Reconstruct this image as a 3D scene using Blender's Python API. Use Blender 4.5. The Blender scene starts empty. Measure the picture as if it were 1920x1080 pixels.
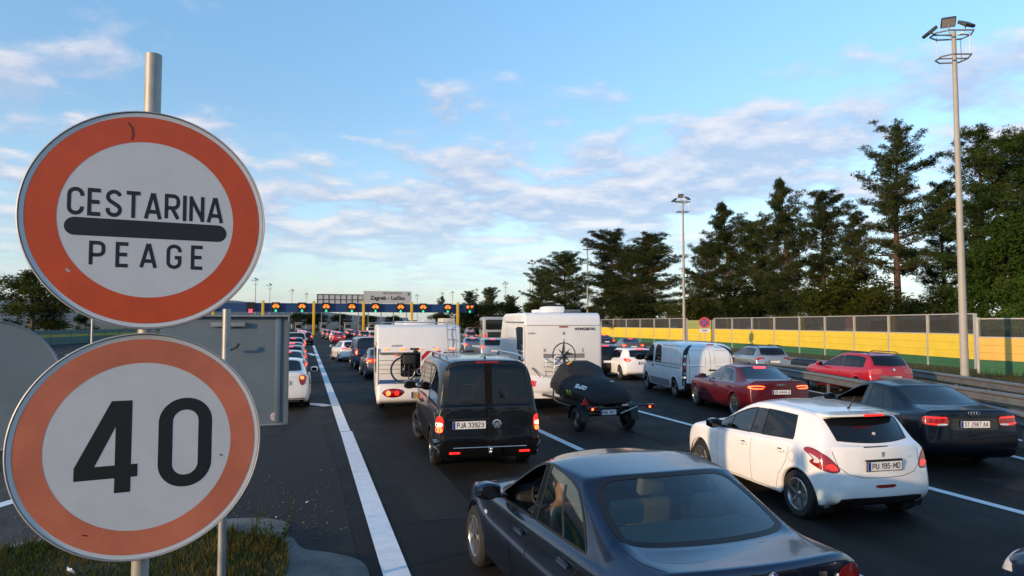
import bpy, bmesh, math, random
from mathutils import Vector, Matrix, noise
from mathutils.bvhtree import BVHTree
from mathutils.geometry import delaunay_2d_cdt
R = math.radians
def lerp(a, b, t): return a + (b - a) * t
def interp(tab, x):
    if x <= tab[0][0]: return tab[0][1]
    for (a, va), (b, vb) in zip(tab, tab[1:]):
        if x <= b: return lerp(va, vb, (x - a) / (b - a))
    return tab[-1][1]
PI = math.pi
rnd = random.Random(7)
sc = bpy.context.scene
C = sc.collection

# ------------------------------------------------------------------ camera, sky, sun, exposure
# world frame: X = across the carriageway (metres right of the camera), Y = along the lanes, Z = up
CAM_H = 2.6
YAW, PITCH = R(16.5), math.atan(66 / 1300)
cd = bpy.data.cameras.new('camera')
cam = bpy.data.objects.new('camera', cd)
C.objects.link(cam)
cam.location = (0, 0, CAM_H)
cam.rotation_euler = (PI / 2 + PITCH, 0, -YAW)
cd.sensor_width = 36.0
cd.lens = 36.0 * 1300 / 1920
cd.clip_start = 0.05
cd.clip_end = 30000
sc.camera = cam

SUN_AZ = R(-112)      # compass angle from the lane direction (+Y), negative = left
SUN_EL = R(11)
world = bpy.data.worlds.new('World')
sc.world = world
world.use_nodes = True
wn, wl = world.node_tree.nodes, world.node_tree.links
wn.clear()
def N(tree, typ, **kw):
    n = tree.nodes.new(typ)
    for k, v in kw.items():
        setattr(n, k, v)
    return n
def build_sky():
    t = world.node_tree
    out = N(t, 'ShaderNodeOutputWorld')
    bg = N(t, 'ShaderNodeBackground')
    bg.inputs['Strength'].default_value = 0.15
    sky = N(t, 'ShaderNodeTexSky')
    sky.sky_type = 'NISHITA'
    sky.sun_disc = False
    sky.sun_elevation = SUN_EL
    sky.sun_rotation = SUN_AZ
    sky.air_density = 1.0
    sky.dust_density = 0.3
    sky.ozone_density = 2.0
    # cloud deck: the view direction carried out to a flat layer far above the ground
    tc = N(t, 'ShaderNodeTexCoord')
    sep = N(t, 'ShaderNodeSeparateXYZ')
    wl.new(tc.outputs['Generated'], sep.inputs[0])
    def m(op, a, b=None, c=None, clamp=False):
        n = N(t, 'ShaderNodeMath', operation=op, use_clamp=clamp)
        for i, v in enumerate((a, b, c)):
            if v is None: continue
            if isinstance(v, (int, float)): n.inputs[i].default_value = v
            else: wl.new(v, n.inputs[i])
        return n.outputs[0]
    zz = m('MAXIMUM', sep.outputs[2], 0.0)
    ramp = N(t, 'ShaderNodeValToRGB')          # the same all round the horizon: a clear evening sky, less yellow low down
    for k, (pos, col) in enumerate(((0., (.23, .265, .38)), (.11, (.40, .385, .40)), (.29, (.40, .435, .45)), (.45, (.44, .53, .55)))):
        e = ramp.color_ramp.elements[k] if k < 2 else ramp.color_ramp.elements.new(pos)
        e.position = pos; e.color = (*col, 1)
    wl.new(zz, ramp.inputs[0])
    hs = N(t, 'ShaderNodeMix', data_type='RGBA', blend_type='MULTIPLY')
    hs.inputs['Factor'].default_value = 1.0
    wl.new(sky.outputs[0], hs.inputs['A']); wl.new(ramp.outputs[0], hs.inputs['B'])
    hs2 = N(t, 'ShaderNodeVectorMath', operation='SCALE'); hs2.inputs['Scale'].default_value = 2.0
    wl.new(hs.outputs['Result'], hs2.inputs[0])
    den = m('ADD', zz, 0.17)
    px = m('DIVIDE', sep.outputs[0], den)
    py = m('DIVIDE', sep.outputs[1], den)
    comb = N(t, 'ShaderNodeCombineXYZ')
    wl.new(px, comb.inputs[0]); wl.new(py, comb.inputs[1])
    def deck(shift):
        """cloud density on the layer; shift < 1 looks a little nearer to the zenith"""
        v = comb.outputs[0]
        if shift != 1:
            sv = N(t, 'ShaderNodeVectorMath', operation='SCALE'); sv.inputs['Scale'].default_value = shift
            wl.new(v, sv.inputs[0]); v = sv.outputs[0]
        def nz(scale, off, detail, rough, dist, sx=1.):
            mp = N(t, 'ShaderNodeMapping')
            mp.inputs['Location'].default_value = off
            mp.inputs['Rotation'].default_value = (0, 0, R(14))
            mp.inputs['Scale'].default_value = (1, sx, 1)
            wl.new(v, mp.inputs[0])
            n = N(t, 'ShaderNodeTexNoise')
            n.inputs['Scale'].default_value = scale; n.inputs['Detail'].default_value = detail
            n.inputs['Roughness'].default_value = rough; n.inputs['Distortion'].default_value = dist
            wl.new(mp.outputs[0], n.inputs['Vector'])
            return n.outputs[0]
        a = m('MULTIPLY', nz(.80, (CLX, CLY, 0), 3, .5, .2), .48)
        b = m('MULTIPLY', nz(3.3, (1.3, 7.7, 2.0), 8, .57, .15, 1.0), .72)
        return m('ADD', a, b)
    CLX, CLY = 6.3, 3.9
    d0 = deck(1.0)
    d1 = deck(.965)
    band = m('MAXIMUM', m('MULTIPLY', m('SUBTRACT', zz, .24), 1.05), 0.0)
    cov = m('SUBTRACT', d0, band)
    mr = N(t, 'ShaderNodeMapRange', interpolation_type='SMOOTHSTEP')
    mr.inputs['From Min'].default_value = .49
    mr.inputs['From Max'].default_value = .635
    wl.new(cov, mr.inputs['Value'])
    edge = m('MULTIPLY_ADD', m('SUBTRACT', d0, d1), 6.0, .22, clamp=True)
    cc = N(t, 'ShaderNodeMix', data_type='RGBA')
    cc.inputs['A'].default_value = (1.45, 1.80, 2.45, 1)     # shaded grey-blue bases
    cc.inputs['B'].default_value = (2.9, 2.75, 2.8, 1)     # sunlit upper edges
    wl.new(edge, cc.inputs['Factor'])
    mx = N(t, 'ShaderNodeMix', data_type='RGBA')
    lowf = N(t, 'ShaderNodeMapRange', interpolation_type='SMOOTHSTEP')
    for k, v_ in zip(('From Min', 'From Max', 'To Min', 'To Max'), (.02, .17, .25, .82)): lowf.inputs[k].default_value = v_
    wl.new(zz, lowf.inputs['Value'])
    wl.new(m('MULTIPLY', mr.outputs[0], lowf.outputs[0]), mx.inputs['Factor'])
    wl.new(hs2.outputs[0], mx.inputs['A'])
    wl.new(cc.outputs['Result'], mx.inputs['B'])
    wl.new(mx.outputs['Result'], bg.inputs['Color'])
    wl.new(bg.outputs[0], out.inputs[0])
build_sky()

sd = bpy.data.lights.new('sun', 'SUN')
sd.energy = 2.0
sd.angle = R(0.9)
sd.color = (1.0, .67, .36)
sun = bpy.data.objects.new('sun', sd)
C.objects.link(sun)
_sdir = Vector((math.sin(SUN_AZ) * math.cos(SUN_EL), math.cos(SUN_AZ) * math.cos(SUN_EL), math.sin(SUN_EL)))
sun.rotation_euler = _sdir.to_track_quat('Z', 'Y').to_euler()
sun.location = _sdir * 100

vs = sc.view_settings
vs.view_transform = 'Standard'
vs.look = 'None'
vs.gamma = 1.0
vs.exposure = 1.12
vs.use_curve_mapping = False
sc.cycles.max_bounces = 6
sc.cycles.transparent_max_bounces = 12
sc.cycles.caustics_reflective = False
sc.cycles.caustics_refractive = False
sc.cycles.use_denoising = True

# ------------------------------------------------------------------ materials
MATS = {}
def lin(c):
    return tuple(((x / 255) / 12.92 if x / 255 <= .04045 else ((x / 255 + .055) / 1.055) ** 2.4) for x in c)
def mat(name, col=(.5, .5, .5), rough=.5, metal=0., coat=0., spec=.5, emit=None, estr=1., vary=0., vscale=3., bump=0., bscale=40., back=None, rvar=.12):
    if name in MATS: return MATS[name]
    m = bpy.data.materials.new(name)
    m.use_nodes = True
    t = m.node_tree
    b = t.nodes['Principled BSDF']
    b.inputs['Base Color'].default_value = (*col, 1)
    b.inputs['Roughness'].default_value = rough
    b.inputs['Metallic'].default_value = metal
    b.inputs['Coat Weight'].default_value = coat
    b.inputs['Coat Roughness'].default_value = .04
    b.inputs['Specular IOR Level'].default_value = spec
    if emit:
        b.inputs['Emission Color'].default_value = (*emit, 1)
        b.inputs['Emission Strength'].default_value = estr
    if vary or bump:
        tc = N(t, 'ShaderNodeTexCoord')
        nz = N(t, 'ShaderNodeTexNoise')
        nz.inputs['Scale'].default_value = vscale
        nz.inputs['Detail'].default_value = 6
        nz.inputs['Roughness'].default_value = .65
        t.links.new(tc.outputs['Object'], nz.inputs['Vector'])
        if vary:
            mr = N(t, 'ShaderNodeMapRange')
            mr.inputs['From Min'].default_value = .3
            mr.inputs['From Max'].default_value = .7
            mr.inputs['To Min'].default_value = 1 - vary
            mr.inputs['To Max'].default_value = 1 + vary
            t.links.new(nz.outputs[0], mr.inputs['Value'])
            vm = N(t, 'ShaderNodeVectorMath', operation='SCALE')
            vm.inputs[0].default_value = col
            t.links.new(mr.outputs[0], vm.inputs['Scale'])
            t.links.new(vm.outputs[0], b.inputs['Base Color'])
            mr2 = N(t, 'ShaderNodeMapRange')
            mr2.inputs['To Min'].default_value = max(0, rough - rvar)
            mr2.inputs['To Max'].default_value = min(1, rough + rvar)
            t.links.new(nz.outputs[0], mr2.inputs['Value'])
            t.links.new(mr2.outputs[0], b.inputs['Roughness'])
        if bump:
            n2 = N(t, 'ShaderNodeTexNoise')
            n2.inputs['Scale'].default_value = bscale
            n2.inputs['Detail'].default_value = 5
            t.links.new(tc.outputs['Object'], n2.inputs['Vector'])
            bp = N(t, 'ShaderNodeBump')
            bp.inputs['Strength'].default_value = bump
            bp.inputs['Distance'].default_value = .02
            t.links.new(n2.outputs[0], bp.inputs['Height'])
            t.links.new(bp.outputs[0], b.inputs['Normal'])
    if back:
        out = t.nodes['Material Output']
        geo = N(t, 'ShaderNodeNewGeometry')
        d = N(t, 'ShaderNodeBsdfDiffuse')
        d.inputs[0].default_value = (*back, 1)
        mx = N(t, 'ShaderNodeMixShader')
        t.links.new(geo.outputs['Backfacing'], mx.inputs[0])
        t.links.new(b.outputs[0], mx.inputs[1])
        t.links.new(d.outputs[0], mx.inputs[2])
        t.links.new(mx.outputs[0], out.inputs[0])
    MATS[name] = m
    return m
def glass(name, tint, ior=1.5, rough=0.0, gain=1.0):
    if name in MATS: return MATS[name]
    m = bpy.data.materials.new(name)
    m.use_nodes = True
    t = m.node_tree
    t.nodes.clear()
    out = N(t, 'ShaderNodeOutputMaterial')
    tr = N(t, 'ShaderNodeBsdfTransparent')
    tr.inputs[0].default_value = (*tint, 1)
    gl = N(t, 'ShaderNodeBsdfGlossy')
    gl.inputs['Roughness'].default_value = rough
    fr = N(t, 'ShaderNodeFresnel')
    fr.inputs[0].default_value = ior
    mul = N(t, 'ShaderNodeMath', operation='MULTIPLY', use_clamp=True)
    mul.inputs[1].default_value = gain
    mx = N(t, 'ShaderNodeMixShader')
    t.links.new(fr.outputs[0], mul.inputs[0])
    t.links.new(mul.outputs[0], mx.inputs[0])
    t.links.new(tr.outputs[0], mx.inputs[1])
    t.links.new(gl.outputs[0], mx.inputs[2])
    t.links.new(mx.outputs[0], out.inputs[0])
    MATS[name] = m
    return m
def paint(name, col, metal=0., rough=.35, dirt=.06, coat=None):
    return mat('paint_' + name, col, rough, metal, coat if coat is not None else .6 if max(col) < .2 else 1.0, vary=dirt, vscale=2.2, back=(.012, .012, .013), rvar=.03, spec=.25)

M_tyre = mat('tyre_rubber', (.012, .012, .013), .8, vary=.2, vscale=20)
M_plast = mat('black_plastic', (.012, .013, .014), .5, vary=.15)
M_gloss = mat('gloss_black', (.006, .006, .007), .12, coat=.6)
M_seal = mat('window_rubber', (.008, .008, .009), .45)
M_chrome = mat('chrome', (.75, .75, .76), .12, 1.0)
M_alu = mat('brushed_metal', (.55, .55, .56), .35, 1.0)
M_rim = mat('alloy_rim', (.42, .42, .43), .3, .9, vary=.1)
M_rimd = mat('dark_alloy_rim', (.12, .12, .125), .3, .9, vary=.1)
M_gdark = mat('tinted_glass', (.006, .007, .009), .03, spec=.6)
M_gclear = glass('car_glass', (.42, .50, .49), 1.5, 0, 2.2)
M_gtint = glass('privacy_glass', (.16, .17, .19), 1.5, 0, 1.3)
M_red = mat('red_lens', (.30, .006, .006), .12, coat=.6)
M_redlit = mat('red_lens_lit', (.45, .01, .01), .15, emit=(1, .03, .018), estr=.62)
M_hot = mat('brake_lamp_lit', (.6, .05, .02), .2, emit=(1, .15, .035), estr=1.7)
M_pink = mat('high_brake_lamp_lit', (.5, .02, .03), .2, emit=(1, .05, .06), estr=1.0)
M_clearlens = mat('clear_lens', (.62, .62, .64), .1, coat=.5)
M_amber = mat('amber_lens', (.8, .28, .03), .2, coat=.4)
M_plate = mat('number_plate_white', (.80, .80, .80), .4)
M_plateY = mat('number_plate_yellow', (.72, .55, .2), .4)
M_blue = mat('euro_band_blue', (.01, .04, .30), .4)
M_ink = mat('black_lettering', (.012, .012, .013), .5)
M_seat = mat('beige_leather', (.36, .35, .29), .6, vary=.1)
M_seatd = mat('dark_fabric', (.02, .021, .024), .8, vary=.15)
M_trim = mat('dark_trim', (.015, .015, .017), .65)
M_white = mat('white_gelcoat', (.82, .82, .82), .3, coat=.3, vary=.05, vscale=1.5)
M_skin = mat('skin', (.46, .24, .16), .55)
M_galv = mat('galvanised_steel', (.34, .35, .36), .5, .6, vary=.18, vscale=6)

# ------------------------------------------------------------------ mesh helpers
class MB:
    def __init__(s):
        s.v = []; s.f = []
    def add(s, vs_, fs):
        o = len(s.v); s.v += [tuple(v) for v in vs_]; s.f += [tuple(i + o for i in f) for f in fs]; return s
    def box(s, c, d, rz=0., ry=0., rx=0.):
        hx, hy, hz = d[0] / 2, d[1] / 2, d[2] / 2
        M = Matrix.Translation(c) @ Matrix.Rotation(rz, 4, 'Z') @ Matrix.Rotation(ry, 4, 'Y') @ Matrix.Rotation(rx, 4, 'X')
        vs_ = [M @ Vector((x * hx, y * hy, z * hz)) for x in (-1, 1) for y in (-1, 1) for z in (-1, 1)]
        return s.add(vs_, [(0, 1, 3, 2), (4, 6, 7, 5), (0, 4, 5, 1), (2, 3, 7, 6), (0, 2, 6, 4), (1, 5, 7, 3)])
    def tube(s, pts, r, n=8, cap=True, radii=None):
        pts = [Vector(p) for p in pts]
        rings = []
        up = Vector((0, 0, 1))
        for i, p in enumerate(pts):
            d = (pts[min(i + 1, len(pts) - 1)] - pts[max(i - 1, 0)]).normalized()
            a = d.cross(up)
            if a.length < .05: a = d.cross(Vector((0, 1, 0)))
            a.normalize(); b = d.cross(a)
            rr = radii[i] if radii else r
            rings.append([p + a * math.cos(2 * PI * k / n) * rr + b * math.sin(2 * PI * k / n) * rr for k in range(n)])
        vs_ = [v for rg in rings for v in rg]
        fs = [(i * n + k, i * n + (k + 1) % n, (i + 1) * n + (k + 1) % n, (i + 1) * n + k) for i in range(len(pts) - 1) for k in range(n)]
        if cap:
            fs += [tuple(range(n - 1, -1, -1)), tuple((len(pts) - 1) * n + k for k in range(n))]
        return s.add(vs_, fs)
    def lathe(s, prof, n=24, axis='Z', c=(0, 0, 0)):
        vs_ = []
        for r_, h in prof:
            for k in range(n):
                a = 2 * PI * k / n
                p = (r_ * math.cos(a), r_ * math.sin(a), h)
                if axis == 'Y': p = (p[0], p[2], p[1])
                elif axis == 'X': p = (p[2], p[0], p[1])
                vs_.append((p[0] + c[0], p[1] + c[1], p[2] + c[2]))
        fs = [(i * n + k, i * n + (k + 1) % n, (i + 1) * n + (k + 1) % n, (i + 1) * n + k) for i in range(len(prof) - 1) for k in range(n)]
        return s.add(vs_, fs)
    def prism(s, poly, axis, a, b):
        """2D polygon extruded from a to b along an axis"""
        def P(p, h):
            return {'X': (h, p[0], p[1]), 'Y': (p[0], h, p[1]), 'Z': (p[0], p[1], h)}[axis]
        n = len(poly)
        return s.add([P(p, a) for p in poly] + [P(p, b) for p in poly],
                     [tuple(range(n)), tuple(range(2 * n - 1, n - 1, -1))] + [(i, (i + 1) % n, n + (i + 1) % n, n + i) for i in range(n)])
    def build(s, name, m, parent=None, smooth=False, bevel=0., seg=2, sub=0):
        me = bpy.data.meshes.new(name)
        me.from_pydata(s.v, [], s.f)
        bm = bmesh.new(); bm.from_mesh(me)
        bmesh.ops.recalc_face_normals(bm, faces=bm.faces)
        if bevel:
            es = [e for e in bm.edges if len(e.link_faces) == 2 and e.calc_face_angle(0) > .6]
            bmesh.ops.bevel(bm, geom=es, offset=bevel, segments=seg, affect='EDGES', profile=.5, clamp_overlap=True)
        bm.to_mesh(me); bm.free()
        me.materials.append(m)
        if smooth:
            me.shade_smooth()
            if smooth == 'auto':
                me.set_sharp_from_angle(angle=R(38))
        o = bpy.data.objects.new(name, me)
        C.objects.link(o)
        if parent: o.parent = parent
        return o
def bx(name, c, d, m, parent=None, bevel=0., rz=0., ry=0., rx=0., smooth=False):
    return MB().box(c, d, rz, ry, rx).build(name, m, parent, smooth='auto' if bevel else smooth, bevel=bevel)
def empty(name, loc=(0, 0, 0), rz=0.):
    o = bpy.data.objects.new(name, None)
    C.objects.link(o)
    o.location = loc; o.rotation_euler = (0, 0, rz)
    o.empty_display_size = .2
    return o
def tag(o, label, cat, group=None, kind=None):
    if label: o['label'] = label
    if cat: o['category'] = cat
    if group: o['group'] = group
    if kind: o['kind'] = kind
    return o
def thing(name, label, cat, loc=(0, 0, 0), rz=0., group=None):
    return tag(empty(name, loc, rz), label, cat, group)
def copy_tree(o, parent=None):
    c = o.copy(); C.objects.link(c); c.parent = parent
    for ch in list(o.children): copy_tree(ch, c)
    return c
def chaikin(poly, n=2):
    for _ in range(n):
        q = []
        for a, b in zip(poly, poly[1:] + poly[:1]):
            q += [(lerp(a[0], b[0], .22), lerp(a[1], b[1], .22)), (lerp(a[0], b[0], .78), lerp(a[1], b[1], .78))]
        poly = q
    return poly
def rrect(w, h, r, n=4, cx=0., cy=0.):
    r = min(r, w / 2 - 1e-4, h / 2 - 1e-4)
    p = []
    for sx, sy, a0 in ((1, 1, 0), (-1, 1, PI / 2), (-1, -1, PI), (1, -1, 1.5 * PI)):
        for k in range(n + 1):
            a = a0 + PI / 2 * k / n
            p.append((cx + sx * (w / 2 - r) + r * math.cos(a), cy + sy * (h / 2 - r) + r * math.sin(a)))
    return p

# ------------------------------------------------------------------ stroke lettering (narrow road-sign letters)
def _arc(cx, cy, rx, ry, a0, a1, n=6):
    return [(cx + rx * math.cos(R(a0 + (a1 - a0) * k / n)), cy + ry * math.sin(R(a0 + (a1 - a0) * k / n))) for k in range(n + 1)]
def _glyphs():
    g = {}
    w = .46; r = .2
    bowl = lambda y0, y1: [(0, y1), (w - r, y1)] + _arc(w - r, y1 - min(r, (y1 - y0) / 2), r, min(r, (y1 - y0) / 2), 90, 0)[1:] + _arc(w - r, y0 + min(r, (y1 - y0) / 2), r, min(r, (y1 - y0) / 2), 0, -90) + [(0, y0)]
    oval = _arc(w - .23, 1 - .23, .23, .23, 0, 180, 8) + _arc(.23, .23, .23, .23, 180, 360, 8)
    g['O'] = g['0'] = (w, [oval + [oval[0]]])
    g['C'] = (w, [[(w, .72)] + _arc(.23, .77, .23, .23, 0, 180, 8) + _arc(.23, .23, .23, .23, 180, 360, 8) + [(w, .28)]])
    g['G'] = (w, [[(w, .72)] + _arc(.23, .77, .23, .23, 0, 180, 8) + _arc(.23, .23, .23, .23, 180, 360, 8) + [(w, .46), (.26, .46)]])
    g['E'] = (.40, [[(.40, 1), (0, 1), (0, 0), (.40, 0)], [(0, .51), (.36, .51)]])
    g['F'] = (.40, [[(.40, 1), (0, 1), (0, 0)], [(0, .5), (.34, .5)]])
    g['S'] = (w, [_arc(.23, .77, .23, .23, 15, 200, 8) + [(.08, .6), (.38, .4)] + _arc(.23, .23, .23, .23, 20, -195, 8)])
    g['T'] = (w, [[(-.03, 1), (w + .03, 1)], [(w / 2, 1), (w / 2, -.07)]])
    g['A'] = (.52, [[(-.01, -.06), (.245, 1.06)], [(.53, -.06), (.275, 1.06)], [(.085, .25), (.435, .25)]])
    g['R'] = (w, [[(0, 0)] + bowl(.47, 1), [(.22, .47), (w, 0)]])
    g['P'] = (w, [[(0, 0)] + bowl(.45, 1)])
    g['B'] = (w, [[(0, 0)] + bowl(.52, 1) + bowl(0, .52)[1:]])
    g['D'] = (w, [[(0, 0)] + bowl(0, 1)])
    g['I'] = (.0, [[(0, -.07), (0, 1.07)]])
    g['1'] = (.22, [[(0, .78), (.22, 1), (.22, 0)]])
    g['N'] = (w, [[(0, -.06), (0, 1.06)], [(.0, .96), (w, .04)], [(w, -.06), (w, 1.06)]])
    g['M'] = (.56, [[(0, -.05), (0, 1.05)], [(.02, 1), (.28, .35), (.54, 1)], [(.56, -.05), (.56, 1.05)]])
    g['W'] = (.64, [[(0, 1), (.16, 0), (.32, .9), (.48, 0), (.64, 1)]])
    g['V'] = (.48, [[(0, 1), (.23, 0)], [(.25, 0), (.48, 1)]])
    g['U'] = (w, [[(0, 1)] + _arc(.23, .23, .23, .23, 180, 360, 8) + [(w, 1)]])
    g['J'] = (.36, [[(.36, 1)] + _arc(.18, .2, .18, .2, 0, -180, 8)])
    g['L'] = (.38, [[(0, 1), (0, 0), (.38, 0)]])
    g['K'] = (w, [[(0, 0), (0, 1)], [(w, 1), (0, .4)], [(.15, .52), (w, 0)]])
    g['Z'] = (w, [[(0, 1), (w, 1), (0, 0), (w, 0)]])
    g['2'] = (w, [_arc(.23, .77, .23, .23, 165, -20, 8) + [(0, 0), (w, 0)]])
    g['3'] = (w, [_arc(.23, .76, .22, .24, 160, -80, 8) + _arc(.23, .26, .23, .26, 80, -165, 8)])
    g['4'] = (.5, [[(.36, -.05), (.36, 1.05)], [(.34, 1), (.02, .32)], [(0, .27), (.5, .27)]])
    g['5'] = (w, [[(.42, 1), (.05, 1), (.02, .55)] + _arc(.22, .32, .24, .32, 120, -165, 9)])
    g['7'] = (w, [[(0, 1), (w, 1), (.15, 0)]])
    g['8'] = (w, [_arc(.23, .75, .2, .25, -90, 270, 12), _arc(.23, .25, .23, .25, 90, 450, 12)])
    g['9'] = (w, [_arc(.23, .72, .23, .28, 0, 360, 12), [(w, .72), (w, .3)] + _arc(.23, .23, .23, .23, 0, -160, 6)])
    g['6'] = (w, [_arc(.23, .28, .23, .28, 0, 360, 12), [(0, .28), (0, .7)] + _arc(.23, .77, .23, .23, 180, 20, 6)])
    g['-'] = (.26, [[(0, .45), (.26, .45)]])
    g['.'] = (.05, [[(0, .02), (.05, .02)]])
    return g
GLY = _glyphs()
def ribbon2d(pts, w, closed=False):
    """flat ribbon of width w along a 2D polyline with mitred joints -> verts, faces"""
    n = len(pts); L_, R_ = [], []
    P = [Vector(p) for p in pts]
    for i in range(n):
        a = P[i] - P[i - 1] if (i > 0 or closed) else None
        b = P[(i + 1) % n] - P[i] if (i < n - 1 or closed) else None
        if a is not None and a.length < 1e-7: a = None
        if b is not None and b.length < 1e-7: b = None
        if a is None and b is None: a = Vector((1, 0))
        if a is None: a = b
        if b is None: b = a
        a = a.normalized(); b = b.normalized()
        t = a + b
        t = a if t.length < .2 else t.normalized()
        nr = Vector((-t.y, t.x))
        c = max(.45, abs(nr.dot(Vector((-a.y, a.x)))))
        L_.append(P[i] + nr * (w / 2 / c)); R_.append(P[i] - nr * (w / 2 / c))
    vs_ = [tuple(v) for v in L_] + [tuple(v) for v in R_]
    m_ = n if closed else n - 1
    return vs_, [(i, (i + 1) % n, n + (i + 1) % n, n + i) for i in range(m_)]
def text_mesh(txt, h, sw=.15, gap=.24, width=None, space=.35):
    """2D (x, y) verts and faces of a line of text centred on 0, height h"""
    vs_, fs = [], []
    x = 0.
    k = 0
    for ch in txt:
        if ch == ' ':
            x += space; continue
        w, strokes = GLY[ch]
        for st in strokes:
            p = [(x + a, sw / 2 + b * (1 - sw)) for a, b in st]
            closed = len(p) > 3 and abs(p[0][0] - p[-1][0]) + abs(p[0][1] - p[-1][1]) < 1e-6
            if closed: p = p[:-1]
            v, f = ribbon2d(p, sw, closed)
            o = len(vs_)
            # strokes overlap: step each one 0.2 mm so none share a plane
            vs_ += [(a, b, (k % 3) * .0002) for a, b in v]
            fs += [tuple(i + o for i in q) for q in f]
            k += 1
        x += w + gap
    x -= gap
    sx = (width / (x * h)) if width else 1.
    return [((a - x / 2) * h * sx, (b - .5) * h, c) for a, b, c in vs_], fs
def lettering(name, txt, h, M, m, parent, sw=.15, gap=.24, width=None):
    vs_, fs = text_mesh(txt, h, sw, gap, width)
    return MB().add([M @ Vector(v) for v in vs_], fs).build(name, m, parent)
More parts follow.
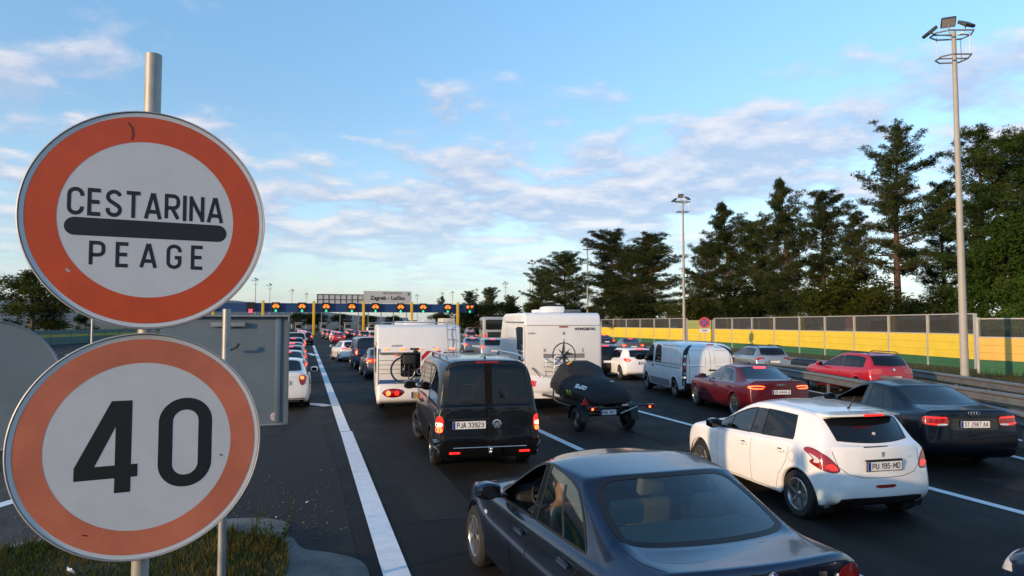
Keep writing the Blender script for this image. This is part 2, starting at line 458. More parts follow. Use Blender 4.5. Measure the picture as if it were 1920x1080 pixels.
# ------------------------------------------------------------------ vehicles: a control cage, subdivided, then split into parts
BASE = dict(L=4.5, W=1.8, gc=.18, xr=1.0, xf=3.76, R=.32, Ra=.385,
            z2=.40, z3=.62, shr=.90, shf=.84, bdz=.05,
            xA=3.15, xcw=3.45, zcw=1.0, zn=.70, xT=2.35, xTc=2.45, zT=1.33,
            xB1=2.08, xB2=1.98, xD5=1.25, xD6=1.55, xR5=1.0, xR=1.45, xRc=1.38, zR=1.36, zP=1.41,
            xG=.68, xGc=.55, zG=1.06, xE=.06, zE=1.05, wG=.62, deckdrop=.0,
            wb=.80, wt=.60, wr=.55, rt=.90, ft=.82, rcap=(.22, .12, .09, .12, .14), bulge=.09, fbulge=.20,
            quarter=False, sidewin=(1, 1, 1, 1), rearwin=True, pillar=True, cre=.45, deckcre=.35, level=2, rearw=None)
def car_cage(S):
    L, hw = S['L'], S['W'] / 2
    gc = S['gc']
    taper = [(0, S['rt']), (.35, lerp(S['rt'], 1, .62)), (.95, .995), (L * .5, 1.0), (L - 1.1, .985), (L - .45, .93), (L, S['ft'])]
    tp = lambda x: interp(taper, x)
    shz = lambda x: lerp(S['shr'], S['shf'], max(0, min(1, (x - .1) / (S['xA'] + .1))))
    blz = lambda x: shz(x) + S['bdz']
    wrow = [hw * .84, hw * .955, hw * .985, hw, hw * .975]
    wb, wt, wr = S['wb'], S['wt'], S['wr']
    xf, xr, Ra = S['xf'], S['xr'], S['Ra']
    roofz = lambda x: interp([(S['xRc'], S['zR']), ((S['xR'] + S['xT']) / 2, S['zP']), (S['xT'], S['zT'] + .03)], x)
    wtz = S.get('wtop', .075)
    xs = [L - .24, xf + Ra * 1.12, xf, xf - Ra * 1.12, S['xA'], (S['xA'] + S['xB1']) / 2 - .05, S['xB1'], S['xB2'],
          None, None, None, None, S['rcap'][2]]
    x8 = max(S['xD5'], xr + Ra * .9) if xr + Ra * .9 < S['xB2'] - .12 else S['xD5']
    xs[8] = x8
    xs[12] = S['rcap'][3] + .0
    xs[9] = lerp(x8, xs[12], .36); xs[10] = lerp(x8, xs[12], .66); xs[11] = lerp(x8, xs[12], .86)
    if xs[4] > xs[3] - .05: xs[4] = xs[3] - .12
    P = []
    for i in range(13):
        x = xs[i]
        zl = [gc, gc + .05, S['z2'], S['z3'], shz(x)]
        wl_ = [w * tp(x) for w in wrow]
        col = [(x, w, z) for w, z in zip(wl_, zl)]
        if i <= 3:      # bonnet
            f = (x - S['xcw']) / (L - .1 - S['xcw'])
            hz = lerp(S['zcw'], S['zn'], max(0, min(1, f)) ** 1.5)
            nose = .10 if i == 0 else 0
            if i == 0:
                for r_ in range(5):
                    col[r_] = (x - (.10 if r_ == 0 else 0), wl_[r_], [gc, gc + .05, .36, .52, S['zn'] - .06][r_])
            ez = col[4][2]
            w5 = wl_[4]
            col += [(x + nose * .25, w5 * .90, lerp(ez, hz, .5)), (x + nose * .55, w5 * .72, lerp(ez, hz, .85)), (x + nose * .8, w5 * .52, hz),
                    (x + nose, w5 * .28, hz + .015), (x + nose * 1.1, 0, hz + .02)]
        elif i == 4:
            zb = blz(S['xA'])
            xA = S['xA']
            col[4] = (xA + .02, wl_[4], shz(xA))
            col += [(xA, wb, zb), (xA + .03, wb - .02, zb + .025), (xA + .07, wb - .075, zb + .03),
                    (lerp(xA, S['xcw'], .75), wb * .55, S['zcw']), (S['xcw'], 0, S['zcw'] + .01)]
        elif i == 5:
            zT = S['zT']
            col += [(x, lerp(wb, wb, 1) + .003, blz(x)), (S['xT'], wt, zT - wtz + .02), (S['xT'] + .03, wt - .05, zT - .02),
                    (lerp(S['xT'], S['xTc'], .8), wt * .5, zT + .02), (S['xTc'], 0, zT + .03)]
        elif i in (6, 7, 8):
            x5 = S['xD5'] if i == 8 else x
            x6 = S['xD6'] if i == 8 else x - .06
            z7 = roofz(x6)
            w6 = lerp(wt, wr, max(0, min(1, (S['xT'] - x6) / max(.1, S['xT'] - S['xR'])))) + (.008 if i < 8 else 0)
            zb = blz(x5) + (S.get('kink', 0) if i == 8 else 0)
            col += [(x5, wb + .004, zb), (x6, w6, z7 - wtz), (x6, w6 - .045, z7 - .035),
                    (x6, w6 * .52, z7 - .005), (x6, 0, z7)]
        elif i == 9:
            z = S['zR']
            col += [(S['xR5'], (wb - .005) * lerp(1, tp(S['xR5']), .6), blz(S['xR5'])), (S['xR'] + .04, wr + .005, z - wtz), (S['xR'], wr - .045, z - .035),
                    (lerp(S['xR'], S['xRc'], .75), wr * .52, z - .004), (S['xRc'], 0, z)]
        elif i == 10:
            zG = S['zG']; wG = S['wG']; xG = S['xG']
            w5 = max(wG + .06, min(wb * tp(xG + .2), wl_[4] - .02))
            col += [(xG + .03, w5, min(blz(xG), zG) - .005), (xG + .02, lerp(w5, wG, .45), lerp(blz(xG), zG, .7)), (xG, wG, zG),
                    (lerp(xG, S['xGc'], .75), wG * .52, zG + S.get('gcam', 0) * .7), (S['xGc'], 0, zG + S.get('gcam', 0))]
        else:
            t_ = .5 if i == 11 else 1.
            zE = lerp(S['zG'], S['zE'], t_)
            wG = S['wG']
            w4 = wl_[4]
            xc = lerp(S['xGc'], S['xE'], t_)
            xs_ = lerp(S['xG'], S['rcap'][4], t_)
            if i == 12:
                for r_ in range(5):
                    col[r_] = (S['rcap'][r_], wl_[r_] * (.97 if r_ == 0 else 1), [gc + .04, gc + .09, S['z2'], S['z3'], S.get('capz', S['zE'] - .10)][r_])
                w4 = col[4][1]
            zz4 = col[4][2]
            ew = S.get('ew', wG)
            w7 = lerp(wG, min(ew, w4 * .86), t_)
            col += [(lerp(xs_, xs_, 1), lerp(w4, w7, .35), lerp(zz4, zE, .55)), (lerp(xs_, xc, .12), lerp(w4, w7, .68), lerp(zz4, zE, .88)), (lerp(xs_, xc, .4), w7, zE),
                    (lerp(xs_, xc, .82), w7 * .52, zE + .005), (xc, 0, zE + .008)]
        P.append(col)
    return P
PART_IDS = ['body', 'windscreen', 'rear_window', 'side_window', 'pillar_trim', 'bumper']
def car_shell(S):
    """returns dict part -> list of (verts, faces) plus a BVH of the whole skin"""
    P = car_cage(S)
    bm = bmesh.new()
    cre = bm.edges.layers.float.new('crease_edge')
    V = {}
    def vert(i, j, s):
        if j == 9: s = 1
        k = (i, j, s)
        if k not in V:
            x, y, z = P[i][j]
            V[k] = bm.verts.new((x, y * s, z))
        return V[k]
    keys = ['body']
    def mid(name):
        if name not in keys: keys.append(name)
        return keys.index(name)
    sw = S['sidewin']
    for i in range(12):
        for j in range(9):
            for s in (1, -1):
                q = [vert(i, j, s), vert(i + 1, j, s), vert(i + 1, j + 1, s), vert(i, j + 1, s)]
                if s < 0: q.reverse()
                try: f = bm.faces.new(q)
                except ValueError: continue
                nm = 'body'
                sd = 'L' if s > 0 else 'R'
                if j == 5:
                    if i in (4, 5) and sw[0]: nm = 'side_window:' + sd + '0'
                    elif i == 7 and sw[2]: nm = 'side_window:' + sd + '1'
                    elif i == 8 and S['quarter']: nm = 'side_window:' + sd + '2'
                    elif i == 6 and S['pillar']: nm = 'pillar_trim:' + sd
                elif j in (7, 8):
                    if i == 4: nm = 'windscreen'
                    elif i == 9 and S['rearwin']: nm = 'rear_window'
                f.material_index = mid(nm)
    # end caps
    def cap(i, xb, sgn):
        Q = {}
        yt = P[i][4][1]
        def cv(r_, k, s):
            if k == 0: return vert(i, r_, s)
            if r_ == 4: return vert(i, 4 + k, s)
            if k == 5: s = 1
            if (r_, k, s) not in Q:
                x, y, z = P[i][r_]
                fr = P[i][4 + k][1] / yt
                xx = x + sgn * xb[r_] * (1 - fr ** 2.2)
                zadd = S.get('capsag', 0) * (1 - fr ** 2) if r_ in (2, 3) and sgn < 0 else 0
                Q[(r_, k, s)] = bm.verts.new((xx, y * fr * s, z + zadd))
            return Q[(r_, k, s)]
        for r_ in range(4):
            for k in range(5):
                for s in (1, -1):
                    q = [cv(r_, k, s), cv(r_ + 1, k, s), cv(r_ + 1, k + 1, s), cv(r_, k + 1, s)]
                    if (s < 0) != (sgn > 0): q.reverse()
                    f = bm.faces.new(q)
                    f.material_index = 0
    b = S['bulge']
    cap(12, [b * .8, b, b * 1.05, b, b], -1)
    fb = S['fbulge']
    cap(0, [fb * .9, fb, fb, fb * .95, fb * .8], 1)
    bm.verts.ensure_lookup_table()
    for e in bm.edges:
        lf = e.link_faces
        if len(lf) == 2 and lf[0].material_index != lf[1].material_index:
            e[cre] = S['cre']
        elif len(lf) < 2:
            e[cre] = 1.0
    def ce(a, b_, val):
        if a in V and b_ in V:
            e = bm.edges.get((V[a], V[b_]))
            if e: e[cre] = max(e[cre], val)
    for s in (1, -1):
        for j in range(4, 9):
            ce((12, j, s), (12, j + 1, s if j + 1 < 9 else 1), S['deckcre'])
            ce((10, j, s), (10, j + 1, s if j + 1 < 9 else 1), .25)
        for i in range(12):
            ce((i, 1, s), (i + 1, 1, s), .5)
            if 4 <= i < 10: ce((i, 5, s), (i + 1, 5, s), .5)
            if i < 12: ce((i, 3, s), (i + 1, 3, s), S.get('char', .22))
            if i < 4 or i > 8: ce((i, 4, s), (i + 1, 4, s), S.get('shcre', .15))
        for r_ in range(4):
            ce((12, r_, s), (12, r_ + 1, s), S.get('cornercre', .0))
    bmesh.ops.recalc_face_normals(bm, faces=bm.faces)
    me = bpy.data.meshes.new('cage'); bm.to_mesh(me); bm.free()
    for _ in keys: me.materials.append(None)
    ob = bpy.data.objects.new('cage', me); C.objects.link(ob)
    md = ob.modifiers.new('s', 'SUBSURF'); md.levels = S['level']; md.render_levels = S['level']
    dg = bpy.context.evaluated_depsgraph_get()
    me2 = bpy.data.meshes.new_from_object(ob.evaluated_get(dg))
    bpy.data.objects.remove(ob); bpy.data.meshes.remove(me)
    vs_ = [v.co.copy() for v in me2.vertices]
    fs = [(tuple(p.vertices), p.material_index) for p in me2.polygons]
    bpy.data.meshes.remove(me2)
    bvh = BVHTree.FromPolygons(vs_, [f for f, _ in fs])
    # wheel arches
    inside = set()
    hw = S['W'] / 2
    for k, v in enumerate(vs_):
        for xw in (S['xr'], S['xf']):
            if abs(v.y) > hw * .55 and (v.x - xw) ** 2 + (v.z - S['R']) ** 2 < S['Ra'] ** 2: inside.add(k)
    keep = [(f, m_) for f, m_ in fs if not all(i in inside for i in f)]
    for k in inside:
        v = vs_[k]
        xw = min((S['xr'], S['xf']), key=lambda q: abs(v.x - q))
        d = Vector((v.x - xw, v.z - S['R']))
        if d.length < 1e-4: d = Vector((0, 1))
        d = d.normalized() * S['Ra']
        v.x = xw + d.x; v.z = S['R'] + d.y
    parts = {}
    for f, m_ in keep: parts.setdefault(keys[m_], []).append(f)
    return vs_, parts, bvh
def sub_mesh(vs_, faces, name, m, parent, off=0.):
    idx = {}; nv = []; nf = []
    for f in faces:
        q = []
        for i in f:
            if i not in idx:
                idx[i] = len(nv); nv.append(tuple(vs_[i]))
            q.append(idx[i])
        nf.append(tuple(q))
    me = bpy.data.meshes.new(name)
    me.from_pydata(nv, [], nf)
    me.materials.append(m)
    me.shade_smooth()
    o = bpy.data.objects.new(name, me); C.objects.link(o); o.parent = parent
    return o
def seal_ribbon(vs_, faces, wi, wo, off):
    """a narrow strip that follows the edge of a set of faces"""
    cnt = {}
    cen = {}
    nrm = {}
    for f in faces:
        c = sum((vs_[i] for i in f), Vector()) / len(f)
        n = (vs_[f[1]] - vs_[f[0]]).cross(vs_[f[2]] - vs_[f[0]])
        if n.length > 0: n.normalize()
        for a, b in zip(f, f[1:] + f[:1]):
            cnt.setdefault(frozenset((a, b)), []).append((a, b, c, n))
    be = [v[0] for v in cnt.values() if len(v) == 1]
    acc = {}
    for a, b, c, n in be:
        d = (vs_[b] - vs_[a])
        if d.length < 1e-6: continue
        inw = n.cross(d).normalized()
        if inw.dot(c - vs_[a]) < 0: inw = -inw
        for i in (a, b):
            t = acc.setdefault(i, [Vector(), Vector()])
            t[0] += inw; t[1] += n
    mb = MB()
    idx = {}
    for i, (inw, n) in acc.items():
        n = n.normalized(); inw = inw.normalized()
        idx[i] = len(mb.v)
        mb.v += [tuple(vs_[i] - inw * wo + n * off), tuple(vs_[i] + inw * wi + n * off)]
    for a, b, c, n in be:
        if a in idx and b in idx:
            mb.f.append((idx[a], idx[b], idx[b] + 1, idx[a] + 1))
    return mb
def cast(bvh, o, d):
    h = bvh.ray_cast(Vector(o), Vector(d))
    return (h[0], h[1]) if h[0] is not None else None
def project_patch(bvh, poly, frame, off=.006, thick=.02, res=.06):
    """a curved panel: 2D outline laid on the vehicle skin along a direction. frame = (origin, u, v, dir)"""
    o, u, v, d = (Vector(a) for a in frame)
    pts = []
    n = len(poly)
    for a, b in zip(poly, poly[1:] + poly[:1]):
        k = max(1, int(math.dist(a, b) / res))
        for q in range(k): pts.append(Vector((lerp(a[0], b[0], q / k), lerp(a[1], b[1], q / k))))
    nb = len(pts)
    def inside(x, y):
        c = False
        for a, b in zip(poly, poly[1:] + poly[:1]):
            if (a[1] > y) != (b[1] > y) and x < (b[0] - a[0]) * (y - a[1]) / (b[1] - a[1]) + a[0]: c = not c
        return c
    x0, x1 = min(p[0] for p in poly), max(p[0] for p in poly)
    y0, y1 = min(p[1] for p in poly), max(p[1] for p in poly)
    gx = x0 + res / 2
    while gx < x1:
        gy = y0 + res / 2
        while gy < y1:
            if inside(gx, gy) and min((p - Vector((gx, gy))).length for p in pts[:nb]) > res * .35: pts.append(Vector((gx, gy)))
            gy += res
        gx += res
    cv, ce_, cf, *_ = delaunay_2d_cdt(pts, [(i, (i + 1) % nb) for i in range(nb)], [], 1, 1e-5)
    V3, NN = [], []
    last = None
    for p in cv:
        h = cast(bvh, o + u * p[0] + v * p[1], d)
        V3.append(h[0] if h else None); NN.append(h[1] if h else None)
    for i, p in enumerate(cv):
        if V3[i] is None:
            j = min((k for k in range(len(cv)) if V3[k] is not None), key=lambda k: (cv[k] - p).length, default=None)
            if j is None: return None
            q = o + u * p[0] + v * p[1]
            h = bvh.find_nearest(q + d * ((V3[j] - q).dot(d)))
            V3[i], NN[i] = h[0], h[1]
    NN = [(-n_ if n_.dot(d) > .3 else n_) for n_ in NN]
    mb = MB()
    m_ = len(V3)
    mb.v = [tuple(a + b * off) for a, b in zip(V3, NN)]
    mb.f = [tuple(f) for f in cf]
    ec = {}
    for f in cf:
        for a, b in zip(f, list(f[1:]) + [f[0]]):
            ec.setdefault(frozenset((a, b)), []).append((a, b))
    be = [v_[0] for v_ in ec.values() if len(v_) == 1]
    bi = {}
    for a, b in be:
        for i in (a, b):
            if i not in bi:
                bi[i] = len(mb.v); mb.v.append(tuple(V3[i] - NN[i] * thick))
        mb.f.append((b, a, bi[a], bi[b]))
    return mb
def frame_rear(yaw=0.):
    # looking forward (+x) from behind; u = to the left (+y); yaw turns the view so that the corner is seen
    d = Vector((math.cos(yaw), math.sin(yaw), 0))
    u = Vector((-math.sin(yaw), math.cos(yaw), 0))
    return (-d * 3, u, Vector((0, 0, 1)), d)
def frame_side(s):
    return (Vector((0, 3 * s, 0)), Vector((1, 0, 0)), Vector((0, 0, 1)), Vector((0, -s, 0)))
def frame_top():
    return (Vector((0, 0, 4)), Vector((1, 0, 0)), Vector((0, 1, 0)), Vector((0, 0, -1)))
def seam(bvh, pts, frame, w=.006, off=.0015, step=.06, mb=None):
    o, u, v, d = (Vector(a) for a in frame)
    dense = []
    for a, b in zip(pts, pts[1:]):
        k = max(1, int(math.dist(a, b) / step))
        for q in range(k): dense.append((lerp(a[0], b[0], q / k), lerp(a[1], b[1], q / k)))
    dense.append(pts[-1])
    P3 = []
    for p in dense:
        h = cast(bvh, o + u * p[0] + v * p[1], d)
        if h:
            n = h[1] if h[1].dot(d) < 0 else -h[1]
            P3.append((h[0] + n * off, n))
    mb = mb or MB()
    if len(P3) < 2: return mb
    o_ = len(mb.v)
    for i, (p, n) in enumerate(P3):
        t = (P3[min(i + 1, len(P3) - 1)][0] - P3[max(0, i - 1)][0]).normalized()
        sd_ = n.cross(t).normalized() * w / 2
        mb.v += [tuple(p + sd_), tuple(p - sd_)]
    for i in range(len(P3) - 1):
        a = o_ + 2 * i
        mb.f.append((a, a + 1, a + 3, a + 2))
    return mb
_wheel_cache = {}
def wheel(parent, x, y, r, w, side, rim=None, spokes=5, style='star', steer=0., rimr=.66):
    key = (round(r, 3), round(w, 3), spokes, style, rim.name if rim else '', round(rimr, 3))
    if key not in _wheel_cache:
        ri = r * rimr
        t = MB().lathe([(ri, -w * .46), (ri + .012, -w * .5), (r - .035, -w * .5), (r - .008, -w * .40), (r, -w * .25), (r, w * .25), (r - .008, w * .40), (r - .035, w * .5), (ri + .012, w * .5), (ri, w * .46)], 32, 'Y')
        to = t.build('wheel', M_tyre, smooth='auto')
        k = MB()
        k.lathe([(ri, w * .47), (ri - .012, w * .49), (ri - .022, w * .44), (ri - .03, w * .1), (ri - .03, -w * .4)], 32, 'Y')
        k.lathe([(0.001, -w * .05), (ri - .03, -w * .05)], 20, 'Y')       # drum behind the spokes
        k.lathe([(.001, w * .40), (r * .12, w * .39), (r * .17, w * .33), (r * .17, w * .2)], 16, 'Y')
        if style == 'steel':
            k.lathe([(r * .15, w * .30), (r * .3, w * .36), (r * .42, w * .22), (ri - .02, w * .30)], 28, 'Y')
        else:
            for q in range(spokes):
                a = 2 * PI * q / spokes + .3
                c_, s_ = math.cos(a), math.sin(a)
                def pt(rad, tang, h): return (c_ * rad - s_ * tang, h, s_ * rad + c_ * tang)
                wi, wo = (r * .085, r * .115) if style == 'star' else (r * .045, r * .05)
                off = 0 if style != 'twist' else r * .13
                k.add([pt(r * .12, wi, w * .41), pt(r * .12, -wi, w * .41), pt(ri - .015, -wo + off, w * .46), pt(ri - .015, wo + off, w * .46),
                       pt(r * .12, wi, w * .22), pt(r * .12, -wi, w * .22), pt(ri - .015, -wo + off, w * .30), pt(ri - .015, wo + off, w * .30)],
                      [(0, 1, 2, 3), (0, 3, 7, 4), (1, 5, 6, 2), (4, 7, 6, 5)])
        ko = k.build('rim', rim or M_rim, smooth='auto')
        _wheel_cache[key] = (to.data, ko.data)
        bpy.data.objects.remove(to); bpy.data.objects.remove(ko)
    td, kd = _wheel_cache[key]
    o = bpy.data.objects.new('wheel', td); C.objects.link(o); o.parent = parent
    o.location = (x, y, r)
    o.rotation_euler = (0, 0, (PI if side < 0 else 0) + steer)
    q = bpy.data.objects.new('rim', kd); C.objects.link(q); q.parent = o
    return o
def plate(parent, x, y, z, txt, w=.52, h=.115, tilt=0., m=None, rot=0., bold=.15):
    """number plate facing backwards (-x)"""
    p = bx('number_plate', (0, 0, 0), (.012, w, h), m or M_plate, parent)
    p.location = (x, y, z); p.rotation_euler = (0, tilt, rot)
    fr = MB()
    fr.box((.004, 0, h / 2 + .004), (.016, w + .02, .010)); fr.box((.004, 0, -h / 2 - .004), (.016, w + .02, .010))
    fr.box((.004, w / 2 + .005, 0), (.015, .010, h)); fr.box((.004, -w / 2 - .005, 0), (.015, .010, h))
    fr.build('plate_frame', M_plast, p)
    bx('euro_band', (-.0075, w / 2 - .022, 0), (.003, .04, h - .006), M_blue, p)
    if txt:
        M = Matrix(((0, 0, -1, -.0075), (-1, 0, 0, -.02), (0, 1, 0, 0), (0, 0, 0, 1)))
        lettering('plate_lettering', txt, h * .68, M, M_ink, p, sw=bold, width=w * .80)
    return p
def mirror(parent, x, y, z, s, m_body, scale=1.):
    k = MB()
    prof = []
    for a in range(7):
        t = a / 6
        rr = math.sin(PI * (.12 + .76 * t)) ** .5
        prof.append((t, rr))
    n = 12
    vs_ = []
    for t, rr in prof:
        for q in range(n):
            an = 2 * PI * q / n
            cx, cz = math.cos(an), math.sin(an)
            cx = math.copysign(abs(cx) ** .7, cx); cz = math.copysign(abs(cz) ** .7, cz)
            vs_.append(((cx * .065 * rr + (.03 if cx > 0 else 0) * rr) * scale, s * (t * .21 - .02) * scale, cz * .078 * rr * scale))
    fs = [(i * n + q, i * n + (q + 1) % n, (i + 1) * n + (q + 1) % n, (i + 1) * n + q) for i in range(6) for q in range(n)]
    fs += [tuple(range(n)), tuple(range(6 * n, 7 * n))]
    k.add(vs_, fs)
    o = k.build('door_mirror', m_body, parent, smooth='auto')
    o.location = (x, y, z)
    g = MB().prism(rrect(.15 * scale, .105 * scale, .04 * scale, 4, s * .085 * scale, 0), 'X', -.070 * scale, -.066 * scale).build('mirror_glass', M_gdark, o)  # dark glass stands in for the mirror's dark reflection
    bx('mirror_foot', (.0, -s * .045 * scale, -.05 * scale), (.06 * scale, .10 * scale, .03 * scale), M_plast, o, bevel=.008)
    return o
def make_car(name, label, S_, paint_m, loc, head, cat='car', group=None, glass_m=None, rear_glass=None, extras=None, wheels=True, interior=False, rim=None, spokes=5, style='star',
             seal_m=None, txt='', lit=0, detail=1, wheel_w=.215, plate_z=None, rimr=.68):
    S = dict(BASE); S.update(S_)
    S['level'] = {0: 1, 1: 2, 2: 3}[detail]
    root = thing(name, label, cat, (loc[0], loc[1], 0), PI / 2 + R(head), group)
    vs_, parts, bvh = car_shell(S)
    glass_m = glass_m or M_gdark
    body = None
    sl = MB()
    for k, faces in parts.items():
        base = k.split(':')[0]
        m = paint_m
        if base in ('windscreen', 'side_window'): m = glass_m
        if base == 'rear_window': m = rear_glass or glass_m
        if base == 'pillar_trim': m = M_gloss
        if base == 'bumper': m = M_plast
        o = sub_mesh(vs_, faces, base, m, root)
        if base == 'body': body = o
        if base in ('windscreen', 'rear_window', 'side_window') and detail >= 1:
            w = S.get('sealw', .016)
            mb = seal_ribbon(vs_, faces, w if base != 'rear_window' else S.get('rsealw', w), .006, .003)
            mb.build('window_seal', seal_m if (seal_m and base == 'side_window') else M_seal, o, smooth=True)
    hw = S['W'] / 2
    # dark wheel housings and floor
    wl_ = MB()
    for xw in (S['xr'], S['xf']):
        for s in (1, -1):
            n = 20
            ra = S['Ra'] + .004
            y1, y0 = s * (hw - .035), s * (hw - .34)
            vv = []
            for q in range(n + 1):
                a = -.5 + (PI + 1.0) * q / n
                vv += [(xw + ra * math.cos(a), y1 if 0 else s * (hw - .05), S['R'] + ra * math.sin(a)), (xw + ra * math.cos(a), y0, S['R'] + ra * math.sin(a))]
            ff = [(2 * q, 2 * q + 1, 2 * q + 3, 2 * q + 2) for q in range(n)]
            c_ = len(vv); vv.append((xw, y0, S['R']))
            ff += [(2 * q + 1, c_, 2 * q + 3) for q in range(n)]
            wl_.add(vv, ff)
    wl_.box((S['L'] / 2, 0, S['gc'] + .10), (S['L'] - .75, S['W'] * .60, .05))
    wl_.build('underbody', M_plast, root)
    if detail >= 1:
        # rolled wheel-arch lips
        for xw in (S['xr'], S['xf']):
            for s in (1, -1):
                pr = None
                lip = MB()
                for q in range(25):
                    a = -.10 + (PI + .20) * q / 24
                    cx, cz = xw + (S['Ra'] + .012) * math.cos(a), S['R'] + (S['Ra'] + .012) * math.sin(a)
                    h = cast(bvh, (cx, 3 * s, cz), (0, -s, 0))
                    if not h or cz < S['gc'] + .04: pr = None; continue
                    ci, cj = xw + (S['Ra'] - .014) * math.cos(a), S['R'] + (S['Ra'] - .014) * math.sin(a)
                    co, cp = xw + (S['Ra'] + .03) * math.cos(a), S['R'] + (S['Ra'] + .03) * math.sin(a)
                    h2 = cast(bvh, (co, 3 * s, cp), (0, -s, 0)) or h
                    cur = len(lip.v)
                    lip.v += [(co, h2[0].y + s * .001, cp), (cx, h[0].y + s * .008, cz), (ci, h[0].y + s * .005, cj), (ci, h[0].y - s * .05, cj)]
                    if pr is not None:
                        lip.f += [(pr + t, pr + t + 1, cur + t + 1, cur + t) for t in range(3)]
                    pr = cur
                if lip.f: lip.build('wheel_arch_lip', paint_m, root, smooth=True)
    if wheels:
        ty = hw - wheel_w / 2 - .025
        for xw in (S['xr'], S['xf']):
            for s in (1, -1):
                wheel(root, xw, s * ty, S['R'], wheel_w, s, rim, spokes, style, steer=S.get('steer', 0.) if xw == S['xf'] else 0., rimr=rimr)
    ctx = dict(root=root, S=S, bvh=bvh, vs=vs_, parts=parts, paint=paint_m, body=body)
    if extras: extras(ctx)
    return ctx
def patch(ctx, name, poly, frame, m, off=.006, thick=.02, res=.05, parent=None):
    mb = project_patch(ctx['bvh'], poly, frame, off, thick, res)
    if mb is None: return None
    return mb.build(name, m, parent or ctx['root'], smooth='auto')
def seams(ctx, lines, w=.006, name='panel_gap'):
    for fr, pts in lines:
        mb = seam(ctx['bvh'], pts, fr, w)
        if mb.f: mb.build(name, M_seal, ctx['root'])
def mir(poly): return [(-a, b) for a, b in poly][::-1]
def surf(ctx, y, z, fr=None):
    """point on the rear face at lateral y and height z"""
    h = cast(ctx['bvh'], (-3, y, z), (1, 0, 0))
    return h if h else (Vector((0, y, z)), Vector((-1, 0, 0)))
# ------------------------------------------------------------------ where a spot of the photo lies in the place
_fw = Vector((math.sin(YAW) * math.cos(PITCH), math.cos(YAW) * math.cos(PITCH), math.sin(PITCH)))
_rt = Vector((math.cos(YAW), -math.sin(YAW), 0)); _up = _rt.cross(_fw)
def ray(px, py): return _fw + _rt * ((px - 960) / 1300) - _up * ((py - 540) / 1300)
def gp(px, py, z=0.):
    d = ray(px, py); return Vector((0, 0, CAM_H)) + d * ((z - CAM_H) / d.z)
def at(px, py, depth): return Vector((0, 0, CAM_H)) + ray(px, py) * depth
def hz_at(px, depth):
    p = at(px, 606, depth); return Vector((p.x, p.y, 0))
STR = dict(kind='structure')
def sheet(name, poly, z, m, kind='structure', label=None):
    o = MB().add([(p[0], p[1], z) for p in poly], [tuple(range(len(poly)))]).build(name, m)
    o['kind'] = kind
    return o

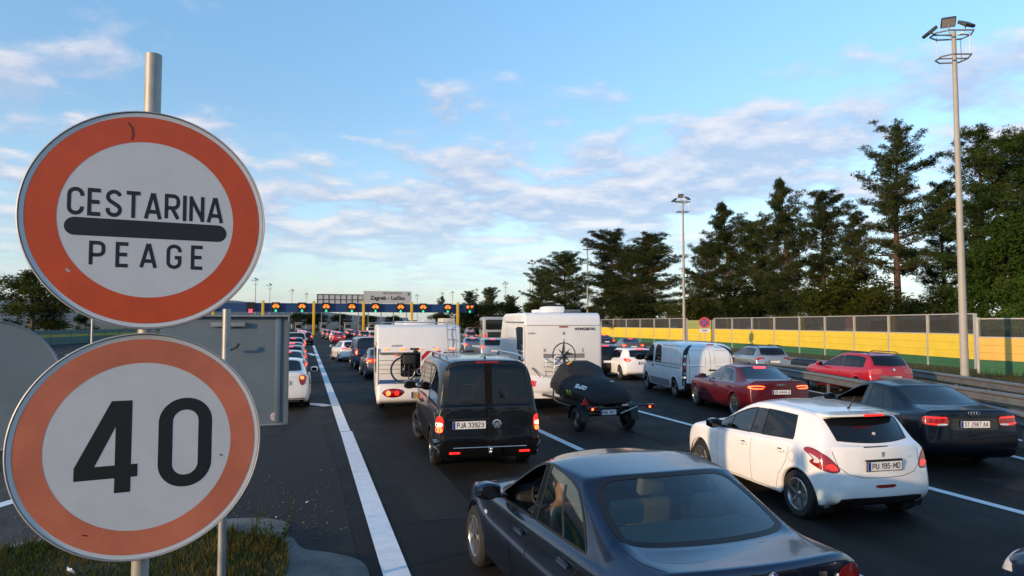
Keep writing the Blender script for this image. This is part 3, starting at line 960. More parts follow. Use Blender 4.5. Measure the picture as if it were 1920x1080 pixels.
# ------------------------------------------------------------------ ground materials
def asphalt_mat():
    m = bpy.data.materials.new('asphalt'); m.use_nodes = True
    t = m.node_tree; b = t.nodes['Principled BSDF']
    tc = N(t, 'ShaderNodeTexCoord')
    def nz(scale, detail, rough=.6, sx=(1, 1, 1), off=(0, 0, 0)):
        mp = N(t, 'ShaderNodeMapping'); mp.inputs['Scale'].default_value = sx; mp.inputs['Location'].default_value = off
        t.links.new(tc.outputs['Object'], mp.inputs[0])
        n = N(t, 'ShaderNodeTexNoise'); n.inputs['Scale'].default_value = scale; n.inputs['Detail'].default_value = detail; n.inputs['Roughness'].default_value = rough
        t.links.new(mp.outputs[0], n.inputs['Vector']); return n.outputs[0]
    def ramp(src, stops):
        r_ = N(t, 'ShaderNodeValToRGB')
        for k, (p, c) in enumerate(stops):
            e = r_.color_ramp.elements[k] if k < 2 else r_.color_ramp.elements.new(p)
            e.position = p; e.color = (*c, 1) if len(c) == 3 else c
        t.links.new(src, r_.inputs[0]); return r_.outputs[0]
    def mix(a, b_, f, mode='MIX'):
        q = N(t, 'ShaderNodeMix', data_type='RGBA', blend_type=mode)
        for s_, k in ((a, 'A'), (b_, 'B')):
            if isinstance(s_, tuple): q.inputs[k].default_value = (*s_, 1)
            else: t.links.new(s_, q.inputs[k])
        if isinstance(f, float): q.inputs['Factor'].default_value = f
        else: t.links.new(f, q.inputs['Factor'])
        return q.outputs['Result']
    big = nz(.30, 5, .6, (1.9, .22, 1))        # long lane-wise stains
    med = nz(1.3, 6, .6, (1, .6, 1), (4, 9, 0))
    col = ramp(big, [(.32, (.0085, .0078, .0070)), (.50, (.0165, .0152, .0136)), (.66, (.037, .034, .030))])
    col = mix(col, ramp(med, [(.35, (.62, .62, .62)), (.65, (1.25, 1.22, 1.18))]), 1.0, 'MULTIPLY')
    agg = nz(95, 3, .7)
    col = mix(col, ramp(agg, [(.38, (.55, .55, .56)), (.62, (1.5, 1.48, 1.45))]), .8, 'MULTIPLY')
    # fine cracks sealed with pale dust
    vo = N(t, 'ShaderNodeTexVoronoi', feature='DISTANCE_TO_EDGE'); vo.inputs['Scale'].default_value = .34
    ds = N(t, 'ShaderNodeMapping'); 
    nn = N(t, 'ShaderNodeTexNoise'); nn.inputs['Scale'].default_value = 1.6; nn.inputs['Detail'].default_value = 4
    t.links.new(tc.outputs['Object'], nn.inputs['Vector'])
    va = N(t, 'ShaderNodeVectorMath', operation='ADD'); vb = N(t, 'ShaderNodeVectorMath', operation='SCALE'); vb.inputs['Scale'].default_value = .9
    t.links.new(nn.outputs['Color'], vb.inputs[0]); t.links.new(vb.outputs[0], va.inputs[0]); t.links.new(tc.outputs['Object'], va.inputs[1])
    t.links.new(va.outputs[0], vo.inputs['Vector'])
    crack = ramp(vo.outputs['Distance'], [(.0, (1, 1, 1)), (.008, (0, 0, 0))])
    gate = ramp(nz(.22, 2, .5, (1, 1, 1), (7, 2, 0)), [(.52, (0, 0, 0)), (.62, (1, 1, 1))])
    cm = N(t, 'ShaderNodeMath', operation='MULTIPLY'); t.links.new(crack, cm.inputs[0]); t.links.new(gate, cm.inputs[1])
    col = mix(col, (.006, .006, .006), cm.outputs[0])
    t.links.new(col, b.inputs['Base Color'])
    b.inputs['Specular IOR Level'].default_value = .18
    rr = ramp(med, [(.3, (.62, .62, .62)), (.7, (.85, .85, .85))]); t.links.new(rr, b.inputs['Roughness'])
    bp = N(t, 'ShaderNodeBump'); bp.inputs['Strength'].default_value = .5; bp.inputs['Distance'].default_value = .01
    t.links.new(agg, bp.inputs['Height']); t.links.new(bp.outputs[0], b.inputs['Normal'])
    return m
M_asph = asphalt_mat()
M_old = mat('worn_asphalt', (.058, .055, .050), .85, vary=.35, vscale=1.2, bump=.5, bscale=60, spec=.25)
M_patch = mat('asphalt_patch', (.0165, .0152, .0136), .8, vary=.3, vscale=1.5, bump=.4, bscale=70, spec=.3)
def line_mat():
    m = mat('road_paint', (.78, .79, .80), .6, vary=.12, vscale=5)
    t = m.node_tree; b = t.nodes['Principled BSDF']
    src = b.inputs['Base Color'].links[0].from_socket
    tc = N(t, 'ShaderNodeTexCoord'); n = N(t, 'ShaderNodeTexNoise'); n.inputs['Scale'].default_value = 9; n.inputs['Detail'].default_value = 8; n.inputs['Roughness'].default_value = .75
    t.links.new(tc.outputs['Object'], n.inputs['Vector'])
    r_ = N(t, 'ShaderNodeValToRGB'); r_.color_ramp.elements[0].position = .26; r_.color_ramp.elements[1].position = .36
    t.links.new(n.outputs[0], r_.inputs[0])
    q = N(t, 'ShaderNodeMix', data_type='RGBA'); q.inputs['A'].default_value = (.06, .06, .06, 1)
    t.links.new(r_.outputs[0], q.inputs['Factor']); t.links.new(src, q.inputs['B']); t.links.new(q.outputs['Result'], b.inputs['Base Color'])
    return m
M_line = line_mat()
M_conc = mat('concrete', (.115, .11, .10), .85, vary=.45, vscale=2.5, bump=.4, bscale=30)
M_grassg = mat('verge_soil', (.045, .048, .018), .95, vary=.5, vscale=1.6, bump=.6, bscale=12)

# ------------------------------------------------------------------ ground, carriageway, markings
S_ = 9000
sheet('ground', [(-S_, -S_), (S_, -S_), (S_, S_), (-S_, S_)], -.03, mat('far_ground', (.045, .055, .022), .95, vary=.4, vscale=.05))
road_right = [(3, -60), (9.5, -14), (14.2, 2), (20.3, 15.4), (23.3, 22.8), (24.7, 30.8), (25.4, 42), (25.5, 60), (25, 90), (26, 130), (32, 175), (40, 330)]
sheet('road', [(-30, -60)] + road_right + [(-45, 330), (-40, 100)], 0., M_asph)
# older, paler asphalt on the paved island left of the first line, with a darker patch
sheet('pavement', [(-9, -20), (.55, -20), (.58, 13), (.30, 21), (-1.4, 13.5), (-3.6, 11.9), (-5.4, 9.6), (-9, 8.2)], .004, M_patch)
sheet('pavement', [(-14, 3), (-4.6, 8.2), (-3.2, 9.4), (-1.2, 10.3), (-.85, 11.6), (-2.4, 13.0), (-4.4, 13.8), (-14, 20)], .008, M_old)
def stripe(pts, w, z=.008, name='road_marking'):
    v_, f_ = ribbon2d(pts, w)
    o = MB().add([(a, b, z) for a, b in v_], f_).build(name, M_line)
    o['kind'] = 'structure'
    return o
stripe([(.96, -20), (.93, 7), (.95, 17.2)], .275, .012)
stripe([(.93, 17.25), (.90, 40), (.84, 84)], .25, .012)
stripe([(5.44, -10), (5.44, 95)], .17)
stripe([(9.45, -10), (9.45, 24), (10.2, 60), (12, 95)], .17)
stripe([(13.27, 10.34), (12.2, 6), (10.5, 0)], .16); stripe([(13.27, 10.35), (15.6, 19), (17.6, 30), (18.8, 60)], .16)
stripe([(13.9, 8.4), (15.2, 11.6), (17.4, 17.5), (19.2, 25), (20.2, 33), (20.8, 50)], .14)
stripe([(.72, 22.6), (.30, 23.2), (.0, 23.4)], .42, .016)
stripe([(.72, 58), (.2, 63)], .45, .016)
stripe([(-4.5, 10.9), (-4.0, 12.0), (-3.4, 13.6), (-2.6, 18)], .22, .014)
for k in range(5): stripe([(-22 + 1.4 * k, 60 + 3 * k), (-21.2 + 1.4 * k, 63 + 3 * k)], .3, .012)
for k in range(4): stripe([(-26, 40 + 9 * k), (-27, 44 + 9 * k)], .22, .012)

# grassy island nose with its concrete edging
island = [(-7.5, 1.0), (.1, 1.0), (.42, 5.2), (.66, 7.0), (.66, 7.75), (.32, 8.15), (-.02, 8.35), (-.12, 8.95), (-.85, 9.5), (-1.8, 9.9), (-2.6, 9.95), (-3.5, 9.3), (-4.8, 8.2), (-7.5, 6.7)]
island = chaikin(island, 2)
o = MB().prism([(a, b) for a, b in island], 'Z', -.05, .05).build('kerb', M_conc, smooth='auto', bevel=.03); o['kind'] = 'structure'
apron = [(-1.0, 9.5), (-.25, 9.05), (-.12, 9.55), (-.55, 9.95), (-1.25, 10.0)]
apron = chaikin(apron, 2)
o = MB().prism(apron, 'Z', -.05, .022).build('pavement', M_conc); o['kind'] = 'structure'
inner = [(-7.5, 1.0), (-.4, 1.0), (-.25, 6.3), (-.12, 7.9), (-.22, 8.75), (-.85, 9.3), (-1.8, 9.75), (-2.5, 9.8), (-3.35, 9.15), (-4.6, 8.1), (-7.5, 6.5)]
inner = chaikin(inner, 2)
def in_poly(x, y, poly):
    c = False
    for a, b in zip(poly, poly[1:] + poly[:1]):
        if (a[1] > y) != (b[1] > y) and x < (b[0] - a[0]) * (y - a[1]) / (b[1] - a[1]) + a[0]: c = not c
    return c
o = sheet('verge', inner, .056, M_grassg)
def leaf_mat(name, c1, c2, scale=.5, trans=.25, rough=.7):
    if name in MATS: return MATS[name]
    m = bpy.data.materials.new(name); m.use_nodes = True
    t = m.node_tree; t.nodes.clear()
    out = N(t, 'ShaderNodeOutputMaterial')
    tc = N(t, 'ShaderNodeTexCoord'); n = N(t, 'ShaderNodeTexNoise'); n.inputs['Scale'].default_value = scale; n.inputs['Detail'].default_value = 5; n.inputs['Roughness'].default_value = .7
    t.links.new(tc.outputs['Object'], n.inputs['Vector'])
    r_ = N(t, 'ShaderNodeValToRGB')
    r_.color_ramp.elements[0].position = .36; r_.color_ramp.elements[0].color = (*c1, 1)
    r_.color_ramp.elements[1].position = .66; r_.color_ramp.elements[1].color = (*c2, 1)
    t.links.new(n.outputs[0], r_.inputs[0])
    oi = N(t, 'ShaderNodeObjectInfo')
    hs = N(t, 'ShaderNodeHueSaturation')
    mr = N(t, 'ShaderNodeMapRange'); mr.inputs['To Min'].default_value = .75; mr.inputs['To Max'].default_value = 1.25
    t.links.new(oi.outputs['Random'], mr.inputs[0]); t.links.new(mr.outputs[0], hs.inputs['Value']); t.links.new(r_.outputs[0], hs.inputs['Color'])
    d = N(t, 'ShaderNodeBsdfDiffuse'); tr = N(t, 'ShaderNodeBsdfTranslucent'); mx = N(t, 'ShaderNodeMixShader'); mx.inputs[0].default_value = trans
    t.links.new(hs.outputs[0], d.inputs[0]); t.links.new(hs.outputs[0], tr.inputs[0])
    t.links.new(d.outputs[0], mx.inputs[1]); t.links.new(tr.outputs[0], mx.inputs[2]); t.links.new(mx.outputs[0], out.inputs[0])
    MATS[name] = m
    return m
def grass(name, poly, n, h, m, label, z0=.05, seed=3, box=None):
    r_ = random.Random(seed)
    xs_ = [p[0] for p in poly]; ys_ = [p[1] for p in poly]
    x0, x1, y0, y1 = box or (min(xs_), max(xs_), min(ys_), max(ys_))
    mb = MB(); k = 0
    while k < n:
        x, y = r_.uniform(x0, x1), r_.uniform(y0, y1)
        if not in_poly(x, y, poly): continue
        k += 1
        d = noise.noise(Vector((x * .9, y * .9, 0)))
        hh = h * r_.uniform(.45, 1.1) * (1 + .7 * d)
        a = r_.uniform(0, 2 * PI); w = r_.uniform(.004, .009)
        bx_, by_ = math.cos(a), math.sin(a); lean = r_.uniform(.1, .7) * hh
        la = r_.uniform(0, 2 * PI); lx, ly = math.cos(la) * lean, math.sin(la) * lean
        o_ = len(mb.v)
        mb.v += [(x - bx_ * w, y - by_ * w, z0), (x + bx_ * w, y + by_ * w, z0), (x + lx * .45 + bx_ * w * .7, y + ly * .45 + by_ * w * .7, z0 + hh * .62), (x + lx * .45 - bx_ * w * .7, y + ly * .45 - by_ * w * .7, z0 + hh * .62), (x + lx, y + ly, z0 + hh)]
        mb.f += [(o_, o_ + 1, o_ + 2, o_ + 3), (o_ + 3, o_ + 2, o_ + 4)]
    o = mb.build(name, m)
    return tag(o, label, 'grass', kind='stuff')
M_grass = leaf_mat('dry_grass_blades', (.040, .062, .014), (.12, .085, .028), 1.6, .3)
grass('grass', inner, 15000, .12, M_grass, 'short half-dry grass on the island below the signs', box=(-5.2, -.1, 6.2, 9.85))
M_weed = leaf_mat('weed_leaf', (.05, .085, .015), (.09, .10, .025), 4, .3)
def weed(x, y, h, label, seed):
    r_ = random.Random(seed)
    t = thing('weed', label, 'weed', (x, y, .05), 0, 'weeds on the island edge')
    st = MB(); lf = MB()
    for k in range(3):
        a = r_.uniform(0, 6.28); tip = Vector((math.cos(a) * h * .22, math.sin(a) * h * .22, h * r_.uniform(.7, 1)))
        pts = [Vector((0, 0, 0)).lerp(tip, q / 4) + Vector((0, 0, .02 * math.sin(q))) for q in range(5)]
        st.tube(pts, .004, 4, radii=[.006, .005, .004, .003, .002])
        for q in range(22):
            f = r_.uniform(.12, 1); p = Vector((0, 0, 0)).lerp(tip, f)
            b = r_.uniform(0, 6.28); L_ = r_.uniform(.035, .08) * (1.2 - .6 * f)
            e = Vector((math.cos(b), math.sin(b), r_.uniform(.1, .7))).normalized(); n_ = Vector((-math.sin(b), math.cos(b), 0))
            lf.add([p, p + e * L_ * .5 + n_ * L_ * .22, p + e * L_, p + e * L_ * .5 - n_ * L_ * .22], [(0, 1, 2, 3)])
    st.build('stem', M_weed, t); o = lf.build('leaves', M_weed, t)
    return t
weed(-.22, 8.6, .62, 'tall thin weed at the island tip beside the concrete edging', 1)
weed(-.55, 9.0, .34, 'small leafy green weed behind the tall weed on the island', 2)
weed(-.35, 8.3, .40, 'bushy weed in the grass just left of the island tip', 3)
r2 = random.Random(11)
for k, (x, y, s_) in enumerate(((-2.2, 8.0, .05), (.05, 10.6, .018), (.45, 9.1, .015), (-.35, 9.9, .014))):
    lab = ['crumpled white litter in the grass below the speed sign', 'white paper scrap on dark asphalt left of the first line', 'small white scrap close to the first line',
           'white scrap on the asphalt beyond the island tip', 'pale scrap by the concrete edging', 'small pale scrap far along the dark patch', 'tiny white speck in the first lane'][k]
    mb = MB()
    vs_ = [(x + s_ * r2.uniform(-1.5, 1.5), y + s_ * r2.uniform(-1.5, 1.5), (.10 if k == 0 else .01) + s_ * r2.uniform(0, 1.3)) for _ in range(7)]
    mb.add(vs_, [(0, 1, 2), (2, 3, 4), (4, 5, 6), (0, 2, 4), (1, 3, 5), (6, 0, 3)])
    tag(mb.build('litter', M_white), lab, 'litter', 'litter on the ground')

# ------------------------------------------------------------------ the two round signs on their post
POST = at(275, 606, 3.02); POST.z = 0
tag(MB().tube([(POST.x, POST.y, .0), (POST.x, POST.y, 3.79)], .0345, 16).build('signpost', mat('weathered_post', (.36, .35, .33), .55, .4, vary=.2, vscale=9), smooth='auto'), 'grey metal post that carries the two round signs', 'post')
ret_white = mat('sign_white', (.62, .62, .625), .45, vary=.04, vscale=9)
sign_red = mat('sign_red', (.62, .075, .014), .4, vary=.10, vscale=7, bump=.05, bscale=300)
sign_faded = mat('sign_faded_red', (.62, .17, .09), .5, vary=.16, vscale=4)
sign_back = mat('sign_edge', (.42, .42, .42), .5, .3)
def disc_sign(name, label, px, py, depth, D, ring_m, inner_r, content, tilt=0., turn=0., roll=0.):
    p = at(px, py, depth)
    t = thing(name, label, 'road sign', p)
    tocam = Vector((-p.x, -p.y, 0)).normalized()
    ang = math.atan2(tocam.y, tocam.x) + turn
    # local frame: +X towards the viewer, +Y to the viewer's right, +Z up
    t.rotation_euler = (roll, tilt, ang)
    r_ = D / 2
    MB().lathe([(.001, -.012), (r_ - .006, -.012), (r_, -.008), (r_, .006), (r_ - .004, .010), (r_ - .008, .003), (.001, .001)], 96, 'X').build('plate', sign_back, t, smooth='auto')
    MB().lathe([(r_ * .945, .0045), (r_ - .009, .0065)], 96, 'X').build('white_rim', ret_white, t)
    MB().lathe([(inner_r, .0055), (r_ * .945, .0055)], 96, 'X').build('red_ring', ring_m, t)
    MB().lathe([(.0005, .0050), (inner_r, .0050)], 96, 'X').build('white_field', ret_white, t)
    for z in (.28, -.28):
        b = MB().box((-.022, 0, z * D / .9), (.02, .42, .035)); b.build('bracket', M_galv, t)
    content(t)
    return t
MS = Matrix(((0, 0, 1, .0054), (1, 0, 0, 0), (0, 1, 0, 0), (0, 0, 0, 1)))
def sign_text(t, txt, h, y, z, sw, gap, width): lettering('lettering', txt, h, Matrix.Translation((0, y, z)) @ MS, M_ink, t, sw, gap, width)
def c_toll(t):
    sign_text(t, 'CESTARINA', .112, -.004, .057, .145, .26, .555)
    MB().add([(.0053, a, b - .043) for a, b in rrect(.592, .072, .036, 8)], [tuple(range(36))]).build('black_bar', M_ink, t)
    sign_text(t, 'PEAGE', .103, .0, -.150, .145, .52, .405)
def scratch(t, pts, w, m, name='scrape'):
    v_, f_ = ribbon2d(pts, w)
    MB().add([(.0060, a, b) for a, b in v_], f_).build(name, m, t)
toll_sign = disc_sign('toll_sign', 'round red-ringed sign reading CESTARINA PEAGE at the top of the post', 280, 412, 2.86, .905, sign_red, .322, c_toll, tilt=R(-1.5))
def c_40(t):
    # block numerals 4 and 0
    f = MB().add([(.0054, a, b) for a, b in [(-.235, -.115), (-.235, -.068), (-.115, .195), (-.040, .195), (-.040, -.068), (-.018, -.068), (-.018, -.115), (-.040, -.115), (-.040, -.175), (-.098, -.175), (-.098, -.115)]],
                 [tuple(range(11))])
    f = MB()
    pts = [(-.235, -.122), (-.235, -.070), (-.110, .190), (-.036, .190), (-.036, -.070), (-.012, -.070), (-.012, -.122), (-.036, -.122), (-.036, -.182), (-.094, -.182), (-.094, -.122)]
    hole = [(-.094, -.070), (-.165, -.070), (-.094, .085)]
    n1 = len(pts)
    cv, _, cf, *_r = delaunay_2d_cdt([Vector(p) for p in pts + hole], [(i, (i + 1) % n1) for i in range(n1)] + [(n1 + i, n1 + (i + 1) % 3) for i in range(3)], [], 2, 1e-6)
    def inh(x, y): return in_poly(x, y, hole)
    tri = [tri_ for tri_ in cf if not inh(sum(cv[i][0] for i in tri_) / len(tri_), sum(cv[i][1] for i in tri_) / len(tri_)) and in_poly(sum(cv[i][0] for i in tri_) / len(tri_), sum(cv[i][1] for i in tri_) / len(tri_), pts)]
    f.add([(.0054, p[0], p[1]) for p in cv], tri).build('numeral', M_ink, t)
    oz = rrect(.205, .372, .1, 10, .164, .004)
    oi = rrect(.098, .272, .048, 10, .164, .004)
    n = len(oz)
    MB().add([(.0054, a, b) for a, b in oz + oi], [(i, (i + 1) % n, n + (i + 1) % n, n + i) for i in range(n)]).build('numeral', M_ink, t)
M_scr = mat('scrape_dark', (.20, .022, .012), .6); M_chip = mat('scrape_pale', (.50, .40, .36), .6)
scratch(toll_sign, [(-.085, .395), (-.070, .375), (-.066, .345), (-.072, .325)], .008, M_scr)
scratch(toll_sign, [(-.285, -.215), (-.27, -.225)], .010, M_chip)
limit_sign = disc_sign('speed_limit_sign', 'round faded red-ringed speed limit sign reading 40', 265, 836, 2.86, .93, sign_faded, .342, c_40, tilt=R(1.0), roll=R(0))

# ------------------------------------------------------------------ the big sign seen from behind
def back_panel():
    M_pan = mat('sheet_metal_back', (.145, .195, .24), .5, .2, vary=.10, vscale=2.5)
    d = 6.4
    a, b = at(300, 590, d), at(543, 590, d + .35)
    w = (b - a).length
    t = thing('sign_panel', 'large blank grey sheet-metal back of a rectangular sign on a post', 'road sign', (a.x, a.y, 0), math.atan2(b.y - a.y, b.x - a.x))
    zt, zb = a.z, at(543, 798, d + .2).z
    h = zt - zb
    bx('sheet', (w / 2, .03, (zt + zb) / 2), (w, .006, h), M_pan, t)
    bx('flange', (w / 2, .0, zt - .008), (w, .06, .016), M_galv, t); bx('flange', (w / 2, .0, zb + .008), (w, .06, .014), M_galv, t)
    bx('flange', (w - .006, .0, (zt + zb) / 2), (.014, .06, h - .03), M_galv, t)
    bx('stiffener', (w - .10, .020, (zt + zb) / 2), (.05, .012, h - .04), M_pan, t, bevel=.004)
    px_ = w * (425 - 300) / 243
    bx('clamp_rail', (px_, .0, zt - .09), (.30, .03, .04), M_galv, t); bx('clamp_rail', (px_, .0, zb + .09), (.30, .03, .04), M_galv, t)
    MB().tube([(px_ + .03, -.02, zt - .33), (px_ + .07, -.05, zt - .31), (px_ + .09, -.05, zt - .30), (px_ + .10, -.05, zt - .27)], .011, 6).build('hook', M_plast, t, smooth=True)
    MB().lathe([(.001, -.002), (.042, -.002)], 24, 'Y', (w * (517 - 300) / 243, .024, zb + .075)).build('sticker', mat('sticker', (.55, .45, .46), .6, vary=.4, vscale=60), t)
    p = at(425, 600, d - .06)
    tag(MB().tube([(p.x, p.y, 0), (p.x, p.y, zt + .05)], .036, 14).build('signpost', M_galv, smooth='auto'), 'grey tube post in front of the blank sign back', 'post')
back_panel()
def back_disc():
    p = at(-28, 725, 3.9)
    t = thing('road_sign', 'grey back of a round sign cut off by the left edge', 'road sign', p, math.atan2(-p.y, -p.x) - R(14))
    r_ = .375
    MB().lathe([(.001, .0), (r_ - .012, .0), (r_ - .004, .014), (r_, .010), (r_, -.012)], 80, 'X').build('plate', mat('sheet_metal_back'), t, smooth='auto')
    tag(MB().tube([(p.x - .12, p.y + .06, 0), (p.x - .12, p.y + .06, p.z + .45)], .032, 12).build('signpost', M_galv, smooth='auto'), 'post of the cut-off round sign at the left edge', 'post')
back_disc()

scratch(limit_sign, [(-.20, -.335), (-.18, -.34)], .006, mat('scrape_dark'))
scratch(limit_sign, [(.30, -.06), (.31, -.065)], .006, mat('scrape_dark'))

# repairs, tar-sealed joints and stones
M_tar = mat('tar_seal', (.004, .004, .004), .95, spec=.05)
for poly in ([(1.5, 9.2), (2.3, 9.2), (2.32, 13.6), (1.52, 13.4)], [(1.3, 24), (4.9, 24.2), (4.9, 27.6), (1.3, 27.3)], [(6.1, 11.6), (8.9, 11.5), (8.95, 13.2), (6.1, 13.3)], [(9.9, 5.5), (10.9, 5.3), (11.8, 8.8), (10.8, 9.1)], [(1.4, 56), (5, 56), (5, 60), (1.4, 60)]):
    sheet('asphalt_patch', poly, .004, M_patch)
rt_ = random.Random(8)
def tar(pts, w):
    q = []
    for a, b in zip(pts, pts[1:]):
        for k in range(6): q.append((lerp(a[0], b[0], k / 6) + rt_.uniform(-.035, .035), lerp(a[1], b[1], k / 6)))
    q.append(pts[-1])
    v_, f_ = ribbon2d(q, w)
    o = MB().add([(a, b, .0065) for a, b in v_], f_).build('tar_joint', M_tar); o['kind'] = 'structure'
tar([(3.15, 20), (3.2, 34), (3.1, 70)], .03); tar([(7.4, 9), (7.5, 15), (7.45, 40)], .016); tar([(1.1, 31.5), (5.2, 31.8)], .04); tar([(1.1, 44), (5.2, 44.3)], .05)
st = MB(); rs_ = random.Random(12)
for _ in range(1100):
    if rs_.random() < .55: x, y = rs_.uniform(-4.6, .2), rs_.uniform(8.0, 11.2)
    else: x, y = rs_.uniform(-3.5, .6), rs_.uniform(7.2, 13)
    if in_poly(x, y, inner) and rs_.random() < .4: continue
    z = .05 if in_poly(x, y, island) else .008
    r_ = rs_.uniform(.006, .022); a = rs_.uniform(0, 6.28)
    st.add([(x + r_ * math.cos(a + q * 2.1), y + r_ * math.sin(a + q * 2.1), z) for q in range(3)] + [(x + r_ * .2, y, z + r_ * .9)], [(0, 1, 3), (1, 2, 3), (2, 0, 3)])
tag(st.build('gravel', mat('gravel_stone', (.085, .08, .072), .9, vary=.4, vscale=8)), 'loose gravel and grit scattered along the island edge', 'gravel', kind='stuff')
# ------------------------------------------------------------------ noise barrier on the right
M_yel = mat('barrier_yellow', (.74, .55, .05), .5, vary=.13, vscale=.5)
M_pch = mat('barrier_apricot', (.72, .44, .10), .5, vary=.13, vscale=.5)
M_grn = mat('barrier_green', (.035, .13, .060), .55, vary=.18, vscale=.5)
M_olv = mat('barrier_pale_green', (.28, .31, .11), .55, vary=.08, vscale=.8)
M_ptz = mat('barrier_post', (.50, .48, .45), .5, .3, vary=.1)
M_bgl = glass('barrier_glass', (.80, .83, .83), 1.45, .02, 2.0)
def milky():
    t = M_bgl.node_tree; out = [n for n in t.nodes if n.type == 'OUTPUT_MATERIAL'][0]
    src = out.inputs[0].links[0].from_socket
    d = N(t, 'ShaderNodeBsdfDiffuse'); d.inputs[0].default_value = (.30, .31, .31, 1)
    mx = N(t, 'ShaderNodeMixShader'); mx.inputs[0].default_value = .09
    t.links.new(src, mx.inputs[1]); t.links.new(d.outputs[0], mx.inputs[2]); t.links.new(mx.outputs[0], out.inputs[0])
milky()
M_teal = mat('barrier_teal', (.03, .12, .11), .55, vary=.1, vscale=.5)
def barrier(name, label, pts, spacing, bands, glass_band=None, post_h=3.2, post_m=None, joints=True, post_w=.14):
    """posts along a line; between each pair the stacked boards, each its own piece"""
    t = thing(name, label, 'noise barrier')
    L_ = [0.]
    P = [Vector((*p, 0)) for p in pts]
    for a, b in zip(P, P[1:]): L_.append(L_[-1] + (b - a).length)
    n = max(1, round(L_[-1] / spacing))
    def on(s):
        for k in range(len(P) - 1):
            if s <= L_[k + 1] + 1e-6: return P[k].lerp(P[k + 1], (s - L_[k]) / (L_[k + 1] - L_[k]))
        return P[-1]
    nodes = [on(L_[-1] * k / n) for k in range(n + 1)]
    for k, p in enumerate(nodes):
        q = nodes[min(k + 1, n)] - nodes[max(k - 1, 0)]
        bx('post', (p.x, p.y, post_h / 2), (post_w, .16, post_h), post_m or M_ptz, t, rz=math.atan2(q.y, q.x))
    cache = {}
    for k in range(n):
        a, b = nodes[k], nodes[k + 1]
        d = b - a; w = d.length - post_w
        rz = math.atan2(d.y, d.x); c = (a + b) / 2
        for z0, z1, m in bands:
            if (round(w, 3), z0, z1, m.name) not in cache:
                mb = MB().box((0, 0, (z0 + z1) / 2), (w, .10, z1 - z0 - .02))
                mb.box((0, .045 * 0, z0 + .012), (w, .125, .024))
                o = mb.build('panel', m, t, bevel=0)
                cache[(round(w, 3), z0, z1, m.name)] = o.data
            else:
                o = bpy.data.objects.new('panel', cache[(round(w, 3), z0, z1, m.name)]); C.objects.link(o); o.parent = t
            o.location = c; o.rotation_euler = (0, 0, rz)
        if glass_band:
            z0, z1 = glass_band
            o = bx('glass_pane', (c.x, c.y, (z0 + z1) / 2), (w - .02, .02, z1 - z0 - .10), M_bgl, t, rz=rz)
            bx('glass_rail', (c.x, c.y, z0 + .02), (w, .09, .06), post_m or M_ptz, t, rz=rz)
            bx('glass_rail', (c.x, c.y, z1 - .02), (w, .09, .06), post_m or M_ptz, t, rz=rz)
    return t
YB = [(.55, 1.02, M_yel), (1.02, 1.49, M_yel), (1.49, 1.95, M_yel)]
GB = [(.0, .27, M_grn), (.27, .55, M_grn)]
barrier('noise_barrier', 'long yellow and green noise barrier with clear upper panes behind the guardrail', [(36.5, 30.4), (38.6, 38.8), (41.2, 51), (43.4, 67.4)], 4.0, GB + YB, (1.95, 3.16), 3.16)
barrier('noise_barrier', 'noise barrier of apricot over green boards at the right edge', [(33.5, 27.75), (33.9, 24.4), (33.0, 17), (30.5, 8)], 4.0, [(0, .35, M_grn), (.35, .72, M_grn), (.72, 1.10, M_pch), (1.10, 1.48, M_pch), (1.48, 1.86, M_pch)], (1.86, 2.85), 2.9)
barrier('noise_barrier', 'plain low yellow barrier stretch behind the no-stopping sign', [(43.55, 67.9), (44.0, 74)], 3.0, GB + YB + [(1.95, 2.45, M_olv), (2.45, 2.95, M_olv)], None, 3.0)
barrier('noise_barrier', 'farther yellow barrier with clear panes right of the white motorhome', [(44.05, 74.4), (44.4, 88), (44.2, 100)], 4.0, GB + YB, (1.95, 3.2), 3.2)
barrier('noise_barrier', 'pale green far noise barrier running on towards the toll gantry', [(44.2, 100.4), (43.6, 125), (44, 160), (47, 215), (52, 260)], 8.0, [(0, .55, M_grn), (.55, 1.3, M_teal), (1.3, 2.2, M_olv), (2.2, 3.0, M_olv)], None, 3.05)
barrier('noise_barrier', 'teal noise barrier with a yellow stripe across the opposite carriageway', [(-36, 44), (-34, 58), (-31, 80), (-27, 110), (-22, 150)], 5.0,
        [(0, .5, M_teal), (.5, .92, M_teal), (.92, 1.25, mat('barrier_olive_yellow', (.34, .31, .03), .5)), (1.25, 1.75, M_teal)], None, 1.78, M_teal)

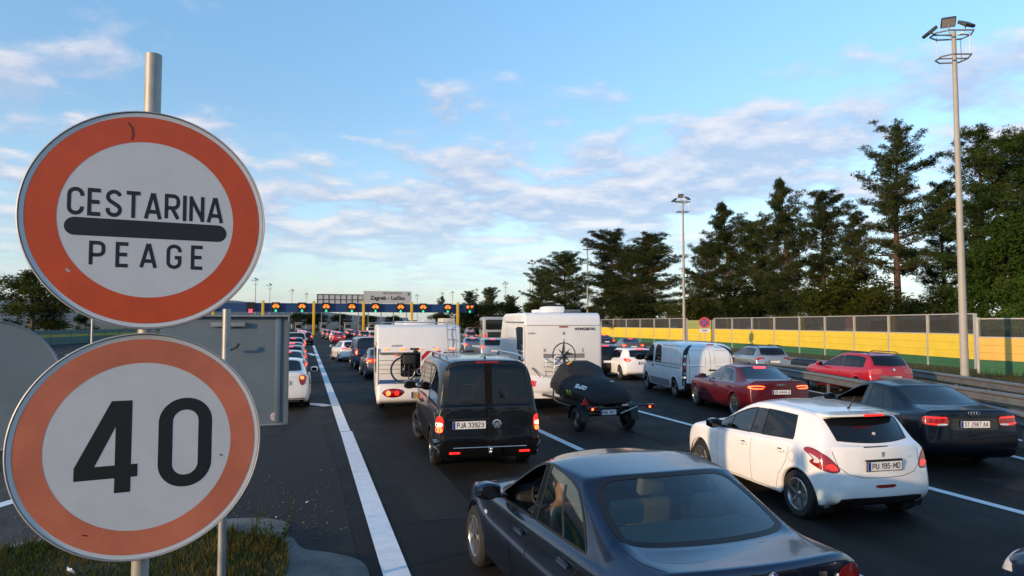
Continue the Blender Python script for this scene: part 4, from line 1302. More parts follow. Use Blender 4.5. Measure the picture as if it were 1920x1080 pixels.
# ------------------------------------------------------------------ guardrails
M_rail = mat('guardrail_steel', (.21, .215, .22), .5, .5, vary=.2, vscale=3)
def guardrail(label, pts, z=.75, side=1, spacing=2.0, double=False):
    t = thing('guardrail', label, 'guardrail', group='guardrails')
    P = [Vector((*p, 0)) for p in pts]
    dense = []
    for a, b in zip(P, P[1:]):
        k = max(1, round((b - a).length / 4.0))
        dense += [a.lerp(b, q / k) for q in range(k)]
    dense.append(P[-1])
    prof = [(0, .155), (.035, .15), (.08, .115), (.08, .075), (.015, .03), (.015, -.03), (.08, -.075), (.08, -.115), (.035, -.15), (0, -.155)]
    def beam(sgn, off):
        for k in range(len(dense) - 1):
            a, b = dense[k], dense[k + 1]
            d = (b - a).normalized(); nrm = Vector((-d.y, d.x, 0)) * sgn
            mb = MB()
            for p in (a - d * .03, b + d * .03):
                mb.v += [tuple(p + nrm * (off + x + (.002 if k % 2 else 0)) + Vector((0, 0, z - .155 + h))) for x, h in prof]
            n = len(prof)
            mb.f = [(i, i + 1, n + i + 1, n + i) for i in range(n - 1)]
            mb.build('beam', M_rail, t, smooth=False)
    beam(side, .12)
    if double: beam(-side, .12)
    L_ = 0.
    for a, b in zip(dense, dense[1:]):
        k = max(1, round((b - a).length / spacing))
        for q in range(k):
            p = a.lerp(b, q / k); d = b - a
            bx('post', (p.x, p.y, z / 2 - .05), (.10, .06, z - .1), M_rail, t, rz=math.atan2(d.y, d.x))
            if double: bx('spacer', (p.x, p.y, z - .14), (.08, .26, .12), M_rail, t, rz=math.atan2(d.y, d.x))
    return t
guardrail('double-sided guardrail right of the black-blue sedan', [(10.5, 2.0), (14.42, 10.97), (16.35, 15.2), (18.1, 20.9), (19.2, 25), (20.2, 33), (20.6, 45), (20.8, 62)], .76, 1, 2.0, True)
guardrail('second guardrail row just behind the double-sided guardrail', [(13.3, 2.5), (16.9, 11.6), (18.8, 17.6), (20.2, 23.8), (20.9, 30)], .80, 1, 2.0, False)
guardrail('far guardrail at the foot of the yellow noise barrier', [(17.5, 6), (20.8, 15.7), (23.7, 23.0), (25.1, 30.8), (25.8, 42), (25.9, 60), (25.4, 90), (26.4, 130)], .78, 1, 2.0, False)
sheet('verge', [(17.8, 6), (21.2, 15.6), (24.1, 22.8), (25.5, 30.6), (26.2, 42), (26.3, 60), (26, 90), (27, 130), (46, 130), (44, 67), (36.4, 30), (30, 10)], .004, M_grassg)
grass('grass', [(18.2, 6), (21.4, 15.6), (24.3, 22.8), (25.7, 30.6), (26.4, 42), (34, 42), (34, 24), (30, 10)], 9000, .35, leaf_mat('verge_grass_blades', (.035, .05, .012), (.09, .075, .025), .8, .3), 'rough grass between the far guardrail and the noise barrier', z0=0., seed=5)

# ------------------------------------------------------------------ no-stopping sign by the barrier
def nostop():
    p = gp(1321, 652)
    p = hz_at(1321, 64)
    t = thing('no_stopping_sign', 'round blue no-stopping sign with red border and a small plate below', 'road sign', p, math.atan2(-p.y, -p.x))
    MB().tube([(-.06, 0, 0), (-.06, 0, 3.0)], .04, 8).build('post', M_galv, t)
    z = 2.66
    MB().lathe([(.001, -.02), (.50, -.02), (.50, 0), (.001, 0)], 36, 'X', (0, 0, z)).build('plate', M_galv, t)
    MB().lathe([(.36, .006), (.50, .006)], 36, 'X', (0, 0, z)).build('red_ring', mat('nostop_red', (.55, .04, .03), .4), t)
    MB().lathe([(.001, .004), (.36, .004)], 36, 'X', (0, 0, z)).build('blue_field', mat('nostop_blue', (.02, .07, .32), .4), t)
    for k, a in enumerate((45, -45)): bx('red_cross', (.010 + .002 * k, 0, z), (.002, .78, .09), mat('nostop_red'), t, rx=R(a))
    bx('plate_below', (0, 0, 1.92), (.02, .90, .36), ret_white, t)
    lettering('lettering', 'ZONA', .16, Matrix.Translation((.006, 0, 1.92)) @ MS, M_ink, t, .18)
nostop()

# ------------------------------------------------------------------ floodlight masts
M_mast = mat('mast_concrete', (.36, .345, .32), .6, vary=.1, vscale=2)
M_flood = mat('floodlight_housing', (.08, .08, .085), .5, .4)
def mast_proto(loc, label, h=16.2):
    t = thing('light_mast', label, 'light mast', loc, R(-20), 'floodlight masts')
    MB().tube([(0, 0, 0), (0, 0, h * .45), (0, 0, h - .3)], .2, 14, True, [.175, .135, .09]).build('pole', M_mast, t, smooth='auto')
    bx('base_plate', (0, 0, .04), (.6, .6, .08), M_galv, t)
    for z, sx in ((h - .45, .80), (h - 1.55, .62)):
        mb = MB()
        pts = [(-1.15 * sx, -.25, z), (-.6 * sx, -.55, z), (.75 * sx, -.5, z), (.95 * sx, .0, z), (.75 * sx, .5, z), (-.6 * sx, .55, z), (-1.15 * sx, .25, z), (-1.15 * sx, -.25, z)]
        mb.tube(pts, .04, 5); mb.tube([(-1.15 * sx, 0, z), (.95 * sx, 0, z)], .035, 5)
        mb.build('platform_ring', M_galv, t)
    for x, y in ((-.6, .3), (.5, .35), (.5, -.35)): MB().tube([(x, y, h - 1.55), (x, y, h - .45)], .015, 4).build('hanger', M_galv, t)
    for x, y, z, rz, ry in ((-.12, .18, h + .22, R(70), R(38)), (-1.08, -.05, h - .32, R(180), R(40)), (.40, -.30, h - .08, R(-70), R(38))):
        o = MB().box((0, 0, 0), (.50, .60, .15)).build('floodlight', M_flood, t, smooth='auto', bevel=.04)
        o.location = (x, y, z); o.rotation_euler = (0, ry, rz)
        bx('floodlight_glass', (0, 0, -.079), (.42, .52, .01), mat('lamp_glass_off', (.35, .36, .38), .15), o)
        MB().tube([(x, y, z), (x * .75, y * .8, h - .45), (0, 0, h - .5)], .03, 5).build('bracket', M_galv, t)
    return t
m0 = mast_proto(tuple(hz_at(1806, 31)), 'tall light mast standing in front of the yellow barrier on the right')
def mast(px, top, label):
    d = (16.6 - 2.6) * 1300 / (606 - top)
    c = copy_tree(m0); p = hz_at(px, d); c.location = p; c['label'] = label
    c.rotation_euler = (0, 0, R(-20 + (px * 7 % 40)))
mast(1283, 362, 'light mast above the white panel van')
mast(1102, 445, 'light mast above the white motorhome')
mast(999, 487, 'first light mast left of the pine group over the motorhome'); mast(994, 512, 'short-looking far light mast beside the mast left of the pine group')
mast(948, 528, 'far light mast above the coach'); mast(893, 541, 'far light mast at the right end of the gantry'); mast(848, 546, 'far light mast above the last gantry lane sign')
mast(829, 548, 'faint far light mast left of the last gantry sign'); mast(782, 552, 'faint far light mast right of the white place-name sign')
mast(478, 521, 'far light mast beside the round toll sign'); mast(505, 531, 'second far light mast from the toll sign'); mast(547, 542, 'third far light mast from the toll sign'); mast(574, 549, 'fourth far light mast from the toll sign')
p = hz_at(173, 46)
tag(MB().tube([(p.x, p.y, 0), (p.x, p.y, 2.9)], .07, 8).build('post', M_galv), 'thin grey post showing between the two round signs', 'post')
p = hz_at(309, 40)
tag(MB().tube([(p.x, p.y, 0), (p.x, p.y, 2.35)], .07, 8).build('post', M_galv), 'short post beside the gap under the toll sign', 'post')

# ------------------------------------------------------------------ toll gantry
GV = 158.
def gx(px, v=GV):
    d = ray(px, 606); return d.x / d.y * v
def gz(px, py, v=GV):
    d = ray(px, py); return CAM_H + d.z * (v / d.y)
def gantry():
    t = thing('toll_gantry', 'blue overhead gantry on yellow posts across the toll lanes', 'gantry')
    M_gb = mat('gantry_blue', (.012, .050, .16), .5, vary=.08, vscale=.3)
    M_gy = mat('gantry_yellow', (.72, .42, .02), .5, vary=.06)
    zt, zb = gz(680, 569.5), gz(680, 585.5)
    xs_ = [gx(p) for p in (400, 493, 588, 681, 771, 857)] + [gx(889)]
    for a, b in zip(xs_, xs_[1:]):
        bx('beam', ((a + b) / 2, GV, (zt + zb) / 2), (b - a - .06, 1.0, zt - zb), M_gb, t)
        bx('beam_rail', ((a + b) / 2, GV - .53, zt - .06), (b - a - .06, .06, .10), mat('gantry_blue_trim', (.03, .08, .22), .5), t)
    for x in xs_[:-1]:
        bx('post', (x, GV - .75, (zt + .5) / 2), (.55, .5, zt + .5), M_gy, t, bevel=.05)
    M_bk = mat('sign_black', (.006, .006, .007), .6)
    M_or = mat('led_orange', (.8, .22, .02), .5, emit=(1, .20, .02), estr=.6)
    M_gr = mat('led_green', (.02, .6, .4), .5, emit=(.05, .95, .62), estr=.35)
    M_rd = mat('led_red', (.8, .02, .05), .5, emit=(1, .05, .10), estr=1.4)
    def lane_sign(px, kind):
        x = gx(px); u = (zt - zb) / 16.   # one photo pixel
        yf = GV - 1.02
        s = bx('lane_display', (x, yf + .12, zt - 7.5 * u), (14 * u, .22, 17.5 * u), M_bk, t)
        if kind == 'x':
            for k, a in enumerate((45, -45)): bx('display_cross', (x, yf - .004 * (k + 1), zb + 1.5 * u), (8 * u, .03, 2.2 * u), M_rd, t, ry=R(a))
            return
        z = zt - 5 * u
        if kind == 'car':
            # car pictogram
            for poly in ([(-6, -2.2), (-6, -.2), (-4.2, .8), (-3, 3.2), (2.6, 3.2), (4.6, .6), (6, -.2), (6, -2.2)],):
                MB().prism([(x + a * u, z + b * u) for a, b in poly], 'Y', yf - .01, yf - .04).build('display_car', M_or, t)
            for dx in (-3.2, 3.2): MB().lathe([(.001, 0), (1.7 * u, 0), (1.7 * u, .03), (.001, .03)], 12, 'Y', (x + dx * u, yf - .07, z - 2.6 * u)).build('display_wheel', M_or, t)
            MB().prism([(x + a * u, z + b * u) for a, b in [(-2.4, .7), (-1.6, 2.1), (1.4, 2.1), (2.6, .7)]], 'Y', yf - .045, yf - .06).build('display_window', M_bk, t)
        else:
            MB().lathe([(.001, 0), (2.8 * u, 0), (2.8 * u, .03), (.001, .03)], 16, 'Y', (x - 4 * u, yf - .04, z)).build('display_disc', M_or, t)
            MB().prism([(x + a * u, z + b * u) for a, b in [(1, 2.4), (8, 2.4), (4, -2.6), (2.5, -2.4), (4, .6), (1, .6)]], 'Y', yf - .01, yf - .04).build('display_figure', M_or, t)
        za = zb + 2 * u
        MB().prism([(x + a * u, za + b * u) for a, b in [(-3, .4), (-.9, .4), (-.9, 3), (.9, 3), (.9, .4), (3, .4), (0, -3)]], 'Y', yf - .01, yf - .04).build('display_arrow', M_gr, t)
    lane_sign(470, 'x')
    for q in (517, 566, 611, 659, 703, 750, 792, 838): lane_sign(q, 'car')
    lane_sign(879, 'other')
    # place-name board behind, and the grid back of another board
    V2 = 172.
    x0, x1 = gx(681, V2), gx(771, V2); z0, z1 = gz(726, 569, V2), gz(726, 546, V2)
    b = thing('place_name_sign', 'white board reading Zagreb - Lučko above the toll gantry', 'road sign', ((x0 + x1) / 2, V2, 0))
    hb = z1 - z0
    bx('board', (0, 0, (z0 + z1) / 2), (x1 - x0, .2, hb), mat('board_white', (.50, .50, .50), .6, vary=.05), b)
    for q in (-.4, -.13, .13, .4): bx('support', (q * (x1 - x0), .3, z0 / 2), (.2, .2, z0), M_galv, b)
    cu = bpy.data.curves.new('lettering', 'FONT'); cu.body = 'Zagreb - Lučko'; cu.size = hb * .44; cu.align_x = 'CENTER'; cu.extrude = .01; cu.offset = .03
    fo = bpy.data.objects.new('lettering', cu); C.objects.link(fo)
    me = bpy.data.meshes.new_from_object(fo.evaluated_get(bpy.context.evaluated_depsgraph_get())); bpy.data.objects.remove(fo)
    me.materials.clear(); me.materials.append(M_ink)
    fo = bpy.data.objects.new('lettering', me); C.objects.link(fo); fo.parent = b
    fo.rotation_euler = (PI / 2, 0, 0); fo.location = (0, -.13, z0 + hb * .30)
    lettering('small_lettering', 'NAPLATNA POSTAJA', hb * .11, Matrix.Translation((.1 * (x1 - x0), -.115, z1 - hb * .16)) @ Matrix(((1, 0, 0, 0), (0, 0, -1, 0), (0, 1, 0, 0), (0, 0, 0, 1))), M_ink, b, .18, .22, (x1 - x0) * .38)
    bx('board_emblem', ((x1 - x0) * .44, -.11, z1 - hb * .22), (hb * .18, .02, hb * .22), mat('emblem_green', (.05, .20, .12), .5), b)
    x0, x1 = gx(594, V2), gx(681, V2); z0, z1 = gz(640, 571, V2), gz(640, 552, V2)
    b2 = thing('sign_panel', 'pale board seen from behind with a dark grid frame next to the place-name board', 'road sign', ((x0 + x1) / 2, V2 + .5, 0))
    w = x1 - x0
    bx('board', (0, .3, (z0 + z1) / 2), (w, .1, z1 - z0), mat('board_white'), b2)
    for k in range(9): bx('frame_bar', (-w / 2 + w * k / 8, .2, (z0 + z1) / 2), (.14, .08, z1 - z0), M_flood, b2)
    for k in range(3): bx('frame_rail', (0, .1, z0 + (z1 - z0) * k / 2), (w, .08, .14), M_flood, b2)
    for q in (-.4, 0, .4): bx('support', (q * w, .6, z0 / 2), (.2, .2, z0), M_galv, b2)
gantry()
# toll booths under the far roof line
booth_m = mat('booth_white', (.22, .23, .24), .5)
for k, px in enumerate((560, 606, 652, 697, 741, 785, 828, 866)):
    x = gx(px, 205)
    b = thing('toll_booth', ['first', 'second', 'third', 'fourth', 'fifth', 'sixth', 'seventh', 'eighth'][k] + ' toll booth from the left beyond the gantry', 'toll booth', (x, 205, 0), 0, 'toll booths')
    bx('cabin', (0, 0, 1.3), (1.8, 3.2, 2.6), booth_m, b, bevel=.1); bx('window', (0, -1.63, 1.7), (1.4, .04, 1.0), M_gdark, b)
    bx('roof', (0, 0, 2.75), (2.3, 3.8, .22), M_galv, b); bx('island', (0, -1, .1), (2.1, 8, .2), M_conc, b)
    bx('impact_post', (0, -4.6, .6), (.6, .5, 1.2), M_galv, b, bevel=.1)

# ------------------------------------------------------------------ far hill
def hill():
    mb = MB()
    nx, ny = 70, 14
    r_ = random.Random(4)
    for j in range(ny):
        for i in range(nx):
            az = R(-62 + 70 * i / (nx - 1)) ; dist = 5200 + 260 * j
            x, y = math.sin(az) * dist, math.cos(az) * dist
            px = 960 + 1300 * math.tan(az - YAW)
            prof = interp([(-2500, 260), (-600, 250), (-100, 235), (60, 215), (350, 238), (440, 225), (520, 175), (600, 130), (720, 70), (900, 25), (1200, 0)], px)
            h = prof * math.sin(PI * min(1, j / (ny * .62)) * .5) + noise.noise(Vector((x * .0012, y * .0012, 0))) * 30 * min(1, j / 5)
            mb.v.append((x, y, max(-5, h - 5)))
    mb.f = [(j * nx + i, j * nx + i + 1, (j + 1) * nx + i + 1, (j + 1) * nx + i) for j in range(ny - 1) for i in range(nx - 1)]
    o = mb.build('hill', mat('forested_hill', (.030, .050, .050), .95, vary=.25, vscale=.004), smooth=True)
    o['kind'] = 'structure'
hill()

# ------------------------------------------------------------------ evening air
def haze():
    m = bpy.data.materials.new('evening_haze'); m.use_nodes = True
    t = m.node_tree; t.nodes.clear()
    out = N(t, 'ShaderNodeOutputMaterial'); v = N(t, 'ShaderNodeVolumePrincipled')
    v.inputs['Color'].default_value = (.80, .90, 1.0, 1)
    v.inputs['Density'].default_value = 2.2e-5
    v.inputs['Anisotropy'].default_value = .2
    t.links.new(v.outputs[0], out.inputs['Volume'])
    o = MB().box((0, 0, 140), (18400, 18400, 282)).build('haze', m)
    tag(o, 'thin blue evening haze over the whole place', 'haze', kind='stuff')
haze()
# ------------------------------------------------------------------ trees
M_bark = mat('pine_bark', (.085, .05, .032), .9, vary=.35, vscale=4, bump=.8, bscale=9)
M_pine = leaf_mat('pine_needles', (.018, .036, .012), (.070, .078, .026), .5, .18)
M_pineg = leaf_mat('pine_needles_green', (.022, .046, .013), (.070, .100, .024), .4, .2)
M_leaf = leaf_mat('leaf_olive', (.034, .052, .011), (.115, .120, .024), .45, .3)
M_leafg = leaf_mat('leaf_green', (.028, .062, .013), (.080, .125, .024), .5, .35)
M_leafd = leaf_mat('leaf_dark', (.012, .024, .008), (.045, .058, .016), .3, .2)
def tuft(mb, p, r_, L_, n, up=.35, wide=.22):
    for _ in range(n):
        d = Vector((r_.gauss(0, 1), r_.gauss(0, 1), r_.gauss(up, .8))).normalized()
        s = d.cross(Vector((r_.uniform(-1, 1), r_.uniform(-1, 1), r_.uniform(-1, 1)))).normalized()
        l_ = L_ * r_.uniform(.6, 1.25); w = l_ * wide
        o = len(mb.v)
        mb.v += [tuple(p + d * l_ * .1 - s * w * .5), tuple(p + d * l_ * .1 + s * w * .5), tuple(p + d * l_ + s * w * .15), tuple(p + d * l_ - s * w * .15)]
        mb.f.append((o, o + 1, o + 2, o + 3))
def pine(seed, h, start=.35, spread=.26, dens=1., conical=.5, lean=0.):
    """black pine: bare lower trunk, uneven whorls of limbs, dense needle pads towards their ends"""
    r_ = random.Random(seed)
    tr = MB(); cr = MB()
    def ax(f): return Vector((lean * h * f * f + .10 * math.sin(f * 5 + seed), .08 * math.sin(f * 4 + seed * 2), h * f))
    tr.tube([ax(k / 8) for k in range(9)], .2, 8, True, [max(.03, .019 * h * (1 - .88 * k / 8)) for k in range(9)])
    # a few dead stubs on the bare trunk
    for k in range(7):
        f = start * r_.uniform(.45, 1.); a = r_.uniform(0, 6.28); L_ = r_.uniform(.6, 1.8)
        tr.tube([ax(f), ax(f) + Vector((math.cos(a) * L_, math.sin(a) * L_, L_ * .15))], .02, 4, False, [.035, .01])
    f = start
    while f < .97:
        k = (f - start) / (1 - start)
        rad = h * spread * ((1 - k) ** (.40 + .5 * conical)) * (.60 + .40 * min(1, (k + .10) * 3)) + .30
        nb = r_.choice((3, 3, 4, 4))
        a0 = r_.uniform(0, 6.28)
        for q in range(nb):
            if r_.random() < .12: continue
            a = a0 + 6.283 * q / nb + r_.uniform(-.4, .4)
            L_ = rad * r_.choice((r_.uniform(.35, .8), r_.uniform(.7, 1.2)))
            rise = r_.uniform(-.12, .22) + .40 * k
            b0 = ax(f + r_.uniform(-.008, .008)); d = Vector((math.cos(a), math.sin(a), 0)); sd_ = Vector((-d.y, d.x, 0))
            pts = [b0 + d * L_ * t_ + Vector((0, 0, L_ * (rise * t_ + .16 * t_ * t_))) for t_ in (0, .35, .7, 1)]
            r0 = .012 * h * (1 - .8 * k) * .30 + .012
            tr.tube(pts, r0, 5, False, [r0, r0 * .75, r0 * .5, r0 * .25])
            ncl = max(3, int(L_ * 2.6 * dens + 1))
            for s_ in range(ncl):
                t_ = lerp(.18 if L_ > .8 else .05, 1.02, (s_ + r_.random()) / ncl)
                c = pts[0].lerp(pts[3], t_) + Vector((0, 0, L_ * .16 * (t_ * t_ - t_) + .12))
                c += sd_ * r_.gauss(0, .16 * L_ * (1.1 - .5 * t_)) + Vector((0, 0, r_.gauss(0, .07)))
                pr = r_.uniform(.40, .66) * (.8 + .2 * (1 - k))
                for _ in range(26):
                    e = Vector((r_.gauss(0, 1), r_.gauss(0, 1), r_.gauss(.1, 1))).normalized() * (r_.random() ** .45)
                    tuft(cr, c + Vector((e.x * pr, e.y * pr, e.z * pr * .55)), r_, .19, 6, .5, .20)
        f += r_.uniform(.019, .038) * (14 / h) ** .5
    c = ax(1.)
    for _ in range(30): tuft(cr, c + Vector((r_.gauss(0, .12), r_.gauss(0, .12), r_.uniform(-.7, .1))), r_, .2, 6, .7, .2)
    return tr, cr
def leafy(seed, h, w, dens=1., leaf=.20, start=.12, flat=1., droop=0.):
    """broadleaf tree or tall shrub: several leafy masses on limbs"""
    r_ = random.Random(seed)
    tr = MB(); cr = MB()
    nl = 5
    tr.tube([(0, 0, 0), (.05, .03, h * .3), (.02, -.04, h * .62)], .1, 7, True, [.022 * h, .016 * h, .008 * h])
    blobs = []
    for k in range(int(13 * dens) + 4):
        z = h * (start + (1 - start) * (r_.random() ** .8))
        kk = (z / h - start) / (1 - start)
        rad = w * (.35 + .65 * math.sin(PI * (.18 + .72 * kk))) * r_.uniform(.25, 1.)
        a = r_.uniform(0, 6.28)
        c = Vector((math.cos(a) * rad * .75, math.sin(a) * rad * .75, z * .93))
        blobs.append((c, r_.uniform(.16, .30) * w + .25))
        st = Vector((0, 0, min(c.z * .75, h * .6)))
        tr.tube([st, st.lerp(c, .55) + Vector((0, 0, .1)), c], .03, 5, False, [.010 * h * .6, .006 * h * .6, .01])
    for c, br in blobs:
        n = int(95 * dens * (br / .6) ** 1.6)
        for _ in range(n):
            d = Vector((r_.gauss(0, 1), r_.gauss(0, 1), r_.gauss(0, .85)))
            if d.length == 0: continue
            d = d.normalized() * br * (r_.random() ** .4) * r_.uniform(.7, 1.15)
            p = c + d
            p.z -= droop * abs(r_.gauss(0, 1)) * br
            if p.z < .05: continue
            tuft(cr, p, r_, leaf, 3, 0. - droop, .55)
    return tr, cr
def tree(name, label, parts, loc, m_leaf, rz=0., s=1., group=None, cat='tree', bark=None):
    t = thing(name, label, cat, loc, rz, group)
    t.scale = (s, s, s)
    a = parts[0].build('trunk', bark or M_bark, t, smooth='auto') if isinstance(parts[0], MB) else None
    b = parts[1].build('crown', m_leaf, t)
    return t
def tree_copy(src, label, loc, rz, s, m_leaf=None, sz=None, sx=None):
    c = copy_tree(src); c.location = loc; c.rotation_euler = (0, 0, rz); c.scale = (sx or s, sx or s, sz or s); c['label'] = label
    if m_leaf:
        for ch in c.children:
            if ch.name.startswith('crown'):
                ch.material_slots[0].link = 'OBJECT'; ch.material_slots[0].material = m_leaf
    return c
PG = 'pines behind the noise barrier'
WD = [(-300, 0), (1000, 0), (1001, 130), (1145, 104), (1340, 82), (1500, 65), (1660, 53), (1830, 44), (1960, 38)]
def behind(px, d, gap): return max(d, interp(WD, px) + gap)
def H_(top, d): return CAM_H + (606 - top) / 1300 * d
pv = [pine(3, 17., .34, .225, 1.1, .18), pine(8, 14., .24, .27, 1.2, .30), pine(21, 13., .22, .27, 1.1, .75, .02), pine(34, 12., .12, .36, 1.2, .2)]
hs_ = [17., 14., 13., 12.]
protos = {}
pines = [  # variant, pixel x, top y, depth, width factor, label
    (0, 1688, 228, 52, 1.0, 'tallest pine with a bare lower trunk left of the near light mast', M_pine),
    (0, 1846, 232, 50, 1.05, 'broad pine right behind the near light mast', M_pineg),
    (1, 1925, 250, 46, 1.15, 'green pine cut off by the right edge of the picture', M_pineg),
    (1, 1548, 362, 57, 1.05, 'dark pine left of the tallest pine', M_pine),
    (2, 1476, 332, 60, .85, 'slender pine with a narrow leaning tip', M_pine),
    (2, 1366, 378, 64, 1.05, 'sparse-topped pine right of the mast above the panel van', M_pine),
    (3, 1424, 415, 62, 1.1, 'low wide pine between the sparse-topped and the slender pine', M_pine),
    (3, 1326, 455, 72, .85, 'low pine just right of the mast above the panel van', M_pine),
    (1, 1606, 400, 66, .8, 'pine half hidden behind the tallest pine', M_pine),
    (1, 1772, 345, 62, .8, 'pine seen between the tallest pine and the near mast', M_pine),
    (1, 1146, 434, 96, 1.55, 'tallest pine of the group over the motorhome', M_pine),
    (1, 1222, 440, 92, 1.55, 'broad pine at the right end of the group over the motorhome', M_pine),
    (3, 1060, 476, 104, 1.4, 'pine at the left end of the group over the motorhome', M_pine),
    (3, 1016, 506, 112, 1.2, 'smaller pine sloping down at the left of the group over the motorhome', M_pine),
    (3, 1185, 470, 100, 1.4, 'pine in the middle of the group over the motorhome', M_pine),
    (3, 919, 541, 175, 1.0, 'dark far pine above the coach', M_pine),
    (3, 880, 548, 190, 1.0, 'dark far pine behind the right end of the gantry', M_pine),
    (2, 827, 555, 215, 1.0, 'small pointed far pine behind the gantry', M_pine),
    (3, 958, 556, 150, 1.0, 'low far pine left of the motorhome roof', M_pine),
]
for v, px, top, d, wf, lab, ml in pines:
    d = behind(px, d, 7)
    h = H_(top, d); loc = hz_at(px, d); s = h / hs_[v]
    if v not in protos:
        protos[v] = tree('pine_tree', lab, pv[v], loc, ml, R(px * 13 % 360), 1., PG)
        protos[v].scale = (s * wf, s * wf, s)
    else:
        tree_copy(protos[v], lab, loc, R(px * 13 % 360), s, ml, s, s * wf)
lv = [leafy(5, 6., 2.3, 1.1, .17, .05), leafy(9, 6., 2.7, 1.2, .17, .02, droop=.35), leafy(15, 5., 2.8, 1.2, .17, .0), leafy(27, 9., 3.4, 1.5, .19, .18)]
lh = [6., 6., 5., 9.]
lprotos = {}
bushes = [
    (3, 60, 508, 92, 1.7, 'olive broadleaf tree behind the teal barrier at the left edge', M_leaf, 'tree'),
    (0, 160, 585, 108, 1.2, 'dark shrub behind the teal barrier right of the olive tree', M_leafd, 'shrub'),
    (0, 250, 590, 112, 1.3, 'low dark shrub showing under the toll sign', M_leafd, 'shrub'),
    (3, -60, 530, 90, 1.1, 'broadleaf tree cut off by the left edge behind the barrier', M_leaf, 'tree'),
    (1, 1575, 484, 50, 1.25, 'yellow-green weeping tree in front of the pines', M_leaf, 'tree'),
    (1, 1640, 505, 49, 1.1, 'second yellow-green weeping tree below the tallest pine', M_leaf, 'tree'),
    (3, 1885, 400, 41, 1.0, 'fresh green broadleaf tree right of the near mast', M_leafg, 'tree'),
    (3, 1950, 470, 38, 1.0, 'fresh green broadleaf tree cut off by the right edge', M_leafg, 'tree'),
    (0, 1840, 500, 43, 1.1, 'green bush leaning over the barrier at the near mast', M_leafg, 'shrub'),
    (0, 1770, 520, 47, 1.2, 'dark bush between the tallest pine and the near mast', M_leafd, 'shrub'),
    (2, 1715, 535, 46, 1.0, 'dark bush under the tallest pine', M_leafd, 'shrub'),
    (2, 1520, 530, 54, 1.1, 'dark bush left of the weeping trees', M_leafd, 'shrub'),
    (0, 1465, 525, 56, 1.2, 'dark bush under the slender pine', M_leafd, 'shrub'),
    (2, 1410, 530, 60, 1.3, 'dark bush under the low wide pine', M_leafd, 'shrub'),
    (0, 1350, 525, 64, 1.2, 'dark bush right of the no-stopping sign', M_leafd, 'shrub'),
    (2, 1300, 535, 70, 1.3, 'green bush at the mast above the panel van', M_leaf, 'shrub'),
    (0, 1250, 545, 78, 1.3, 'bush below the right end of the motorhome pines', M_leaf, 'shrub'),
    (2, 1190, 545, 86, 1.4, 'bush above the yellow barrier right of the motorhome', M_leafd, 'shrub'),
    (0, 1130, 545, 92, 1.3, 'bush right behind the motorhome roof', M_leafd, 'shrub'),
    (2, 1070, 550, 100, 1.5, 'bush over the left half of the motorhome roof', M_leafd, 'shrub'),
    (0, 1000, 560, 110, 1.3, 'bush left of the motorhome above the coach', M_leaf, 'shrub'),
    (2, 945, 570, 135, 1.4, 'bush behind the coach', M_leafd, 'shrub'),
    (2, 900, 572, 165, 1.6, 'bush behind the far pale barrier', M_leafd, 'shrub'),
    (2, 865, 574, 185, 1.6, 'bush behind the last gantry post', M_leafd, 'shrub'),
    (2, 820, 590, 215, 1.6, 'low bush below the gantry at its right half', M_leafd, 'shrub'),
    (2, 640, 590, 230, 1.6, 'dark bush below the gantry near the second yellow post', M_leafd, 'shrub'),
    (2, 595, 588, 225, 1.8, 'dark bush below the gantry beside the first yellow post', M_leafd, 'shrub'),
    (2, 560, 588, 220, 1.8, 'dark bush below the gantry beside the sign back', M_leafd, 'shrub'),
    (2, 690, 592, 250, 1.6, 'low far bush below the middle of the gantry', M_leafd, 'shrub'),
    (2, 740, 593, 255, 1.6, 'low far bush under the place-name board', M_leafd, 'shrub'),
]
for v, px, top, d, wf, lab, ml, cat in bushes:
    d = behind(px, d, 4)
    if cat == 'shrub' and 1000 < px < 1800: top += 10 + (px * 7 % 23)
    h = H_(top, d); loc = hz_at(px, d); s = h / lh[v]
    nm = 'broadleaf_tree' if cat == 'tree' else 'shrub'
    if v not in lprotos:
        lprotos[v] = tree(nm, lab, lv[v], loc, ml, R(px * 17 % 360), 1., 'trees and bushes along the road', cat)
        lprotos[v].scale = (s * wf, s * wf, s)
    else:
        c = tree_copy(lprotos[v], lab, loc, R(px * 17 % 360), s, ml, s, s * wf)
        c.name = nm; c['category'] = cat

# trees added out of view behind the camera, seen only as dark reflections in the cars
for k, (az, d, v, s) in enumerate(((150, 70, 1, 1.0), (160, 62, 0, .95), (169, 72, 3, 1.1), (177, 64, 1, 1.0), (186, 70, 0, .9), (195, 62, 3, 1.1), (204, 74, 1, 1.1), (212, 66, 3, 1.2))):
    tree_copy(protos[v], 'unseen pine added behind the camera to darken car reflections', (math.sin(R(az)) * d, math.cos(R(az)) * d, 0), R(47 * k), s, None, s, s * 1.5)['group'] = 'pines added behind the camera'
